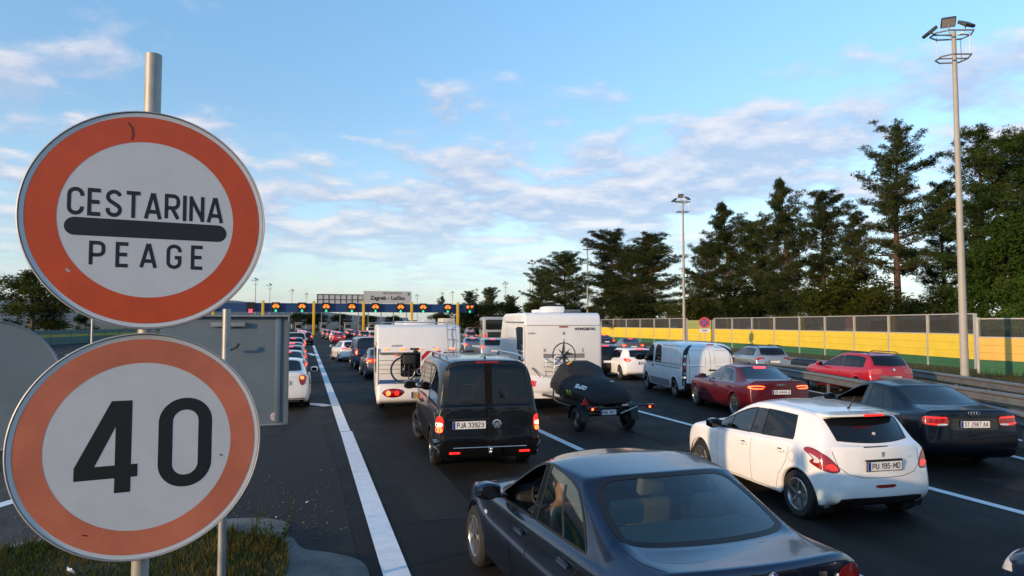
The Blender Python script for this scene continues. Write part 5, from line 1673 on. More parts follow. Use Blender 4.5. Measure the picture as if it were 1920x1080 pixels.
# ------------------------------------------------------------------ the nearer vehicles
def lamps(ctx, poly, yaw, m, name='tail_lamp', off=.008, thick=.02, res=.045, parent=None, sides=(1, -1)):
    out = []
    if len(poly) > 3: poly = chaikin(poly)
    for s in sides:
        fr = frame_rear(R(-yaw) * s)
        if name == 'tail_lamp' and ctx['S']['level'] == 3:
            pl = poly if s > 0 else mir(poly)
            mb = seam(ctx['bvh'], pl + [pl[0]], fr, .016, .004, .03)
            if mb.f: mb.build('lamp_gap', M_seal, ctx['root'])
        out.append(patch(ctx, name, poly if s > 0 else mir(poly), fr, m, off, thick, res, parent[0 if s > 0 else 1] if parent else None))
    return out
def door_seams(ctx, front, mid, rear, z0, zb, arch=True, w=.006):
    L_ = []
    for s in (1, -1):
        f = frame_side(s)
        L_ += [(f, [(front, z0), (front, zb)]), (f, [(mid, z0), (mid, zb)]), (f, rear), (f, [(front, z0), (rear[0][0], z0)])]
    seams(ctx, L_, w)
def handles(ctx, pts, m, w=.20):
    for s in (1, -1):
        for x, z in pts:
            h = cast(ctx['bvh'], (x, 3 * s, z), (0, -s, 0))
            if not h: continue
            o = MB().prism(rrect(w, .032, .015, 3, x, z), 'Y', h[0].y + s * .012, h[0].y + s * .034).build('door_handle', m, ctx['root'], smooth='auto')
            MB().prism(rrect(w * .55, .06, .028, 4, x + w * .08, z - .004), 'Y', h[0].y - s * .006, h[0].y + s * .004).build('handle_recess', M_seal, o)
def rear_plate(ctx, y, z, txt, w=.52, h=.113, tilt=0., m=None, out=.008, bold=.15):
    p, n = surf(ctx, y, z)
    a = surf(ctx, y, z + .04)[0]; b = surf(ctx, y, z - .04)[0]
    t = math.atan2(a.x - b.x, .08)
    return plate(ctx['root'], min(a.x, b.x, p.x) - out, y, z, txt, w, h, 0 * t + tilt, m, bold=bold)
def seat(parent, x, y, m, z=.30, h=.62, head=True, w=.50, rake=.22):
    o = MB().box((x, y, z + .12), (.50, w, .16)).box((x - .25, y, z + .12 + h / 2), (.13, w - .03, h), 0, -rake).build('seat', m, parent, smooth='auto', bevel=.05, seg=3)
    if head:
        MB().box((x - .25 - rake * (h * .5 + .12), y, z + h + .25), (.10, .27, .19), 0, -rake).build('headrest', m, o, smooth='auto', bevel=.04, seg=3)
    return o
def steering(parent, x, y, z, m=None):
    mb = MB()
    c = Vector((x, y, z)); ax = Vector((-.85, 0, .5)).normalized(); e = Vector((0, 1, 0)); f = ax.cross(e)
    mb.tube([c + (e * math.cos(2 * PI * k / 20) + f * math.sin(2 * PI * k / 20)) * .185 for k in range(21)], .014, 6, False)
    mb.box(c, (.05, .12, .10), 0, -.5)
    mb.box(c, (.02, .34, .03), 0, -.5)
    return mb.build('steering_wheel', m or M_trim, parent, smooth=True)
def skin_figure(name, joints, edges, m, parent, level=1):
    """one continuous skinned body from joints {key: (pos, radius)}"""
    ks = list(joints)
    me = bpy.data.meshes.new(name)
    me.from_pydata([joints[k][0] for k in ks], [(ks.index(a), ks.index(b)) for a, b in edges], [])
    ob = bpy.data.objects.new(name, me); C.objects.link(ob)
    ob.modifiers.new('k', 'SKIN').use_smooth_shade = True
    for i, k in enumerate(ks):
        r_ = joints[k][1]
        me.skin_vertices[0].data[i].radius = (r_, r_) if not isinstance(r_, tuple) else r_
    me.skin_vertices[0].data[0].use_root = True
    sb = ob.modifiers.new('s', 'SUBSURF'); sb.levels = level; sb.render_levels = level
    dg = bpy.context.evaluated_depsgraph_get()
    m2 = bpy.data.meshes.new_from_object(ob.evaluated_get(dg))
    bpy.data.objects.remove(ob); bpy.data.meshes.remove(me)
    m2.materials.clear(); m2.materials.append(m)
    m2.shade_smooth()
    o = bpy.data.objects.new(name, m2); C.objects.link(o); o.parent = parent
    return o
M_shirt = {}
def driver(car, x, y, zseat, label, shirt, elbow_out=True, hand=None, hair=(.03, .02, .015)):
    """seated person in a vehicle; placed in world space, standing as a thing of its own"""
    rt = car['root']
    p = thing('person', label, 'person', rt.location, rt.rotation_euler.z)
    sm = mat('shirt_%d' % len(M_shirt), shirt, .8); M_shirt[len(M_shirt)] = 1
    s = 1 if y > 0 else -1
    z0 = zseat
    hip = (x + .05, y, z0 + .10)
    hand = hand or (x + .52, y - s * .02, z0 + .46)
    el = (x + .10, y + s * .33, z0 + .42) if elbow_out else (x + .16, y + s * .24, z0 + .30)
    J = {'pel': (hip, .15), 'spine': ((x - .03, y, z0 + .28), (.15, .12)), 'chest': ((x - .08, y, z0 + .48), (.17, .12)), 'neck': ((x - .07, y, z0 + .60), .06),
         'headb': ((x - .05, y, z0 + .70), (.075, .085)), 'headm': ((x - .04, y, z0 + .78), (.078, .095)), 'headt': ((x - .05, y, z0 + .85), (.06, .075)),
         'sl': ((x - .08, y + s * .17, z0 + .52), .065), 'el': (el, .048), 'wl': (hand, .032), 'hl': ((hand[0] + .06, hand[1] - s * .02, hand[2] + .02), .035),
         'sr': ((x - .08, y - s * .17, z0 + .52), .065), 'er': ((x + .12, y - s * .24, z0 + .30), .048), 'wr': ((x + .42, y - s * .16, z0 + .36), .032), 'hr': ((x + .50, y - s * .13, z0 + .40), .035),
         'kl': ((x + .48, y + s * .12, z0 + .20), .085), 'al': ((x + .80, y + s * .12, z0 - .10), .055), 'kr': ((x + .48, y - s * .12, z0 + .20), .085), 'ar': ((x + .80, y - s * .12, z0 - .10), .055)}
    E_ = [('pel', 'spine'), ('spine', 'chest'), ('chest', 'neck'), ('neck', 'headb'), ('headb', 'headm'), ('headm', 'headt'), ('chest', 'sl'), ('sl', 'el'), ('el', 'wl'), ('wl', 'hl'),
          ('chest', 'sr'), ('sr', 'er'), ('er', 'wr'), ('wr', 'hr'), ('pel', 'kl'), ('kl', 'al'), ('pel', 'kr'), ('kr', 'ar')]
    skin_figure('body', J, E_, M_skin, p, 2)
    T = {k: (v[0], v[1] if isinstance(v[1], tuple) else v[1] * 1.0) for k, v in J.items() if k in ('pel', 'spine', 'chest', 'sl', 'sr', 'kl', 'al', 'kr', 'ar')}
    T = {k: (v[0], tuple(a * 1.13 for a in v[1]) if isinstance(v[1], tuple) else v[1] * 1.13) for k, v in T.items()}
    T['ml'] = (tuple(lerp(a, b, .55) for a, b in zip(J['sl'][0], J['el'][0])), .066)
    T['mr'] = (tuple(lerp(a, b, .55) for a, b in zip(J['sr'][0], J['er'][0])), .066)
    skin_figure('clothing', T, [('pel', 'spine'), ('spine', 'chest'), ('chest', 'sl'), ('sl', 'ml'), ('chest', 'sr'), ('sr', 'mr'), ('pel', 'kl'), ('kl', 'al'), ('pel', 'kr'), ('kr', 'ar')], sm, p, 2)
    h = MB()
    n = 12
    c = Vector((x - .055, y, z0 + .80))
    vs_ = []; fs = []
    for a in range(7):
        th = PI / 2 * a / 6 * 1.12
        for b in range(n):
            ph = 2 * PI * b / n
            q = Vector((math.cos(ph) * math.sin(th) * .112, math.sin(ph) * math.sin(th) * .096, math.cos(th) * .105))
            if q.x > .05 and th > .9: q.z += .03
            vs_.append(c + q + Vector((-.012, 0, 0)))
    fs = [(i * n + k, i * n + (k + 1) % n, (i + 1) * n + (k + 1) % n, (i + 1) * n + k) for i in range(6) for k in range(n)]
    h.add(vs_, fs).build('hair', mat('hair_%.2f' % hair[0], hair, .7), p, smooth=True)
    for sy in (1, -1):
        MB().lathe([(.001, -.006), (.024, -.004), (.03, .004), (.001, .01)], 10, 'Y', (x - .045, y + sy * .083, z0 + .755)).build('ear', M_skin, p, smooth=True)
    MB().box((x + .058, y, z0 + .755), (.04, .028, .05), 0, .35).build('nose', M_skin, p, smooth='auto', bevel=.01)
    return p
def roundel(ctx, y, z, r, m_ring, m_in=None, name='badge', off=.004):
    p, n = surf(ctx, y, z)
    b = MB().lathe([(.001, 0), (r, 0), (r, .008), (r * .86, .010), (.001, .006)], 24, 'X').build(name, m_ring, ctx['root'], smooth='auto')
    q = (-n if n.x > 0 else n).to_track_quat('X', 'Z')
    b.rotation_mode = 'QUATERNION'; b.rotation_quaternion = q; b.location = p + (n if n.x < 0 else -n) * off
    return b

# --- dark sedan in front of the camera
SP_BMW = dict(L=4.46, W=1.83, xr=1.0, xf=3.70, R=.318, Ra=.368, z2=.40, z3=.64, shr=.925, shf=.85, bdz=.04,
              xA=2.98, xcw=3.36, zcw=.99, zn=.66, xT=2.26, xTc=2.44, zT=1.39, xB1=2.08, xB2=2.00, xD5=.94, xD6=1.34, xR5=.76,
              xR=1.40, xRc=1.29, zR=1.42, zP=1.475, xG=.70, xGc=.55, zG=1.065, xE=.03, zE=1.085, wG=.715, wb=.825, wt=.685, wr=.68, wtop=.046, cre=.6,
              rt=.90, rcap=(.24, .13, .10, .12, .15), bulge=.09, capz=.97, ew=.60, deckcre=.6, char=.45, rsealw=.045, ft=.80)
bmw_paint = paint('graphite_blue', (.034, .052, .088), .85, .20, .03, .5)
def ex_bmw(c):
    rt = c['root']
    door_seams(c, 2.96, 2.04, [(1.12, .30), (1.30, .34), (1.30, .48), (1.16, .66), (.99, .88), (.97, .93)], .27, .90, w=.011)
    ft = frame_top()
    seams(c, [(ft, [(.70, .70), (.40, .70), (.14, .64)]), (ft, [(.70, -.70), (.40, -.70), (.14, -.64)]),
              (frame_rear(), [(.64, 1.00), (.62, .80), (.60, .62), (-.60, .62), (-.62, .80), (-.64, 1.00)]),
              (ft, [(2.98, .80), (3.9, .72), (4.2, .55)]), (ft, [(2.98, -.80), (3.9, -.72), (4.2, -.55)])], .007)
    handles(c, [(2.18, .80), (1.22, .83)], bmw_paint)
    # tail lamps: red outer, clear inner wedge
    red = lamps(c, [(.50, .99), (.70, 1.0), (.86, .98), (.98, .94), (.96, .84), (.86, .80), (.66, .77), (.52, .78)], 38, M_red, off=.008)
    lamps(c, [(.42, .80), (.56, .965), (.565, .80)], 20, M_clearlens, 'reversing_lens', off=.012, parent=red)
    lamps(c, [(.60, .86), (.84, .875), (.92, .865), (.92, .83), (.62, .815)], 38, M_redlit, 'lit_strip', off=.011, parent=red)
    # boot-lid lip
    seams(c, [(ft, [(.10, .62), (.055, .40), (.035, 0), (.055, -.40), (.10, -.62)])], .012, 'boot_lip_gap')
    b = roundel(c, 0, 1.015, .041, M_chrome)
    for k in range(4):
        a0 = PI / 2 * k
        MB().add([(.0115, 0, 0)] + [(.0115, .032 * math.cos(a0 + PI / 2 * q / 6), .032 * math.sin(a0 + PI / 2 * q / 6)) for q in range(7)],
                 [(0, q + 1, q + 2) for q in range(6)]).build('badge_quarter', M_white if k % 2 else mat('badge_blue', (.02, .10, .42), .3), b)
    p, n = surf(c, -.42, .985)
    M = Matrix.Translation(p + Vector((-.004, 0, 0))) @ Matrix(((0, 0, -1, 0), (-1, 0, 0, 0), (0, 1, 0, 0), (0, 0, 0, 1)))
    vs_, fs = text_mesh('318I', .036, .16, .22)
    lettering('model_lettering', '318I', .034, M, M_chrome, rt, .17, .2)
    rear_plate(c, 0, .80, '')
    # quarter-window bar of the rear doors, chrome-free dark frames
    for s in (1, -1):
        seams(c, [(frame_side(s), [(1.40, .955), (1.52, 1.10), (1.60, 1.305)])], .038, 'window_bar')
    mirror(rt, 2.84, .90, 1.0, 1, bmw_paint, 1.1); mirror(rt, 2.84, -.90, 1.0, -1, bmw_paint, 1.1)
    # interior
    bx('parcel_shelf', (.98, 0, 1.035), (.52, 1.26, .03), mat('shelf_cloth', (.62, .63, .54), .8), rt, bevel=.01)
    for y in (.37, -.37):
        MB().box((1.24, y, 1.15), (.12, .28, .18), 0, -.2).build('headrest', mat('pale_leather', (.58, .57, .49), .6), rt, smooth='auto', bevel=.045, seg=3)
        seat(rt, 2.48, y, M_seat, .26, .60)
    MB().box((1.24, 0, .78), (.16, 1.25, .52), 0, -.22).build('rear_seat_back', M_seat, rt, smooth='auto', bevel=.05)
    MB().box((1.55, 0, .47), (.55, 1.25, .18)).build('rear_seat', M_seat, rt, smooth='auto', bevel=.05)
    MB().box((3.02, 0, .86), (.46, 1.40, .20)).build('dashboard', M_trim, rt, smooth='auto', bevel=.05)
    bx('rear_view_mirror', (2.62, 0, 1.265), (.03, .24, .06), M_trim, rt, bevel=.012)
    steering(rt, 2.78, .37, .92)
    for s in (1, -1):
        MB().box((2.0, s * .74, .62), (2.0, .05, .52)).build('door_lining', M_trim, rt)
    # lit amber side repeater
    h = cast(c['bvh'], (3.22, 3, .70), (0, -1, 0))
    if h: bx('side_repeater', (3.22, h[0].y, .70), (.07, .012, .03), M_clearlens, rt)
bmw = make_car('sedan_car', 'dark grey-blue sedan nearest the camera with beige headrests behind its rear window', SP_BMW, bmw_paint, (2.80, 3.72), 2.4,
               glass_m=M_gclear, detail=2, rim=M_rim, spokes=7, extras=ex_bmw, group='cars queuing at the toll')
# the driver's window is wound down: drop the glass pane
for o in list(bmw['root'].children):
    if o.name.split('.')[0] == 'side_window' and o.data.vertices:
        xs_ = [v.co.x for v in o.data.vertices]; ys_ = [v.co.y for v in o.data.vertices]
        if sum(ys_) > 0 and max(xs_) > 2.6:
            for ch in list(o.children): ch.parent = bmw['root']
            bpy.data.objects.remove(o)
driver(bmw, 2.46, .40, .36, 'driver of the dark grey-blue sedan with an arm on the open window', (.05, .055, .07), True)

# --- white hatchback
SP_208 = dict(L=3.96, W=1.77, xr=.64, xf=3.18, R=.315, Ra=.362, gc=.20, z2=.40, z3=.62, shr=.965, shf=.87, bdz=.04,
              xA=2.78, xcw=3.16, zcw=1.0, zn=.74, xT=2.02, xTc=2.20, zT=1.395, xB1=1.74, xB2=1.66, xD5=.66, xD6=.74, xR5=.46,
              xR=.47, xRc=.34, zR=1.40, zP=1.495, xG=.22, xGc=.10, zG=1.035, xE=.045, zE=.985, wG=.555, wb=.785, wt=.65, wr=.645, wtop=.05, gcam=-.05,
              rt=.90, rcap=(.25, .16, .11, .14, .20), bulge=.125, capz=.91, ew=.56, kink=.03, cre=.12, level=3, cornercre=0)
white_paint = paint('white', (.83, .83, .83), 0, .3, .04)
def ex_208(c):
    rt = c['root']
    door_seams(c, 2.62, 1.68, [(1.10, .30), (1.02, .50), (.86, .70), (.80, .98)], .28, .95)
    handles(c, [(1.86, .80), (.98, .84)], white_paint)
    left = [(.96, .935), (.90, .965), (.78, .955), (.65, .89), (.54, .78), (.50, .71), (.57, .685), (.70, .72), (.84, .775), (.87, .80), (.81, .835), (.87, .885)]
    red = lamps(c, left, 45, M_red, off=.010, res=.035)
    lamps(c, [(.88, .905), (.78, .875), (.72, .835), (.74, .795), (.82, .795), (.79, .83), (.84, .875)], 45, M_clearlens, 'reversing_lens', off=.013, res=.03, parent=red)
    lamps(c, [(.54, .755), (.60, .80), (.68, .765), (.60, .715), (.53, .715)], 45, M_redlit, 'lit_strip', off=.0125, res=.03, parent=red)
    seams(c, [(frame_rear(), [(.66, 1.0), (.66, .93), (.62, .76), (.50, .665), (.30, .625), (0, .615), (-.30, .625), (-.50, .665), (-.62, .76), (-.66, .93), (-.66, 1.0)]),
              (frame_top(), [(.44, .53), (2.0, .56)]), (frame_top(), [(.44, -.53), (2.0, -.56)])], .007)
    rear_plate(c, 0, .765, 'PU 195-MD', tilt=-.05)
    bx('plate_lamp_bar', (surf(c, 0, .835)[0].x - .004, 0, .838), (.02, .56, .018), M_plast, rt, bevel=.004)
    bx('high_brake_lamp', (.185, 0, 1.392), (.02, .30, .03), M_redlit, rt, bevel=.006)
    patch(c, 'rear_fog_lamp', [(.16, .505), (.14, .53), (-.14, .53), (-.16, .505), (-.10, .49), (.10, .49)], frame_rear(), M_red, .004)
    patch(c, 'diffuser', [(.66, .24), (.62, .36), (.42, .375), (0, .38), (-.42, .375), (-.62, .36), (-.66, .24)], frame_rear(), M_plast, .006)
    sp = MB()
    rows = []
    for k in range(9):
        y = -.56 + 1.12 * k / 8; e = 1 - (y / .56) ** 2
        x0 = .50 - .10 * e; z0 = cast(c['bvh'], (x0 + .12, y, 4), (0, 0, -1))[0].z
        rows += [(x0 + .12, y, z0 + .002), (.34 - .14 * e, y, 1.385 + .020 * e), (.345 - .14 * e, y, 1.362 + .015 * e), (x0 + .02, y, 1.345 + .015 * e)]
    sp.add(rows, [(4 * k + q, 4 * k + q + 1, 4 * k + q + 5, 4 * k + q + 4) for k in range(8) for q in range(3)] + [(0, 1, 2, 3), (32, 35, 34, 33)])
    sp.build('tailgate_spoiler', white_paint, rt, smooth='auto')
    # rampant-animal badge reduced to its outline, and the script on the right
    p, n = surf(c, 0, .905)
    g = MB()
    v_, f_ = ribbon2d([(-.02, -.03), (-.005, -.005), (-.02, .015), (.0, .032), (.018, .02), (.006, .01), (.016, -.008), (.004, -.02), (.018, -.034)], .008)
    g.add([(p.x - .006, -a, p.z + b) for a, b in v_], f_).build('badge', M_chrome, rt)
    g = MB()
    v_, f_ = text_mesh('208', .035, .17, .2)
    g.add([(surf(c, -.46 - a, .86 + b)[0].x - .006, -.46 - a, .86 + b) for a, b, _ in v_], f_).build('model_lettering', M_chrome, rt)
    mirror(rt, 2.56, .86, 1.0, 1, M_gloss, 1.05); mirror(rt, 2.56, -.86, 1.0, -1, M_gloss, 1.05)
    h = cast(c['bvh'], (.62, 0, 4), (0, 0, -1))
    MB().tube([h[0] + Vector((.04, 0, 0)), h[0] + Vector((-.0, 0, .035)), h[0] + Vector((-.10, 0, .19))], .006, 6, True, [.02, .009, .004]).build('aerial', M_plast, rt, smooth=True)
    seams(c, [(frame_rear(), [(.26, 1.0), (-.10, 1.005)])], .018, 'wiper_blade')
    MB().lathe([(.001, 0), (.02, 0), (.02, .02), (.001, .03)], 10, 'X', (surf(c, 0, 1.15)[0].x - .02, 0, 1.15)).build('wiper_cap', M_clearlens, rt)
    for s in (1, -1):
        seat(rt, 2.02, s * .36, M_seatd, .30, .60)
        # front quarter divider
        seams(c, [(frame_side(s), [(2.36, .95), (2.30, 1.20)])], .03, 'window_bar')
    MB().box((2.74, 0, .90), (.42, 1.34, .18)).build('dashboard', M_trim, rt, smooth='auto', bevel=.05)
    MB().box((1.05, 0, .80), (.14, 1.2, .5), 0, -.2).build('rear_seat_back', M_seatd, rt, smooth='auto', bevel=.05)
    steering(rt, 2.42, .36, .93)
    h = cast(c['bvh'], (.72, -3, .82), (0, 1, 0))
    seams(c, [(frame_side(1), [(.74 + .07 * math.cos(2 * PI * k / 16), .80 + .07 * math.sin(2 * PI * k / 16)) for k in range(17)])], .004)
    lamps(c, [(3.5, .74)], 0, M_clearlens) if 0 else None
p208 = make_car('hatchback_car', 'white small hatchback with dark rear window and boomerang tail lamps beside the dark sedan', SP_208, white_paint, (7.17, 7.28), -2.2,
                detail=2, glass_m=M_gtint, rear_glass=M_gdark, rim=M_rim, spokes=5, style='twist', extras=ex_208, group='cars queuing at the toll')
for o in list(p208['root'].children):
    if o.name.split('.')[0] == 'side_window':
        xs_ = [v.co.x for v in o.data.vertices]; ys_ = [v.co.y for v in o.data.vertices]
        if max(xs_) > 2.3: o.data.materials[0] = M_gclear
driver(p208, 1.92, .36, .38, 'driver of the white small hatchback with hands on the wheel', (.30, .30, .32), False, hand=(2.36, .30, .95))

# --- black-blue sedan on the right
SP_A6 = dict(L=4.92, W=1.86, xr=1.12, xf=3.96, R=.33, Ra=.382, z2=.40, z3=.64, shr=.945, shf=.87, bdz=.04,
             xA=3.30, xcw=3.66, zcw=1.0, zn=.70, xT=2.50, xTc=2.68, zT=1.385, xB1=2.22, xB2=2.14, xD5=1.02, xD6=1.48, xR5=.84,
             xR=1.48, xRc=1.38, zR=1.405, zP=1.455, xG=.72, xGc=.58, zG=1.085, xE=.04, zE=1.07, wG=.67, wb=.81, wt=.635, wr=.60, wtop=.06,
             rt=.905, rcap=(.22, .12, .07, .10, .14), bulge=.09, capz=.97, ew=.62, deckcre=.5, cre=.35)
def ex_a6(c):
    rt = c['root']
    door_seams(c, 3.22, 2.18, [(1.22, .30), (1.42, .36), (1.40, .52), (1.22, .70), (1.06, .96)], .28, .93)
    handles(c, [(2.36, .80), (1.40, .83)], a6_paint)
    red = lamps(c, [(.44, .96), (.66, .965), (.84, .965), (.86, .82), (.70, .785), (.44, .80)], 22, M_red, off=.008)
    lamps(c, [(.46, .925), (.82, .93), (.83, .955), (.46, .95)], 22, M_redlit, 'lit_strip', off=.011, parent=red)
    lamps(c, [(.46, .81), (.64, .80), (.62, .835), (.46, .84)], 22, M_clearlens, 'reversing_lens', off=.0115, parent=red)
    lamps(c, [(.55, .80), (.82, .825), (.83, .85), (.56, .83)], 22, M_redlit, 'lit_strip', off=.0105, parent=red)
    seams(c, [(frame_rear(), [(.46, .99), (.46, .67), (-.46, .67), (-.46, .99)]), (frame_rear(), [(.80, .64), (-.80, .64)])], .007)
    patch(c, 'plate_recess', rrect(.86, .20, .05, 3, 0, .83), frame_rear(), M_gloss, .003, .004)
    rear_plate(c, 0, .83, 'ST 2987 AA')
    for k in range(4):
        p, n = surf(c, -.075 + .05 * k, 1.02)
        MB().tube([p + Vector((-.006, .03 * math.cos(2 * PI * q / 14), .03 * math.sin(2 * PI * q / 14))) for q in range(15)], .004, 5, False).build('badge_ring', M_alu, rt)
    mirror(rt, 3.12, .92, 1.01, 1, a6_paint); mirror(rt, 3.12, -.92, 1.01, -1, a6_paint)
    for s in (1, -1):
        seams(c, [(frame_side(s), [(1.48, .985), (1.60, 1.14), (1.70, 1.33)])], .03, 'window_bar')
        seat(rt, 2.50, s * .38, M_seatd, .28, .60)
    MB().box((3.3, 0, .88), (.46, 1.45, .2)).build('dashboard', M_trim, rt, smooth='auto', bevel=.05)
a6_paint = paint('midnight_blue', (.016, .022, .036), .8, .28, .03, .4)
a6 = make_car('sedan_car', 'black-blue sedan with tinted windows beside the guardrail on the right', SP_A6, a6_paint, (11.25, 9.42), -14.0, detail=2, glass_m=M_gdark, rim=M_rimd, extras=ex_a6, group='cars queuing at the toll')
for o in list(a6['root'].children):
    if o.name.split('.')[0] == 'side_window':
        xs_ = [v.co.x for v in o.data.vertices]; ys_ = [v.co.y for v in o.data.vertices]
        if sum(ys_) > 0 and max(xs_) > 2.9:
            for ch in list(o.children): ch.parent = a6['root']
            bpy.data.objects.remove(o)
driver(a6, 2.45, .38, .36, 'driver in the black-blue sedan by the guardrail', (.02, .02, .025), True)

# --- dark red sedan
SP_A4 = dict(L=4.70, W=1.83, xr=1.03, xf=3.84, R=.325, Ra=.378, z2=.40, z3=.64, shr=.92, shf=.85, bdz=.04,
             xA=3.16, xcw=3.52, zcw=.99, zn=.68, xT=2.38, xTc=2.54, zT=1.36, xB1=2.14, xB2=2.06, xD5=1.04, xD6=1.42, xR5=.84,
             xR=1.40, xRc=1.30, zR=1.38, zP=1.43, xG=.68, xGc=.54, zG=1.05, xE=.04, zE=1.06, wG=.66, wb=.80, wt=.63, wr=.60, wtop=.055,
             rt=.905, rcap=(.22, .12, .08, .11, .15), bulge=.09, capz=.96, ew=.60, deckcre=.5, cre=.35)
a4_paint = paint('dark_red', (.085, .004, .009), .1, .25, .03)
def ex_a4(c):
    rt = c['root']
    door_seams(c, 3.08, 2.10, [(1.16, .30), (1.34, .36), (1.32, .52), (1.16, .70), (1.02, .94)], .28, .92)
    handles(c, [(2.28, .79), (1.32, .82)], a4_paint)
    red = lamps(c, [(.38, .93), (.56, .965), (.88, .95), (.90, .84), (.70, .80), (.44, .82)], 24, M_red, off=.008)
    lamps(c, [(.42, .915), (.56, .94), (.84, .925), (.86, .865), (.70, .835), (.46, .845), (.46, .865), (.70, .86), (.80, .88), (.80, .905), (.56, .915), (.44, .895)], 24, M_hot, 'lit_strip', off=.011, res=.03, parent=red)
    seams(c, [(frame_rear(), [(.44, .98), (.44, .66), (-.44, .66), (-.44, .98)]), (frame_rear(), [(.80, .62), (-.80, .62)])], .007)
    rear_plate(c, 0, .765, 'ZG 4444-A')
    patch(c, 'high_brake_lamp', rrect(.36, .035, .015, 3, 0, 1.345), frame_rear(), M_pink, .006)
    for k in range(4):
        p, n = surf(c, -.075 + .05 * k, .945)
        MB().tube([p + Vector((-.006, .03 * math.cos(2 * PI * q / 14), .03 * math.sin(2 * PI * q / 14))) for q in range(15)], .005, 5, False).build('badge_ring', M_chrome, rt)
    mirror(rt, 2.98, .90, 1.0, 1, a4_paint); mirror(rt, 2.98, -.90, 1.0, -1, a4_paint)
    for s in (1, -1):
        seams(c, [(frame_side(s), [(1.42, .965), (1.52, 1.10), (1.60, 1.30)])], .03, 'window_bar')
        seat(rt, 2.42, s * .38, M_seatd, .28, .60)
    MB().box((1.24, 0, .90), (.14, 1.2, .42), 0, -.2).build('rear_seat_back', M_seatd, rt, smooth='auto', bevel=.05)
    MB().box((3.15, 0, .88), (.46, 1.42, .2)).build('dashboard', M_trim, rt, smooth='auto', bevel=.05)
    for y in (.36, -.36): MB().box((1.26, y, 1.13), (.11, .26, .15), 0, -.2).build('headrest', M_seatd, rt, smooth='auto', bevel=.04)
a4 = make_car('sedan_car', 'dark red sedan with lit ring-shaped tail lamps behind the white panel van', SP_A4, a4_paint, (12.15, 15.75), -9.8, detail=2, glass_m=M_gclear, rim=M_rim, spokes=10, style='thin',
              extras=ex_a4, seal_m=M_alu, group='cars queuing at the toll')
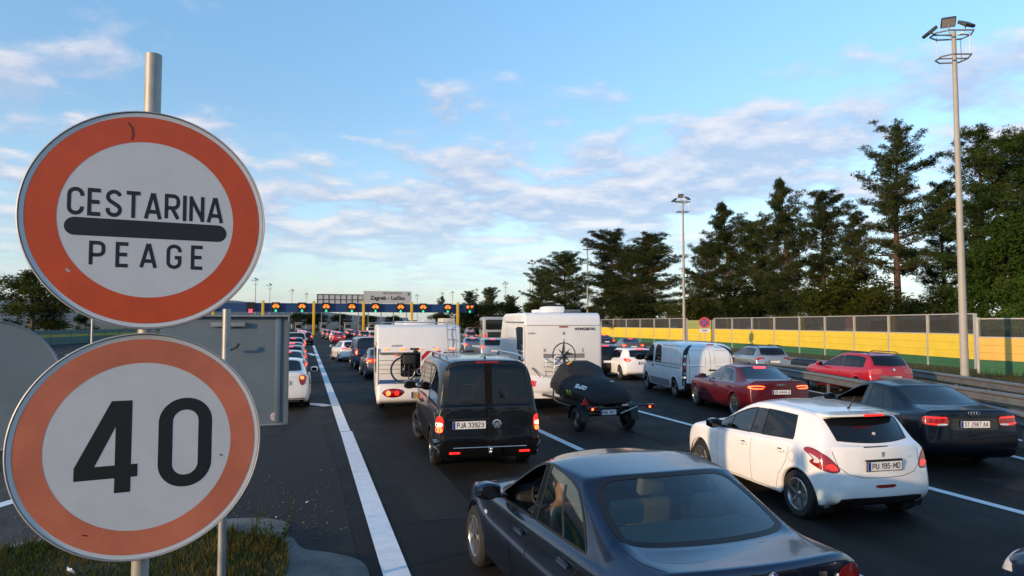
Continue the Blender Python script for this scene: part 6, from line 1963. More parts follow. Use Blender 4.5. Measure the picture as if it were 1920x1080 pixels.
# --- black van with roof rails
SP_T5 = dict(L=4.89, W=1.90, xr=.99, xf=3.99, R=.335, Ra=.39, gc=.22, z2=.46, z3=.74, shr=1.06, shf=1.04, bdz=.05,
             xA=4.08, xcw=4.40, zcw=1.18, zn=.98, xT=3.30, xTc=3.46, zT=1.92, xB1=2.92, xB2=2.82, xD5=1.66, xD6=1.66, xR5=.34,
             xR=.30, xRc=.22, zR=1.955, zP=1.98, xG=.16, xGc=.10, zG=1.165, xE=.06, zE=1.13, wG=.82, wb=.90, wt=.835, wr=.83, wtop=.15, rsealw=.085,
             rt=.955, ft=.86, rcap=(.16, .09, .05, .09, .11), bulge=.05, capz=1.06, ew=.78, quarter=True, cre=.5, deckcre=.2, steer=R(14))
t5_paint = paint('black', (.004, .004, .0045), .0, .3, .03)
def ex_t5(c):
    rt = c['root']
    door_seams(c, 3.98, 2.87, [(1.60, .30), (1.58, 1.05)], .30, 1.06)
    seams(c, [(frame_side(1), [(.35, 1.02), (2.8, 1.02)])], .02, 'sliding_door_rail')
    handles(c, [(3.02, .98), (2.70, .98)], t5_paint)
    # barn doors: black strips frame the two panes
    patch(c, 'door_frame', rrect(.13, .90, .01, 2, 0, 1.54), frame_rear(), t5_paint, .006, .01)
    seams(c, [(frame_rear(), [(0, 1.90), (0, .62)]), (frame_rear(), [(.80, 1.86), (.80, .62), (-.80, .62), (-.80, 1.86)])], .012, 'door_gap')
    red = lamps(c, [(.80, .98), (.93, .985), (.95, .70), (.80, .70)], 14, M_redlit, off=.010)
    lamps(c, [(.815, .875), (.94, .875), (.945, .80), (.815, .80)], 14, mat('lit_indicator', (.8, .5, .35), .2, emit=(1, .62, .38), estr=1.1), 'lit_strip', off=.0125, parent=red)
    lamps(c, [(.815, .79), (.94, .79), (.945, .71), (.815, .71)], 14, M_hot, 'lit_strip', off=.0125, parent=red)
    rear_plate(c, .36, .83, 'PJA 33923', w=.58, h=.13, out=.016)
    bx('plate_lamp_bar', (surf(c, .36, .91)[0].x - .01, .36, .925), (.03, .74, .025), M_plast, rt, bevel=.006)
    b = roundel(c, -.13, .83, .083, M_chrome, off=.006)
    MB().lathe([(.001, .0115), (.066, .0115)], 24, 'X').build('badge_disc', mat('badge_grey', (.16, .16, .17), .3, .8), b)
    for pts in ([(-.042, .048), (-.016, -.004), (0, .022), (.016, -.004), (.042, .048)], [(-.058, .022), (-.028, -.052), (0, .0), (.028, -.052), (.058, .022)]):
        v_, f_ = ribbon2d(pts, .011)
        MB().add([(.0135, a, d) for a, d in v_], f_).build('badge_letter', M_chrome, b)
    patch(c, 'bumper', [(.90, .30), (.92, .56), (.60, .60), (-.60, .60), (-.92, .56), (-.90, .30)], frame_rear(), M_gloss, .05, .06)
    bx('chrome_strip', (surf(c, 0, .44)[0].x - .062, 0, .45), (.02, 1.30, .022), M_chrome, rt, bevel=.006)
    for s in (1, -1):
        bx('bumper_reflector', (surf(c, .55, .36)[0].x - .058, s * .62, .36), (.02, .19, .035), M_redlit, rt, bevel=.006)
    MB().tube([(.08, 0, .34), (-.10, 0, .33), (-.13, 0, .42)], .02, 8).lathe([(.001, .40), (.025, .41), (.03, .435), (.02, .46), (.001, .465)], 12, 'Z', (-.13, 0, 0)).build('tow_bar', M_chrome, rt, smooth=True)
    patch(c, 'high_brake_lamp', rrect(.42, .03, .012, 3, 0, 1.90), frame_rear(), M_red, .008)
    for s in (1, -1):
        z = cast(c['bvh'], (1.5, s * .70, 4), (0, 0, -1))[0].z
        r_ = MB().tube([(.42, s * .70, z - .01), (.52, s * .70, z + .065), (1.2, s * .705, z + .08), (2.6, s * .705, z + .075), (2.74, s * .70, z - .005)], .022, 8)
        r_.box((1.5, s * .705, z + .03), (.10, .03, .09)); r_.build('roof_rail', M_alu, rt, smooth='auto')
        seams(c, [(frame_side(s), [(1.62, 1.12), (1.62, 1.78)])], .07, 'window_bar')
    mirror(rt, 3.88, .98, 1.22, 1, M_gloss, 1.25); mirror(rt, 3.88, -.98, 1.22, -1, M_gloss, 1.25)
    MB().lathe([(.001, 0), (.02, 0), (.02, .03), (.001, .045)], 10, 'Z', (.50, 0, cast(c['bvh'], (.50, 0, 4), (0, 0, -1))[0].z)).build('aerial', M_plast, rt)
    for y in (.45, -.45):
        seat(rt, 1.25, y, M_seatd, .50, .62, w=.62)
        seat(rt, 3.35, y, M_seatd, .55, .62)
    bx('window_curtain', (.42, .62, 1.50), (.04, .14, .62), mat('blue_curtain', (.05, .13, .30), .8), rt, bevel=.015)
    bx('wiper_arm', (surf(c, .2, 1.2)[0].x - .012, .30, 1.205), (.02, .40, .018), M_plast, rt, rx=.12)
t5 = make_car('passenger_van', 'black van with silver roof rails and two rear door windows reading PJA 33923', SP_T5, t5_paint, (3.10, 11.82), -3.6, 'van', 'cars queuing at the toll',
              detail=2, glass_m=M_gtint, rear_glass=glass('rear_door_glass', (.34, .40, .40), 1.5, 0, 1.2), rim=M_rimd, extras=ex_t5, wheel_w=.235)

# --- white panel van
SP_TR = dict(L=5.0, W=1.95, xr=.97, xf=4.07, R=.33, Ra=.40, gc=.24, z2=.46, z3=.78, shr=1.08, shf=1.06, bdz=.06,
             xA=4.26, xcw=4.62, zcw=1.22, zn=1.02, xT=3.52, xTc=3.70, zT=1.90, xB1=3.18, xB2=3.02, xD5=2.30, xD6=2.30, xR5=.22,
             xR=.12, xRc=.07, zR=1.95, zP=1.97, xG=.08, xGc=.04, zG=1.20, xE=.03, zE=1.15, wG=.89, wb=.955, wt=.895, wr=.91, wtop=.10,
             rt=.985, ft=.86, rcap=(.14, .09, .05, .05, .06), bulge=.03, capz=1.08, ew=.84, quarter=False, rearwin=False, pillar=False, cre=.6, deckcre=.3, cornercre=.65)
van_paint = paint('van_white', (.80, .81, .82), 0, .35, .05)
def ex_tr(c):
    rt = c['root']
    door_seams(c, 4.18, 3.10, [(2.05, .34), (2.05, 1.84)], .32, 1.12)
    seams(c, [(frame_side(1), [(.3, 1.04), (2.9, 1.04)]), (frame_side(1), [(2.2, 1.16), (.35, 1.16), (.35, 1.80), (2.2, 1.80)])], .02, 'sliding_door_rail')
    handles(c, [(3.22, 1.0)], M_plast, .22)
    # black corner columns with the stacked lamps
    for s in (1, -1):
        fr = frame_rear(R(-45) * s)
        f = (lambda q: q) if s > 0 else mir
        col = patch(c, 'corner_trim', f([(.64, .46), (.64, 1.60), (.66, 1.78), (.70, 1.84), (.755, 1.82), (.78, 1.6), (.80, .46)]), fr, M_plast, .010)
        patch(c, 'tail_lamp', f([(.655, .98), (.655, 1.38), (.74, 1.38), (.74, .98)]), fr, M_red, .014)
        patch(c, 'reversing_lens', f([(.66, 1.16), (.66, 1.24), (.735, 1.24), (.735, 1.16)]), fr, M_clearlens, .017)
        patch(c, 'reflector', f([(.66, 1.42), (.66, 1.50), (.735, 1.50), (.735, 1.42)]), fr, M_clearlens, .015)
        patch(c, 'reflector', f([(.66, .84), (.66, .92), (.735, .92), (.735, .84)]), fr, M_clearlens, .015)
        patch(c, 'indicator', f([(.665, .72), (.665, .79), (.73, .79), (.73, .72)]), fr, mat('lit_white', (.8, .8, .8), .2, emit=(1, .95, .9), estr=.5), .015)
        patch(c, 'side_moulding', [(1.42, .34), (1.42, .58), (3.62, .58), (3.62, .34)], frame_side(s), mat('grey_moulding', (.17, .18, .20), .5), .010)
    patch(c, 'bumper', [(.93, .28), (.93, .56), (-.93, .56), (-.93, .28)], frame_rear(), M_plast, .04, .05)
    seams(c, [(frame_rear(), [(0, 1.86), (0, .58)]), (frame_rear(), [(.74, 1.80), (.74, .58)]), (frame_rear(), [(-.74, 1.80), (-.74, .58)]), (frame_rear(), [(.74, 1.80), (-.74, 1.80)])], .01, 'door_gap')
    bx('high_brake_lamp', (.06, 0, 1.86), (.04, .26, .045), M_red, rt, bevel=.008)
    bx('door_handle', (surf(c, -.05, 1.0)[0].x - .02, -.06, 1.0), (.04, .26, .05), M_plast, rt, bevel=.012)
    bx('plate_lamp_bar', (surf(c, .3, .80)[0].x - .012, .30, .805), (.03, .52, .04), M_plast, rt, bevel=.008)
    rear_plate(c, .32, .70, 'ZG 5102-K', out=.012)
    for q in (.45, -.45):
        seams(c, [(frame_rear(), [(q - .28, 1.66), (q + .28, 1.66), (q + .28, 1.12), (q - .28, 1.12), (q - .28, 1.66)])], .01, 'door_press_line')
    mirror(rt, 4.06, 1.06, 1.28, 1, M_plast, 1.7); mirror(rt, 4.06, -1.06, 1.28, -1, M_plast, 1.7)
    seat(rt, 3.55, .5, M_seatd, .6, .62); seat(rt, 3.55, -.5, M_seatd, .6, .62)
trafic = make_car('panel_van', 'white panel van with black corner columns and one small side window', SP_TR, van_paint, (13.25, 20.85), -9.3, 'van', 'cars queuing at the toll',
                  detail=2, glass_m=M_gtint, rim=M_rimd, style='steel', extras=ex_tr, wheel_w=.225)

# ------------------------------------------------------------------ caravans
def shell_prism(name, prof, hw, m, parent, r=.07, taper=.0):
    """long body: side outline (x, z) between -hw and hw with rounded long edges"""
    mb = MB().prism(prof, 'Y', -hw, hw)
    return mb.build(name, m, parent, smooth='auto', bevel=r, seg=4)
def marker(parent, x, y, z, m, d=(.02, .10, .03)):
    return bx('marker_lamp', (x, y, z), d, m, parent, bevel=.008)
M_cara = mat('caravan_white', (.78, .77, .74), .35, coat=.3, vary=.05, vscale=1.2)
M_cara2 = mat('camper_white', (.80, .81, .82), .35, coat=.3, vary=.05, vscale=1.2)
def caravan_left():
    t = thing('touring_caravan', 'white caravan with bicycle, bag and striped warning board on its rear', 'caravan', (3.02, 19.2, 0), PI / 2 + R(-4.5))
    W2 = 1.16
    prof = [(.06, .46), (.04, .80), (.0, 1.0), (.0, 1.72), (.05, 1.95), (.16, 2.25), (.30, 2.48), (.48, 2.55), (5.2, 2.55), (5.6, 2.35), (5.9, 1.7), (5.9, .5), (4.0, .42), (1.6, .42)]
    shell_prism('body', prof, W2, M_cara, t, .05)
    for s in (1, -1):
        MB().prism([(.0, .40), (1.3, .40), (1.3, .62), (-.06, .62), (-.10, .50)], 'Y', s * 1.0, s * 1.15).build('skirt', M_cara, t, smooth='auto', bevel=.03)
        bx('corner_profile', (.02, s * 1.125, 1.40), (.05, .03, 1.0), mat('corner_grey', (.22, .22, .23), .5), t, bevel=.008)
        MB().prism(rrect(1.0, .72, .10, 4, 1.25, 1.55), 'Y', s * (W2 - .005), s * (W2 + .018)).build('side_window', M_gdark, t, smooth='auto')
        MB().prism(rrect(.9, .66, .10, 4, 3.3, 1.58), 'Y', s * (W2 - .005), s * (W2 + .018)).build('side_window', M_gdark, t, smooth='auto')
        wheel(t, 2.7, s * .98, .32, .20, s, M_rimd, 5, 'steel')
        marker(t, .30, s * (W2 + .008), 2.02, M_red, (.05, .02, .10))
    # moulded rear bumper with the two oval lamp clusters
    MB().prism([(.0, .42), (.55, .42), (.55, .95), (-.02, .95), (-.08, .88), (-.14, .66), (-.12, .50)], 'Y', -1.12, 1.12).build('bumper', M_cara, t, smooth='auto', bevel=.05, seg=3)
    for s in (1, -1):
        o = MB().add([(0, .30 * math.cos(2 * PI * k / 24), .125 * math.sin(2 * PI * k / 24) + .03 * math.cos(2 * PI * k / 24) * 0) for k in range(24)] + [(-.035, .22 * math.cos(2 * PI * k / 24), .08 * math.sin(2 * PI * k / 24)) for k in range(24)],
                     [(k, (k + 1) % 24, 24 + (k + 1) % 24, 24 + k) for k in range(24)] + [tuple(range(24, 48))]).build('tail_lamp', M_red, t, smooth='auto')
        o.location = (-.13, s * .72, .70)
        MB().lathe([(.001, -.02), (.06, -.02), (.075, .0)], 16, 'X', (-.025, .13 * s, 0)).build('lit_lamp', M_hot, o)
        MB().lathe([(.001, -.02), (.06, -.02), (.075, .0)], 16, 'X', (-.025, -.10 * s, 0)).build('lit_lamp', M_redlit, o)
    plate(t, -.155, .02, .64, 'GL 4K7', .40, .15, 0, M_plateY)
    bx('stripe', (-.008, 0, 1.00), (.02, 2.2, .10), mat('blue_stripe', (.04, .10, .28), .4), t)
    bx('rear_channel', (-.01, 0, 1.77), (.05, 2.16, .06), mat('channel_grey', (.12, .12, .12), .5), t, bevel=.01)
    for y in (-.92, -.46, 0, .46, .92): marker(t, .035, y, 1.88, M_hot, (.05, .12, .045))
    for k in range(4): bx('groove', (-.003, .80, 1.22 + .12 * k), (.012, .60, .012), mat('corner_grey'), t)
    MB().prism(rrect(1.24, .62, .06, 4, -.10, 1.44), 'X', -.022, .0).build('rear_window', M_gdark, t, smooth='auto')
    # lettering shadowy above the lamps
    M = Matrix(((0, 0, -1, .050), (-1, 0, 0, .62), (0, 1, 0, 1.97), (0, 0, 0, 1)))
    lettering('maker_lettering', 'DUBBER', .07, M, mat('grey_print', (.35, .35, .36), .5), t, .18)
    # ladder
    ld = MB()
    for y in (-.78, -1.02): ld.tube([(-.06, y, 1.05), (-.08, y, 1.75), (.0, y, 2.1), (.26, y, 2.62), (.40, y, 2.62)], .014, 6)
    ld.build('ladder', M_alu, t, smooth='auto')
    for k in range(5): MB().tube([(-.07 + max(0, k - 2) * .06, -.78, 1.3 + .28 * k), (-.07 + max(0, k - 2) * .06, -1.02, 1.3 + .28 * k)], .011, 6).build('ladder_rung', M_alu, t)
    for x, y, w in ((1.4, 0, .7), (3.2, .3, .5), (4.4, -.4, .4)): bx('roof_hatch', (x, y, 2.60), (w, w, .11), M_cara, t, bevel=.03)
    for s in (1, -1): MB().tube([(.6, s * .95, 2.62), (3.0, s * .95, 2.62)], .018, 6).build('roof_rail', M_alu, t)
    MB().tube([(.55, -1.0, 2.62), (.55, 1.0, 2.62)], .016, 6).build('roof_rail', M_alu, t)
    # carrier
    r_ = MB()
    for y in (-.45, .30):
        r_.tube([(-.02, y, 1.80), (-.16, y, 1.72), (-.14, y, 1.1), (-.42, y, .95)], .016, 6)
    r_.build('bicycle_carrier', M_plast, t, smooth='auto')
    MB().box((-.34, -.1, .985), (.08, 1.5, .03)).build('carrier_tray', M_alu, t)
    for y in (.12, -.55): bx('carrier_clamp', (-.18, y, 1.80), (.16, .14, .12), M_plast, t, bevel=.03)
    return t
def place_like(root, name, label, cat, group=None):
    t = thing(name, label, cat, root.location, root.rotation_euler.z, group)
    return t
cl = caravan_left()
def bicycle():
    t = place_like(cl, 'bicycle', 'black bicycle with a bag hung on the back of the white caravan', 'bicycle')
    x = -.34
    def wh(y):
        w = MB().tube([(x, y + .335 * math.cos(2 * PI * k / 28), 1.34 + .335 * math.sin(2 * PI * k / 28)) for k in range(29)], .021, 7, False).build('wheel', M_tyre, t, smooth=True)
        MB().tube([(x, y + .31 * math.cos(2 * PI * k / 28), 1.34 + .31 * math.sin(2 * PI * k / 28)) for k in range(29)], .009, 5, False).build('rim', M_alu, w, smooth=True)
        for k in range(14): MB().tube([(x + (.02 if k % 2 else -.02), y, 1.34), (x, y + .31 * math.cos(PI * k / 7), 1.34 + .31 * math.sin(PI * k / 7))], .0022, 3).build('spoke', M_alu, w)
        MB().lathe([(.001, -.035), (.025, -.03), (.025, .03), (.001, .035)], 10, 'X', (x, y, 1.34)).build('hub', M_alu, w)
    wh(.46); wh(-.60)
    f = MB()
    f.tube([(x, .46, 1.34), (x, .02, 1.30), (x, .12, 1.78), (x, .46, 1.34)], .014, 6)
    f.tube([(x, .02, 1.30), (x, -.40, 1.76), (x, .10, 1.74)], .018, 6)
    f.tube([(x, -.40, 1.85), (x, -.52, 1.45), (x, -.60, 1.34)], .015, 6)
    f.build('frame', M_gloss, t, smooth='auto')
    MB().tube([(x - .02, .12, 1.78), (x - .02, .14, 1.88)], .014, 6).box((x, .16, 1.90), (.14, .25, .05)).build('saddle', M_seal, t)
    MB().tube([(x - .28, -.36, 1.94), (x, -.42, 1.92), (x + .2, -.36, 1.94)], .012, 6).build('handlebar', M_gloss, t)
    MB().lathe([(.06, -.006), (.10, -.006), (.10, .006), (.06, .006)], 18, 'X', (x - .05, .02, 1.30)).build('chainring', M_alu, t)
    MB().tube([(x - .07, .02, 1.30), (x - .08, -.08, 1.17), (x - .16, -.08, 1.17)], .010, 5).build('pedal', M_alu, t)
    bx('luggage_rack', (x, .42, 1.72), (.12, .42, .02), M_plast, t)
    bx('rear_light', (x - .02, .66, 1.74), (.05, .05, .06), M_redlit, t, bevel=.01)
    b = place_like(cl, 'pannier_bag', 'black pannier bag strapped on the bicycle behind the white caravan', 'bag')
    MB().box((x - .02, .30, 1.62), (.20, .36, .28)).build('pouch', M_seatd, b, smooth='auto', bevel=.06, seg=3)
    MB().box((x - .02, .30, 1.78), (.22, .40, .06)).build('flap', M_seal, b, smooth='auto', bevel=.03)
    w = place_like(cl, 'warning_board', 'red and white diagonal striped warning board on the caravan rear', 'sign')
    xx = -.46
    MB().prism(rrect(.62, .62, .05, 3, -.30, 1.56), 'X', xx, xx + .012).build('panel', M_white, w, smooth='auto')
    def clip(poly, lo, hi, ax):
        for sgn, lim in ((1, lo), (-1, hi)):
            q = []
            for a, b_ in zip(poly, poly[1:] + poly[:1]):
                ia, ib = sgn * a[ax] >= sgn * lim, sgn * b_[ax] >= sgn * lim
                if ia: q.append(a)
                if ia != ib:
                    t_ = (lim - a[ax]) / (b_[ax] - a[ax]); q.append((lerp(a[0], b_[0], t_), lerp(a[1], b_[1], t_)))
            poly = q
            if not poly: return None
        return poly
    mr_ = mat('board_red', (.50, .02, .03), .35)
    for k in range(-3, 4):
        o = k * .27
        poly = clip([(-1.3, -1 + o + .0), (-1.3, -1 + o + .135), (.7, 1 + o + .135), (.7, 1 + o)], -.59 + .30, -.01 + .30, 0)
        poly = poly and clip([(a, b_) for a, b_ in poly], -.29, .29, 1)
        if poly:
            MB().add([(xx - .003, -a - .30 + .30 - .30 + .0, 1.56 + b_) for a, b_ in [(p[0] - 0, p[1]) for p in poly]], [tuple(range(len(poly)))]).build('stripe', mr_, w)
bicycle()

def camper_right():
    t = thing('camper', 'white motorhome with a black compass rose printed on its rear wall', 'camper', (7.30, 19.3, 0), PI / 2 + R(-8.3), None)
    W2 = 1.15
    prof = [(.06, .48), (.05, .95), (.0, 1.05), (.0, 2.30), (.03, 2.52), (.10, 2.63), (.24, 2.68), (4.4, 2.70), (5.0, 2.62), (5.9, 1.7), (6.2, 1.2), (6.2, .5), (4.0, .42), (1.6, .42)]
    shell_prism('body', prof, W2, M_cara2, t, .05)
    MB().prism([(-.02, .50), (-.10, .55), (-.10, .80), (.0, .95), (.5, .95), (.5, .42), (.05, .42)], 'Y', -1.16, 1.16).build('bumper', M_cara2, t, smooth='auto', bevel=.05, seg=3)
    bx('bumper_lip', (.0, 0, .40), (.22, 2.2, .06), M_cara2, t, bevel=.02)
    for s in (1, -1):
        o = MB().prism(rrect(.20, .16, .05, 4, s * .98, .78), 'X', -.128, -.10).build('tail_lamp', M_redlit, t, smooth='auto')
        wheel(t, 1.9, s * 1.0, .33, .21, s, M_rimd, 5, 'steel'); wheel(t, 5.3, s * 1.0, .33, .21, s, M_rimd, 5, 'steel')
        bx('corner_profile', (.03, s * 1.148, 1.60), (.05, .02, 1.5), mat('corner_pale', (.45, .45, .46), .5), t, bevel=.006)
    plate(t, -.115, .18, .72, 'WML 40', .46, .11)
    bx('rear_seam', (-.004, 0, 2.34), (.014, 2.2, .012), mat('corner_grey'), t)
    bx('high_brake_lamp', (-.012, .0, 2.30), (.03, .26, .035), M_red, t, bevel=.008)
    bx('air_conditioner', (1.1, .12, 2.78), (1.0, .62, .19), M_cara2, t, bevel=.06)
    bx('roof_hatch', (.9, -.45, 2.74), (.6, .5, .08), mat('smoke_dome', (.10, .11, .12), .2), t, bevel=.03)
    bx('roof_hatch', (2.6, .1, 2.76), (.7, .7, .10), M_cara2, t, bevel=.03)
    # compass rose print
    ink = mat('decal_black', (.03, .03, .035), .5); gry = mat('decal_grey', (.22, .22, .23), .5)
    cy, cz = -.02, 1.52
    def fl(pts, m, x=-.004): return MB().add([(x, cy - a, cz + b) for a, b in pts], [tuple(range(len(pts)))]).build('compass_mark', m, t)
    fl([(-.62, -.07), (-.62, .05), (0, .03), (0, -.07)], gry); fl([(0, -.07), (0, .03), (.62, .06), (.62, -.07)], gry)
    v_, f_ = ribbon2d([(.34 * math.cos(R(a)), .34 * math.sin(R(a))) for a in range(0, 360, 8)], .028, True)
    MB().add([(-.0055, cy - a, cz + b) for a, b in v_], f_).build('compass_ring', ink, t)
    fl([(-.07, .09), (0, .48), (0, .06)], ink, -.007); fl([(0, .06), (0, .48), (.035, .09)], gry, -.007)
    fl([(.04, .0), (.36, .035), (.05, .10)], ink, -.0072); fl([(-.34, .0), (-.04, -.05), (-.04, .03)], gry, -.0072)
    fl([(-.05, -.06), (0, -.42), (.06, -.06)], ink, -.0072)
    for a in (45, 135, 225, 315):
        ca, sa = math.cos(R(a)), math.sin(R(a))
        fl([(-sa * .035, ca * .035), (ca * .26, sa * .26), (sa * .035, -ca * .035)], ink, -.0078)
    for ch, y, z in (('N', .0, .60), ('W', -.58, .14), ('E', .58, .14)):
        lettering('compass_letter', ch, .10, Matrix(((0, 0, -1, -.005), (-1, 0, 0, cy - y), (0, 1, 0, cz + z), (0, 0, 0, 1))), gry, t, .2)
    lettering('maker_lettering', 'WEINSBERG', .075, Matrix(((0, 0, -1, -.005), (-1, 0, 0, -.66), (0, 1, 0, 2.24), (0, 0, 0, 1))), ink, t, .2, .2, .62)
    lettering('maker_lettering', 'CARA', .05, Matrix(((0, 0, -1, -.005), (-1, 0, 0, .95), (0, 1, 0, 2.12), (0, 0, 0, 1))), gry, t, .2, .2, .2)
    # side: flap window hinged open, gas lockers
    o = MB().prism([(.35, 1.62), (1.55, 1.62), (1.45, 2.28), (.50, 2.28)], 'Y', 0, .03).build('side_window', glass('acrylic_pane', (.45, .52, .58), 1.5, 0, 1.8), t, smooth='auto')
    o.location = (0, 1.16, .0)
    o.rotation_euler = (R(-7), 0, 0); o.location = (0, 1.16 - 2.28 * math.sin(R(7)) * 1.0 + .02, 0)
    MB().prism(rrect(1.2, .66, .06, 3, .98, 1.96), 'Y', 1.148, 1.153).build('window_opening', M_gdark, t)
    for x in (.55, 1.02): bx('side_vent', (x, 1.158, 1.30), (.34, .02, .62), M_plast, t, bevel=.01)
    MB().tube([(.1, 1.17, 2.42), (4.2, 1.17, 2.44)], .02, 6).build('awning_rail', M_alu, t)
    # rear carrier rails
    for z in (.98, 1.10, 1.22, 1.34): MB().tube([(-.16, .62, z), (-.16, -.55, z)], .011, 6).build('carrier_rail', M_alu, t)
    for y in (.56, .30): MB().tube([(-.02, y, .95), (-.17, y, .98), (-.18, y, 1.36), (-.02, y, 1.44)], .018, 7).build('carrier_post', M_white, t, smooth=True)
    MB().tube([(-.20, .32, .92), (-.22, .32, 1.22), (-.22, .26, 1.26), (-.22, -.3, 1.26)], .022, 7).build('carrier_hoop', M_white, t, smooth=True)
    MB().tube([(-.02, .28, 1.25), (-.10, .28, 1.48), (-.10, .22, 1.52), (-.10, .05, 1.50)], .018, 7).build('carrier_hoop', M_white, t, smooth=True)
    MB().tube([(-.04, .95, 1.20), (-.06, .70, .95)], .014, 6).build('strap', M_seal, t)
    return t
cr = camper_right()
cr.scale = (1, 1, 1.085)

# ------------------------------------------------------------------ trailer with the covered jet ski
def trailer():
    t = thing('boat_trailer', 'small two-wheel trailer with red lamps reading WML 58F7', 'trailer', (7.06, 15.3, 0), PI / 2 + R(5))
    m = mat('trailer_steel', (.03, .03, .032), .5, .5)
    f = MB()
    for s in (1, -1): f.tube([(.15, s * .42, .48), (2.2, s * .42, .50), (3.5, 0, .50)], .03, 6)
    f.tube([(.5, -.66, .36), (.5, .66, .36)], .03, 6).tube([(.15, -.45, .48), (.15, .45, .48)], .03, 6).tube([(1.6, -.42, .5), (1.6, .42, .5)], .03, 6)
    f.build('frame', m, t, smooth='auto')
    MB().tube([(2.6, 0, .5), (4.2, 0, .50)], .035, 6).build('drawbar', m, t)
    MB().tube([(3.4, 0, .5), (3.4, 0, .95), (3.3, 0, 1.1)], .03, 6).build('winch_post', m, t)
    for s in (1, -1):
        wheel(t, .5, s * .68, .29, .17, s, M_rimd, 5, 'steel')
        g = MB()
        for k in range(11):
            a = R(-5 + 19 * k)
            p0, p1 = (.5 + .35 * math.cos(a), .29 + .35 * math.sin(a)), (.5 + .362 * math.cos(a), .29 + .362 * math.sin(a))
            g.v += [(p0[0], s * .575, p0[1]), (p0[0], s * .79, p0[1]), (p1[0], s * .79, p1[1]), (p1[0], s * .575, p1[1])]
            if k:
                o = 4 * (k - 1); g.f += [(o + q, o + (q + 1) % 4, o + 4 + (q + 1) % 4, o + 4 + q) for q in range(4)]
        g.build('mudguard', M_plast, t, smooth='auto')
    bar = MB().tube([(-.05, .60, .58), (-.05, -.95, .62)], .022, 6).tube([(.2, .3, .48), (-.05, .3, .585)], .02, 6).tube([(.2, -.3, .48), (-.05, -.3, .60)], .02, 6)
    bar.build('lamp_bar', m, t)
    MB().tube([(-.07, -.15, .45), (-.07, -.62, .60)], .018, 6).build('brace', M_alu, t)
    for y in (.58, -.98):
        o = bx('tail_lamp', (-.09, y, .60), (.07, .20, .10), M_red, t, bevel=.015)
        bx('lit_lamp', (-.13, y + .05, .585), (.01, .05, .05), M_hot, o)
    plate(t, -.11, .20, .50, 'WML 58F7', .42, .11)
    MB().prism([(-.10, .0), (.10, 0), (0, .17)], 'X', -.02, .0).build('triangle_reflector', mat('reflector_red', (.6, .02, .02), .3), t).location = (.14, .70, .66)
    for q in (.28, -.28):
        bx('bunk', (1.3, q, .62), (2.0, .10, .14), m, t)
    bx('number_lamp', (-.06, -.28, .645), (.06, .16, .03), M_clearlens, t, bevel=.008)
    j = thing('jet_ski', 'jet ski under a black cover with white lettering on the trailer', 'jet ski', (t.location.x, t.location.y, .17), t.rotation_euler.z)
    j.scale = (1, 1.08, 1.04)
    # cover: creased sections along the hull - low tail, seat, high bars, drooping nose
    secs = [(.0, .66, .44, .50, .3), (.10, .80, .54, .50, .45), (.50, .98, .60, .52, .35), (.85, 1.05, .61, .54, .30), (1.15, 1.07, .60, .55, .32), (1.38, 1.22, .62, .56, .42), (1.60, 1.36, .62, .58, .55), (1.95, 1.38, .60, .60, .60), (2.15, 1.26, .56, .62, .5), (2.6, 1.04, .44, .66, .4), (3.0, .90, .20, .70, .4), (3.1, .84, .06, .72, .4)]
    rows = []
    for i, (x, zt, hw, zb, flat) in enumerate(secs):
        w = lambda k: .02 * math.sin(5.1 * x + 2.7 * k)
        h_ = zt - zb
        half = [(hw * .90, zb), (hw, zb + h_ * .30), (hw * .93, zb + h_ * .52), (hw * lerp(.62, .86, flat), zb + h_ * .86), (hw * flat * .8, zt - .012)]
        rows.append([(x, a_ + w(k), b_ + w(k + 3) * (1 if k else 0)) for k, (a_, b_) in enumerate(half)] + [(x, 0, zt + .01)] + [(x, -a_ + w(k + 5), b_ + w(k) * (1 if k else 0)) for k, (a_, b_) in reversed(list(enumerate(half)))])
    vs_ = [p_ for r_ in rows for p_ in r_]; nn = 11
    mb = MB().add(vs_, [(i * nn + k, i * nn + k + 1, (i + 1) * nn + k + 1, (i + 1) * nn + k) for i in range(len(rows) - 1) for k in range(nn - 1)] + [tuple(range(nn)), tuple(range((len(rows) - 1) * nn, len(rows) * nn))])
    cov = mb.build('cover', mat('cover_fabric', (.010, .011, .013), .75, bump=.5, bscale=7), j, smooth='auto', bevel=.03, seg=2)
    mb.v = [tuple(v) for v in mb.v]
    hull = [(.05, .40, .44, .60), (.6, .52, .40, .66), (1.8, .52, .40, .70), (2.6, .40, .44, .76), (3.1, .05, .6, .82)]
    hv = []
    for x, hw, zb, zt in hull: hv += [(x, hw, zt), (x, hw * .7, zb + .06), (x, 0, zb), (x, -hw * .7, zb + .06), (x, -hw, zt)]
    MB().add(hv, [(i * 5 + k, i * 5 + k + 1, i * 5 + k + 6, i * 5 + k + 5) for i in range(4) for k in range(4)] + [(0, 1, 2, 3, 4)]).build('hull', M_gloss, j, smooth=True)
    MB().lathe([(.001, -.03), (.05, -.03), (.055, .0), (.03, .01)], 14, 'X', (.05, .20, .52)).build('jet_nozzle', M_plast, j)
    bv = BVHTree.FromPolygons(vs_, mb.f)
    def onside(x, z, s=1): 
        h = bv.ray_cast(Vector((x, 2 * s, z)), Vector((0, -s, 0)))
        return h[0] + h[1] * (.012 if h[1].y * s > 0 else -.012)
    def ontop(x, y):
        h = bv.ray_cast(Vector((x, y, 3)), Vector((0, 0, -1)))
        return h[0] + Vector((0, 0, .022))
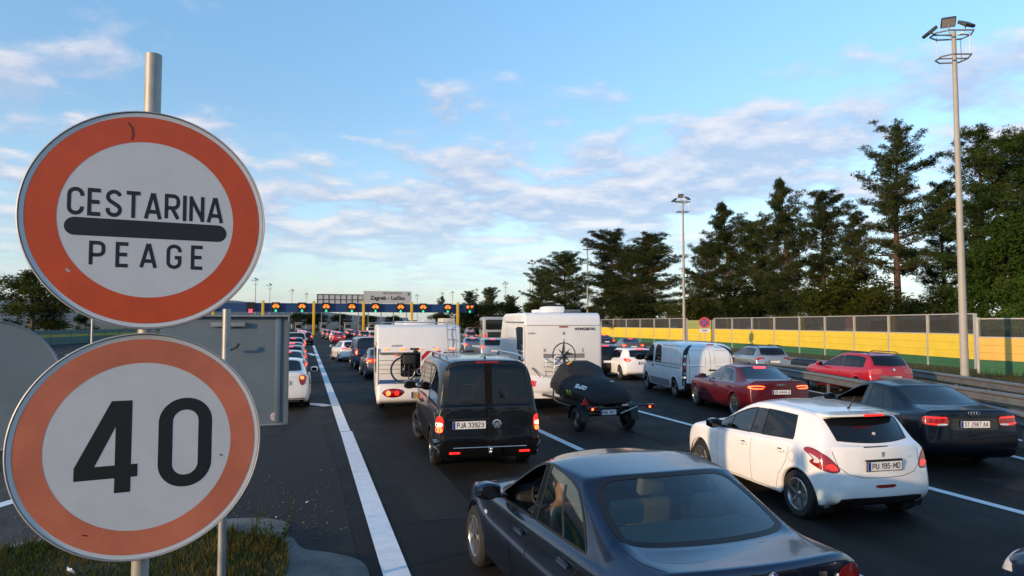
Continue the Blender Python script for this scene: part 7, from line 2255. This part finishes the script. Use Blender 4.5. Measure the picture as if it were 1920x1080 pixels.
    # lettering strips on the flank
    def strip(name, txt, x0, y0, z0, ux, h, m_):
        v_, f_ = text_mesh(txt, h, .22, .12)
        o_ = []
        for a, b, _ in v_:
            hh = bv.ray_cast(Vector((x0 - a, 2.0, z0 + b + 1.0)), Vector((0, -2.0 + y0, -1.0)).normalized())
            o_.append(tuple(hh[0] + Vector((0, .016, .014))) if hh[0] else (x0 - a, y0, z0 + b))
        MB().add(o_, f_).build(name, m_, j)
    strip('cover_lettering', 'SEADOO', .62, .55, .86, 1, .13, M_white)
    strip('cover_lettering', 'SPARK', 1.05, .58, .66, 1, .09, mat('cover_yellow', (.62, .62, .03), .5))
    bx('cover_patch', tuple(ontop(1.62, .34)), (.10, .12, .02), mat('cover_orange', (.75, .35, .04), .5), j, rx=-.5)
    p = ontop(.42, -.18)
    MB().tube([p + Vector((.035 * math.cos(2 * PI * k / 12), .035 * math.sin(2 * PI * k / 12), 0)) for k in range(13)], .010, 5, False).build('cover_eyelet', M_white, j)
trailer()
# ------------------------------------------------------------------ other traffic
P_sil = paint('silver', (.36, .37, .38), .7, .3); P_blk = paint('jet_black', (.008, .008, .009), .1, .2); P_red = paint('signal_red', (.42, .012, .03), .1, .25)
P_gry = paint('mid_grey', (.11, .115, .12), .5, .3); P_nav = paint('navy', (.012, .025, .06), .3, .25); P_wht = white_paint; P_blu = paint('van_blue', (.014, .035, .085), .3, .3)
P_sbl = paint('steel_blue', (.14, .18, .23), .6, .3)
def generic(lamp, hb, plate_yz, txt='', yaw=26, lit=M_redlit, hot=None, mirrors=None, wiper=False, rails=None, glassy=None):
    def ex(c):
        rt = c['root']
        red = lamps(c, lamp, yaw, lit, off=.010, res=.06)
        if hot: lamps(c, hot, yaw, M_hot, 'lit_lamp', off=.0135, res=.05, parent=red)
        if hb: patch(c, 'high_brake_lamp', rrect(hb[0], .04, .015, 3, 0, hb[1]), frame_rear(), M_pink, .012, res=.08)
        if plate_yz: rear_plate(c, plate_yz[0], plate_yz[1], txt)
        if mirrors:
            for s in (1, -1): mirror(rt, mirrors[0], s * mirrors[1], mirrors[2], s, c['paint'], 1.1)
        for s in (1, -1):
            S = c['S']
            seams(c, [(frame_side(s), [(S['xB1'] - .04, .28), (S['xB1'] - .04, S['shf'])]), (frame_side(s), [(S['xA'] - .08, .28), (S['xA'] - .08, S['shf'])])], .008)
        if rails:
            for s in (1, -1):
                z = cast(c['bvh'], (1.5, s * rails, 4), (0, 0, -1))[0].z
                MB().tube([(.55, s * rails, z - .01), (.7, s * rails, z + .05), (1.9, s * rails, z + .055), (2.1, s * rails, z)], .017, 6).build('roof_rail', M_plast, rt, smooth=True)
        patch(c, 'lower_bumper', [(.70, .22), (.70, .34), (-.70, .34), (-.70, .22)], frame_rear(), M_plast, .006, res=.1)
    return ex
Q = 'cars queuing at the toll'
SP_HATCH = dict(SP_208, W=1.80, L=4.3, xr=.78, xf=3.40, xA=2.92, xcw=3.32, xT=2.05, xTc=2.22, zP=1.475, zT=1.41, zR=1.43, xB1=1.85, xB2=1.76, xD5=.90, xD6=.95, xR5=.66, xR=.46, xRc=.32, zG=1.02, wG=.60, wr=.60, R=.325, Ra=.378)
SP_SUV = dict(SP_HATCH, L=4.46, W=1.82, gc=.24, zP=1.60, zT=1.52, zR=1.55, z2=.46, z3=.70, shr=1.03, shf=.98, zn=.88, zcw=1.12, zG=1.10, zE=1.05, capz=.98, R=.35, Ra=.41, xr=.84, xf=3.56, xA=3.0, xcw=3.4, quarter=True, xD5=1.15, xD6=1.15, xR5=.55, xR=.44, xRc=.32, wr=.62, wt=.645, wG=.62, kink=0, wb=.80)
SP_WAG = dict(SP_A4, L=4.62, xD5=1.3, xD6=1.32, quarter=True, xR5=.55, xR=.50, xRc=.38, zR=1.40, zP=1.445, xG=.24, xGc=.12, zG=1.03, xE=.05, zE=.98, wG=.62, wr=.60, capz=.92, kink=0)
SP_AVEO = dict(SP_A4, L=4.40, W=1.74, xr=.95, xf=3.47, R=.315, Ra=.37, zP=1.50, zT=1.44, zR=1.46, shr=.97, shf=.92, xA=2.95, xcw=3.3, xT=2.15, xTc=2.3, xB1=1.98, xB2=1.9, xD5=.95, xD6=1.25, xR=1.25, xRc=1.15, xG=.60, xGc=.48, zG=1.10, zE=1.11, capz=1.0, wb=.76, wt=.60, wr=.57, wG=.62, xR5=.75, ew=.56)
SP_KIA = dict(SP_WAG, L=4.6, zP=1.42, zT=1.36, zR=1.36, xR=.62, xRc=.48, zG=1.02)
LB = [(.52, .95), (.72, .97), (.90, .95), (.88, .82), (.70, .76), (.56, .78)]
LBh = [(.62, .90), (.80, .90), (.80, .82), (.64, .82)]
LT = [(.58, 1.12), (.76, 1.14), (.84, 1.08), (.80, .90), (.62, .88)]
LTh = [(.64, 1.06), (.78, 1.06), (.76, .96), (.66, .96)]
# silver crossover and red hatchback beyond the guardrail
SP_X1 = dict(SP_SUV, zP=1.545, zT=1.47, zR=1.50, L=4.45)
x1 = make_car('crossover_car', 'silver crossover beyond the guardrail next to the yellow barrier', SP_X1, P_sil, (20.95, 27.6), -13, group=Q,
              extras=generic([(.44, .99), (.62, 1.02), (.86, .98), (.88, .90), (.70, .86), (.66, .93), (.46, .93)], None, (0, .80), '', 24, M_red, mirrors=(2.86, .92, 1.10), rails=.56))
SP_GOLF = dict(SP_SUV, L=4.34, zP=1.57, zT=1.50, zR=1.525, shr=1.0, shf=.95, gc=.20, R=.33, Ra=.39, wr=.64, wG=.66, zG=1.09)
golf = make_car('hatchback_car', 'bright red tall hatchback behind the guardrail with a tinted rear window', SP_GOLF, P_red, (19.55, 19.35), -8, group=Q,
                extras=generic([(.42, 1.0), (.62, 1.02), (.86, 1.0), (.86, .84), (.62, .82), (.44, .84)], None, (0, .70), '', 22, mat('pale_red_lens', (.50, .06, .05), .15, coat=.5), mirrors=(2.84, .93, 1.06), rails=.58))
roundel(golf, 0, .985, .05, M_chrome)
# white hatchback ahead of the panel van
SP_FOC = dict(SP_HATCH, L=4.36, W=1.82, zP=1.48)
focus = make_car('hatchback_car', 'white hatchback ahead of the white panel van with lit tail lamps', SP_FOC, P_wht, (14.75, 28.7), -6, group=Q, rim=M_rim,
                 extras=generic([(.50, .94), (.66, .98), (.82, .99), (.90, .95), (.78, .86), (.56, .84)], (.40, 1.40), (-.05, .78), 'ZG 817', 36, M_redlit, [(.56, .92), (.70, .95), (.76, .91), (.60, .87)], mirrors=(2.72, .92, 1.0)))
# white sedan left of the first line
aveo = make_car('sedan_car', 'white sedan left of the first white line partly hidden by the sign back', SP_AVEO, P_wht, (-.72, 22.0), -1, group=Q, rim=M_rim,
                extras=generic([(.50, 1.02), (.66, 1.04), (.74, .98), (.68, .74), (.54, .72)], None, (.0, .80), 'ZG 4323', 26, M_red, [(.54, 1.0), (.66, 1.0), (.66, .90), (.55, .90)], mirrors=(2.78, .86, 1.04)))
# white estate and the cars ahead of the left caravan
kia = make_car('estate_car', 'white estate car ahead of the blue van in the first lane', SP_KIA, P_wht, (3.1, 48.0), 7, group=Q,
               extras=generic([(.30, .90), (.62, .95), (.90, .92), (.88, .87), (.62, .88), (.30, .85)], None, (0, .66), '', 20, M_redlit, None, mirrors=(2.95, .92, 1.0)))
SP_BV = dict(SP_T5, L=4.4, W=1.83, zR=1.80, zP=1.83, zT=1.78, steer=0., sidewin=(1, 1, 0, 0), quarter=False)
bluev = make_car('delivery_van', 'dark blue van ahead of the white caravan', SP_BV, P_blu, (3.55, 39.6), 1, 'van', Q,
                 extras=generic([(.76, 1.15), (.90, 1.15), (.92, .82), (.78, .80)], None, (0, .62), '', 16, M_redlit, [(.78, 1.02), (.90, 1.02), (.90, .88), (.80, .88)], mirrors=(3.6, .98, 1.2)))
darks = make_car('sedan_car', 'dark grey sedan close ahead of the white caravan', SP_A4, P_gry, (3.55, 32.6), 0, group=Q,
                 extras=generic(LB, (.36, 1.345), (0, .765), '', 24, M_redlit, LBh, mirrors=(2.98, .90, 1.0)))
# prototypes for the farther queue
protoC = {}
def proto(k):
    return {'sedan': (SP_A4, LB, LBh, 1.345), 'hatch': (SP_HATCH, LB, LBh, 1.385), 'suv': (SP_SUV, LT, LTh, 1.50), 'wagon': (SP_WAG, LB, LBh, 1.36), 'van': (SP_BV, [(.76, 1.15), (.90, 1.15), (.92, .82), (.78, .80)], [(.78, 1.02), (.90, 1.02), (.90, .88), (.80, .88)], None)}[k]
NAMEK = {'sedan': 'sedan_car', 'hatch': 'hatchback_car', 'suv': 'suv_car', 'wagon': 'estate_car', 'van': 'delivery_van'}
def recolour(root, old, new):
    for ch in root.children:
        if ch.type == 'MESH' and ch.material_slots and ch.material_slots[0].material == old:
            ch.material_slots[0].link = 'OBJECT'; ch.material_slots[0].material = new
def queue_car(kind, pm, u, v, head, label):
    cat = 'van' if kind == 'van' else 'car'
    if kind not in protoC:
        sp, lb, lh, hb = proto(kind)
        c = make_car(NAMEK[kind], label, sp, pm, (u, v), head, cat, Q, extras=generic(lb, (.36, hb) if hb else None, (0, .76), '', 24, M_redlit, lh), detail=1 if kind != 'van' else 1)
        protoC[kind] = (c['root'], pm)
        return c['root']
    src, pm0 = protoC[kind]
    r_ = copy_tree(src)
    r_.location = (u, v, 0); r_.rotation_euler = (0, 0, PI / 2 + R(head)); r_['label'] = label
    if pm != pm0: recolour(r_, pm0, pm)
    return r_
def q_at(kind, pm, px, top, h, label, head=0.):
    d = (CAM_H - h) * 1300 / (top - 606)
    p = hz_at(px, d)
    return queue_car(kind, pm, p.x, p.y, head, label)
# lane left of the first line
for kind, pm, v, lab in (('sedan', P_sbl, 30.5, 'grey-blue sedan directly ahead of the white sedan at the sign back'), ('hatch', P_gry, 37.2, 'grey hatchback second ahead of the white sedan at the sign back'),
                         ('sedan', P_blk, 44.2, 'black sedan third ahead of the white sedan at the sign back'), ('suv', P_blk, 51.8, 'black SUV with bright lamps fourth ahead of the white sedan at the sign back'),
                         ('van', P_wht, 61, 'white van at the far end of the first line'), ('sedan', P_sbl, 70, 'grey-blue sedan in front of the white van at the far end of the line')):
    queue_car(kind, pm, -.75 - (v - 22) * .004, v, 0, lab)
# between the caravan and the motorhome
q_at('sedan', P_sbl, 890, 633, 1.43, 'grey-blue sedan with a wide lit brake strip right of the caravan ladder', -6)
q_at('suv', P_sil, 926, 634, 1.60, 'silver SUV just left of the motorhome', -6)
q_at('hatch', P_gry, 884, 621, 1.475, 'grey hatchback behind the sedan right of the caravan ladder', -5)
q_at('sedan', P_nav, 922, 622, 1.43, 'navy sedan with pink brake lamps below the coach', -5)
q_at('suv', P_wht, 882, 614, 1.60, 'white SUV far off between caravan and coach', -3)
# right of the motorhome
q_at('suv', P_blk, 1140, 645, 1.60, 'black SUV between the motorhome and the white hatchback', -8)
q_at('sedan', P_nav, 1138, 628, 1.43, 'dark sedan ahead of the black SUV right of the motorhome', -10)
q_at('sedan', P_gry, 1188, 634, 1.43, 'dark low car ahead of the white hatchback near the barrier', -14)
# the thick of the queue before the gantry, lane by lane
WH = ['first', 'second', 'third', 'fourth', 'fifth']
row_r = random.Random(5)
KC = [('sedan', P_blk, 'black sedan'), ('hatch', P_gry, 'grey hatchback'), ('suv', P_wht, 'white SUV'), ('wagon', P_sil, 'silver estate'), ('sedan', P_nav, 'navy sedan'), ('hatch', P_wht, 'white hatchback'), ('suv', P_blk, 'black SUV'), ('sedan', P_sil, 'silver sedan'), ('wagon', P_gry, 'grey estate'), ('sedan', P_red, 'red sedan'), ('van', P_wht, 'white van')]
lanes = [(-9.5, 'lane of the red cross'), (-5.0, 'lane under the first orange sign'), (-.6, 'lane under the second orange sign'), (4.0, 'lane under the third orange sign'), (8.6, 'lane under the fourth orange sign'), (13.2, 'lane under the fifth orange sign')]
n_ = 0
for li, (u_, nm_) in enumerate(lanes):
    for k in range(5):
        v_ = (84 if li in (1, 2) else 94) + k * 10.5 + row_r.uniform(-2, 2)
        kd, pm_, wd = KC[(n_ * 7 + li) % len(KC)]; n_ += 1
        queue_car(kd, pm_, u_ + row_r.uniform(-.3, .3) - .02 * (v_ - 100), v_, row_r.uniform(-3, 3), '%s, %s from the camera end of the far %s' % (wd, WH[k], nm_))
# towing car hidden mostly by the left caravan
queue_car('suv', P_gry, 3.9, 27.2, -6, 'grey SUV that tows the white caravan')
# front of the car at the lower right corner
SP_LR = dict(SP_HATCH, L=4.3, zn=.78)
def ex_lr(c):
    rt = c['root']; L_ = c['S']['L']
    for s in (1, -1):
        a = R(180) - R(-38) * s
        d = Vector((math.cos(a), math.sin(a), 0)); u = Vector((-math.sin(a), math.cos(a), 0))
        fr = (Vector((L_ / 2, 0, 0)) - d * 4, u, Vector((0, 0, 1)), d)
        cu = (Vector((L_ - .28, s * .66, 0)) - fr[0]).dot(u)
        o = patch(c, 'headlamp', [(cu - .16, .68), (cu - .14, .74), (cu, .775), (cu + .18, .775), (cu + .20, .71), (cu + .02, .65)], fr, M_clearlens, .010)
    seams(c, [(frame_top(), [(3.2, s * .74), (3.9, s * .70), (4.12, s * .5)]) for s in (1, -1)], .01)
    mirror(rt, 2.72, .92, 1.0, 1, c['paint']); mirror(rt, 2.72, -.92, 1.0, -1, c['paint'])
p = gp(1888, 1046, .74)
lr = make_car('hatchback_car', 'dark blue car of which only a headlamp corner shows at the lower right', SP_LR, paint('deep_blue', (.012, .03, .075), .4, .25), (p.x + .66 + .05, p.y - 4.05), 0, group=Q, extras=ex_lr)
# coach
def coach():
    p = hz_at(927, 76)
    t = thing('coach', 'grey-white coach standing behind the motorhome', 'bus', p, PI / 2 + R(-12))
    MB().prism([(0, .35), (-.05, 1.2), (.0, 3.0), (.25, 3.3), (11.4, 3.3), (11.9, 2.6), (12, .4)], 'Y', -1.27, 1.27).build('body', mat('coach_grey', (.34, .36, .38), .35, coat=.4), t, smooth='auto', bevel=.12, seg=3)
    MB().prism(rrect(1.9, 1.1, .15, 4, 0, 2.45), 'X', -.08, .0).build('rear_window', M_gdark, t)
    for s in (1, -1):
        bx('side_window', (6.2, s * 1.275, 2.35), (10.6, .02, 1.15), M_gdark, t, bevel=.005)
        bx('tail_lamp', (-.06, s * 1.02, 1.25), (.06, .18, .45), M_redlit, t, bevel=.02)
        wheel(t, 3.0, s * 1.1, .5, .3, s, M_rim, 8, 'steel'); wheel(t, 9.2, s * 1.1, .5, .3, s, M_rim, 8, 'steel')
    bx('bumper', (-.05, 0, .55), (.12, 2.4, .4), M_plast, t, bevel=.04)
    bx('engine_grille', (-.06, 0, 1.35), (.04, 1.5, .6), M_plast, t)
coach()
# lorries near the toll lanes
for px, w, hgt, d, lab, col in ((806, 2.5, 3.4, 150, 'white lorry box right of the white board under the gantry', (.55, .55, .55)), (842, 2.5, 3.6, 140, 'cream lorry box left of the last yellow post', (.60, .56, .48)), (772, 2.5, 3.3, 165, 'green-sided lorry under the gantry', (.05, .22, .17)), (757, 2.5, 3.1, 172, 'grey lorry behind the caravan roof', (.35, .36, .37))):
    p = hz_at(px, d)
    t = thing('lorry', lab, 'lorry', p, PI / 2 + R(-3), 'lorries by the toll lanes')
    bx('box_body', (4, 0, hgt / 2 + .55), (8, w, hgt - 1.1), mat('lorry_' + str(px), col, .5), t, bevel=.05)
    bx('cab', (9.1, 0, 1.75), (1.9, 2.3, 2.5), mat('lorry_cab', (.4, .4, .42), .4), t, bevel=.15)
    bx('chassis', (4.5, 0, .55), (9, 1.0, .3), M_plast, t)
    for x in (1.2, 2.4, 8.8):
        for s in (1, -1): wheel(t, x, s * 1.0, .48, .28, s, M_rimd, 8, 'steel')
    for s in (1, -1): bx('tail_lamp', (-.03, s * 1.0, .95), (.05, .3, .14), M_redlit, t)
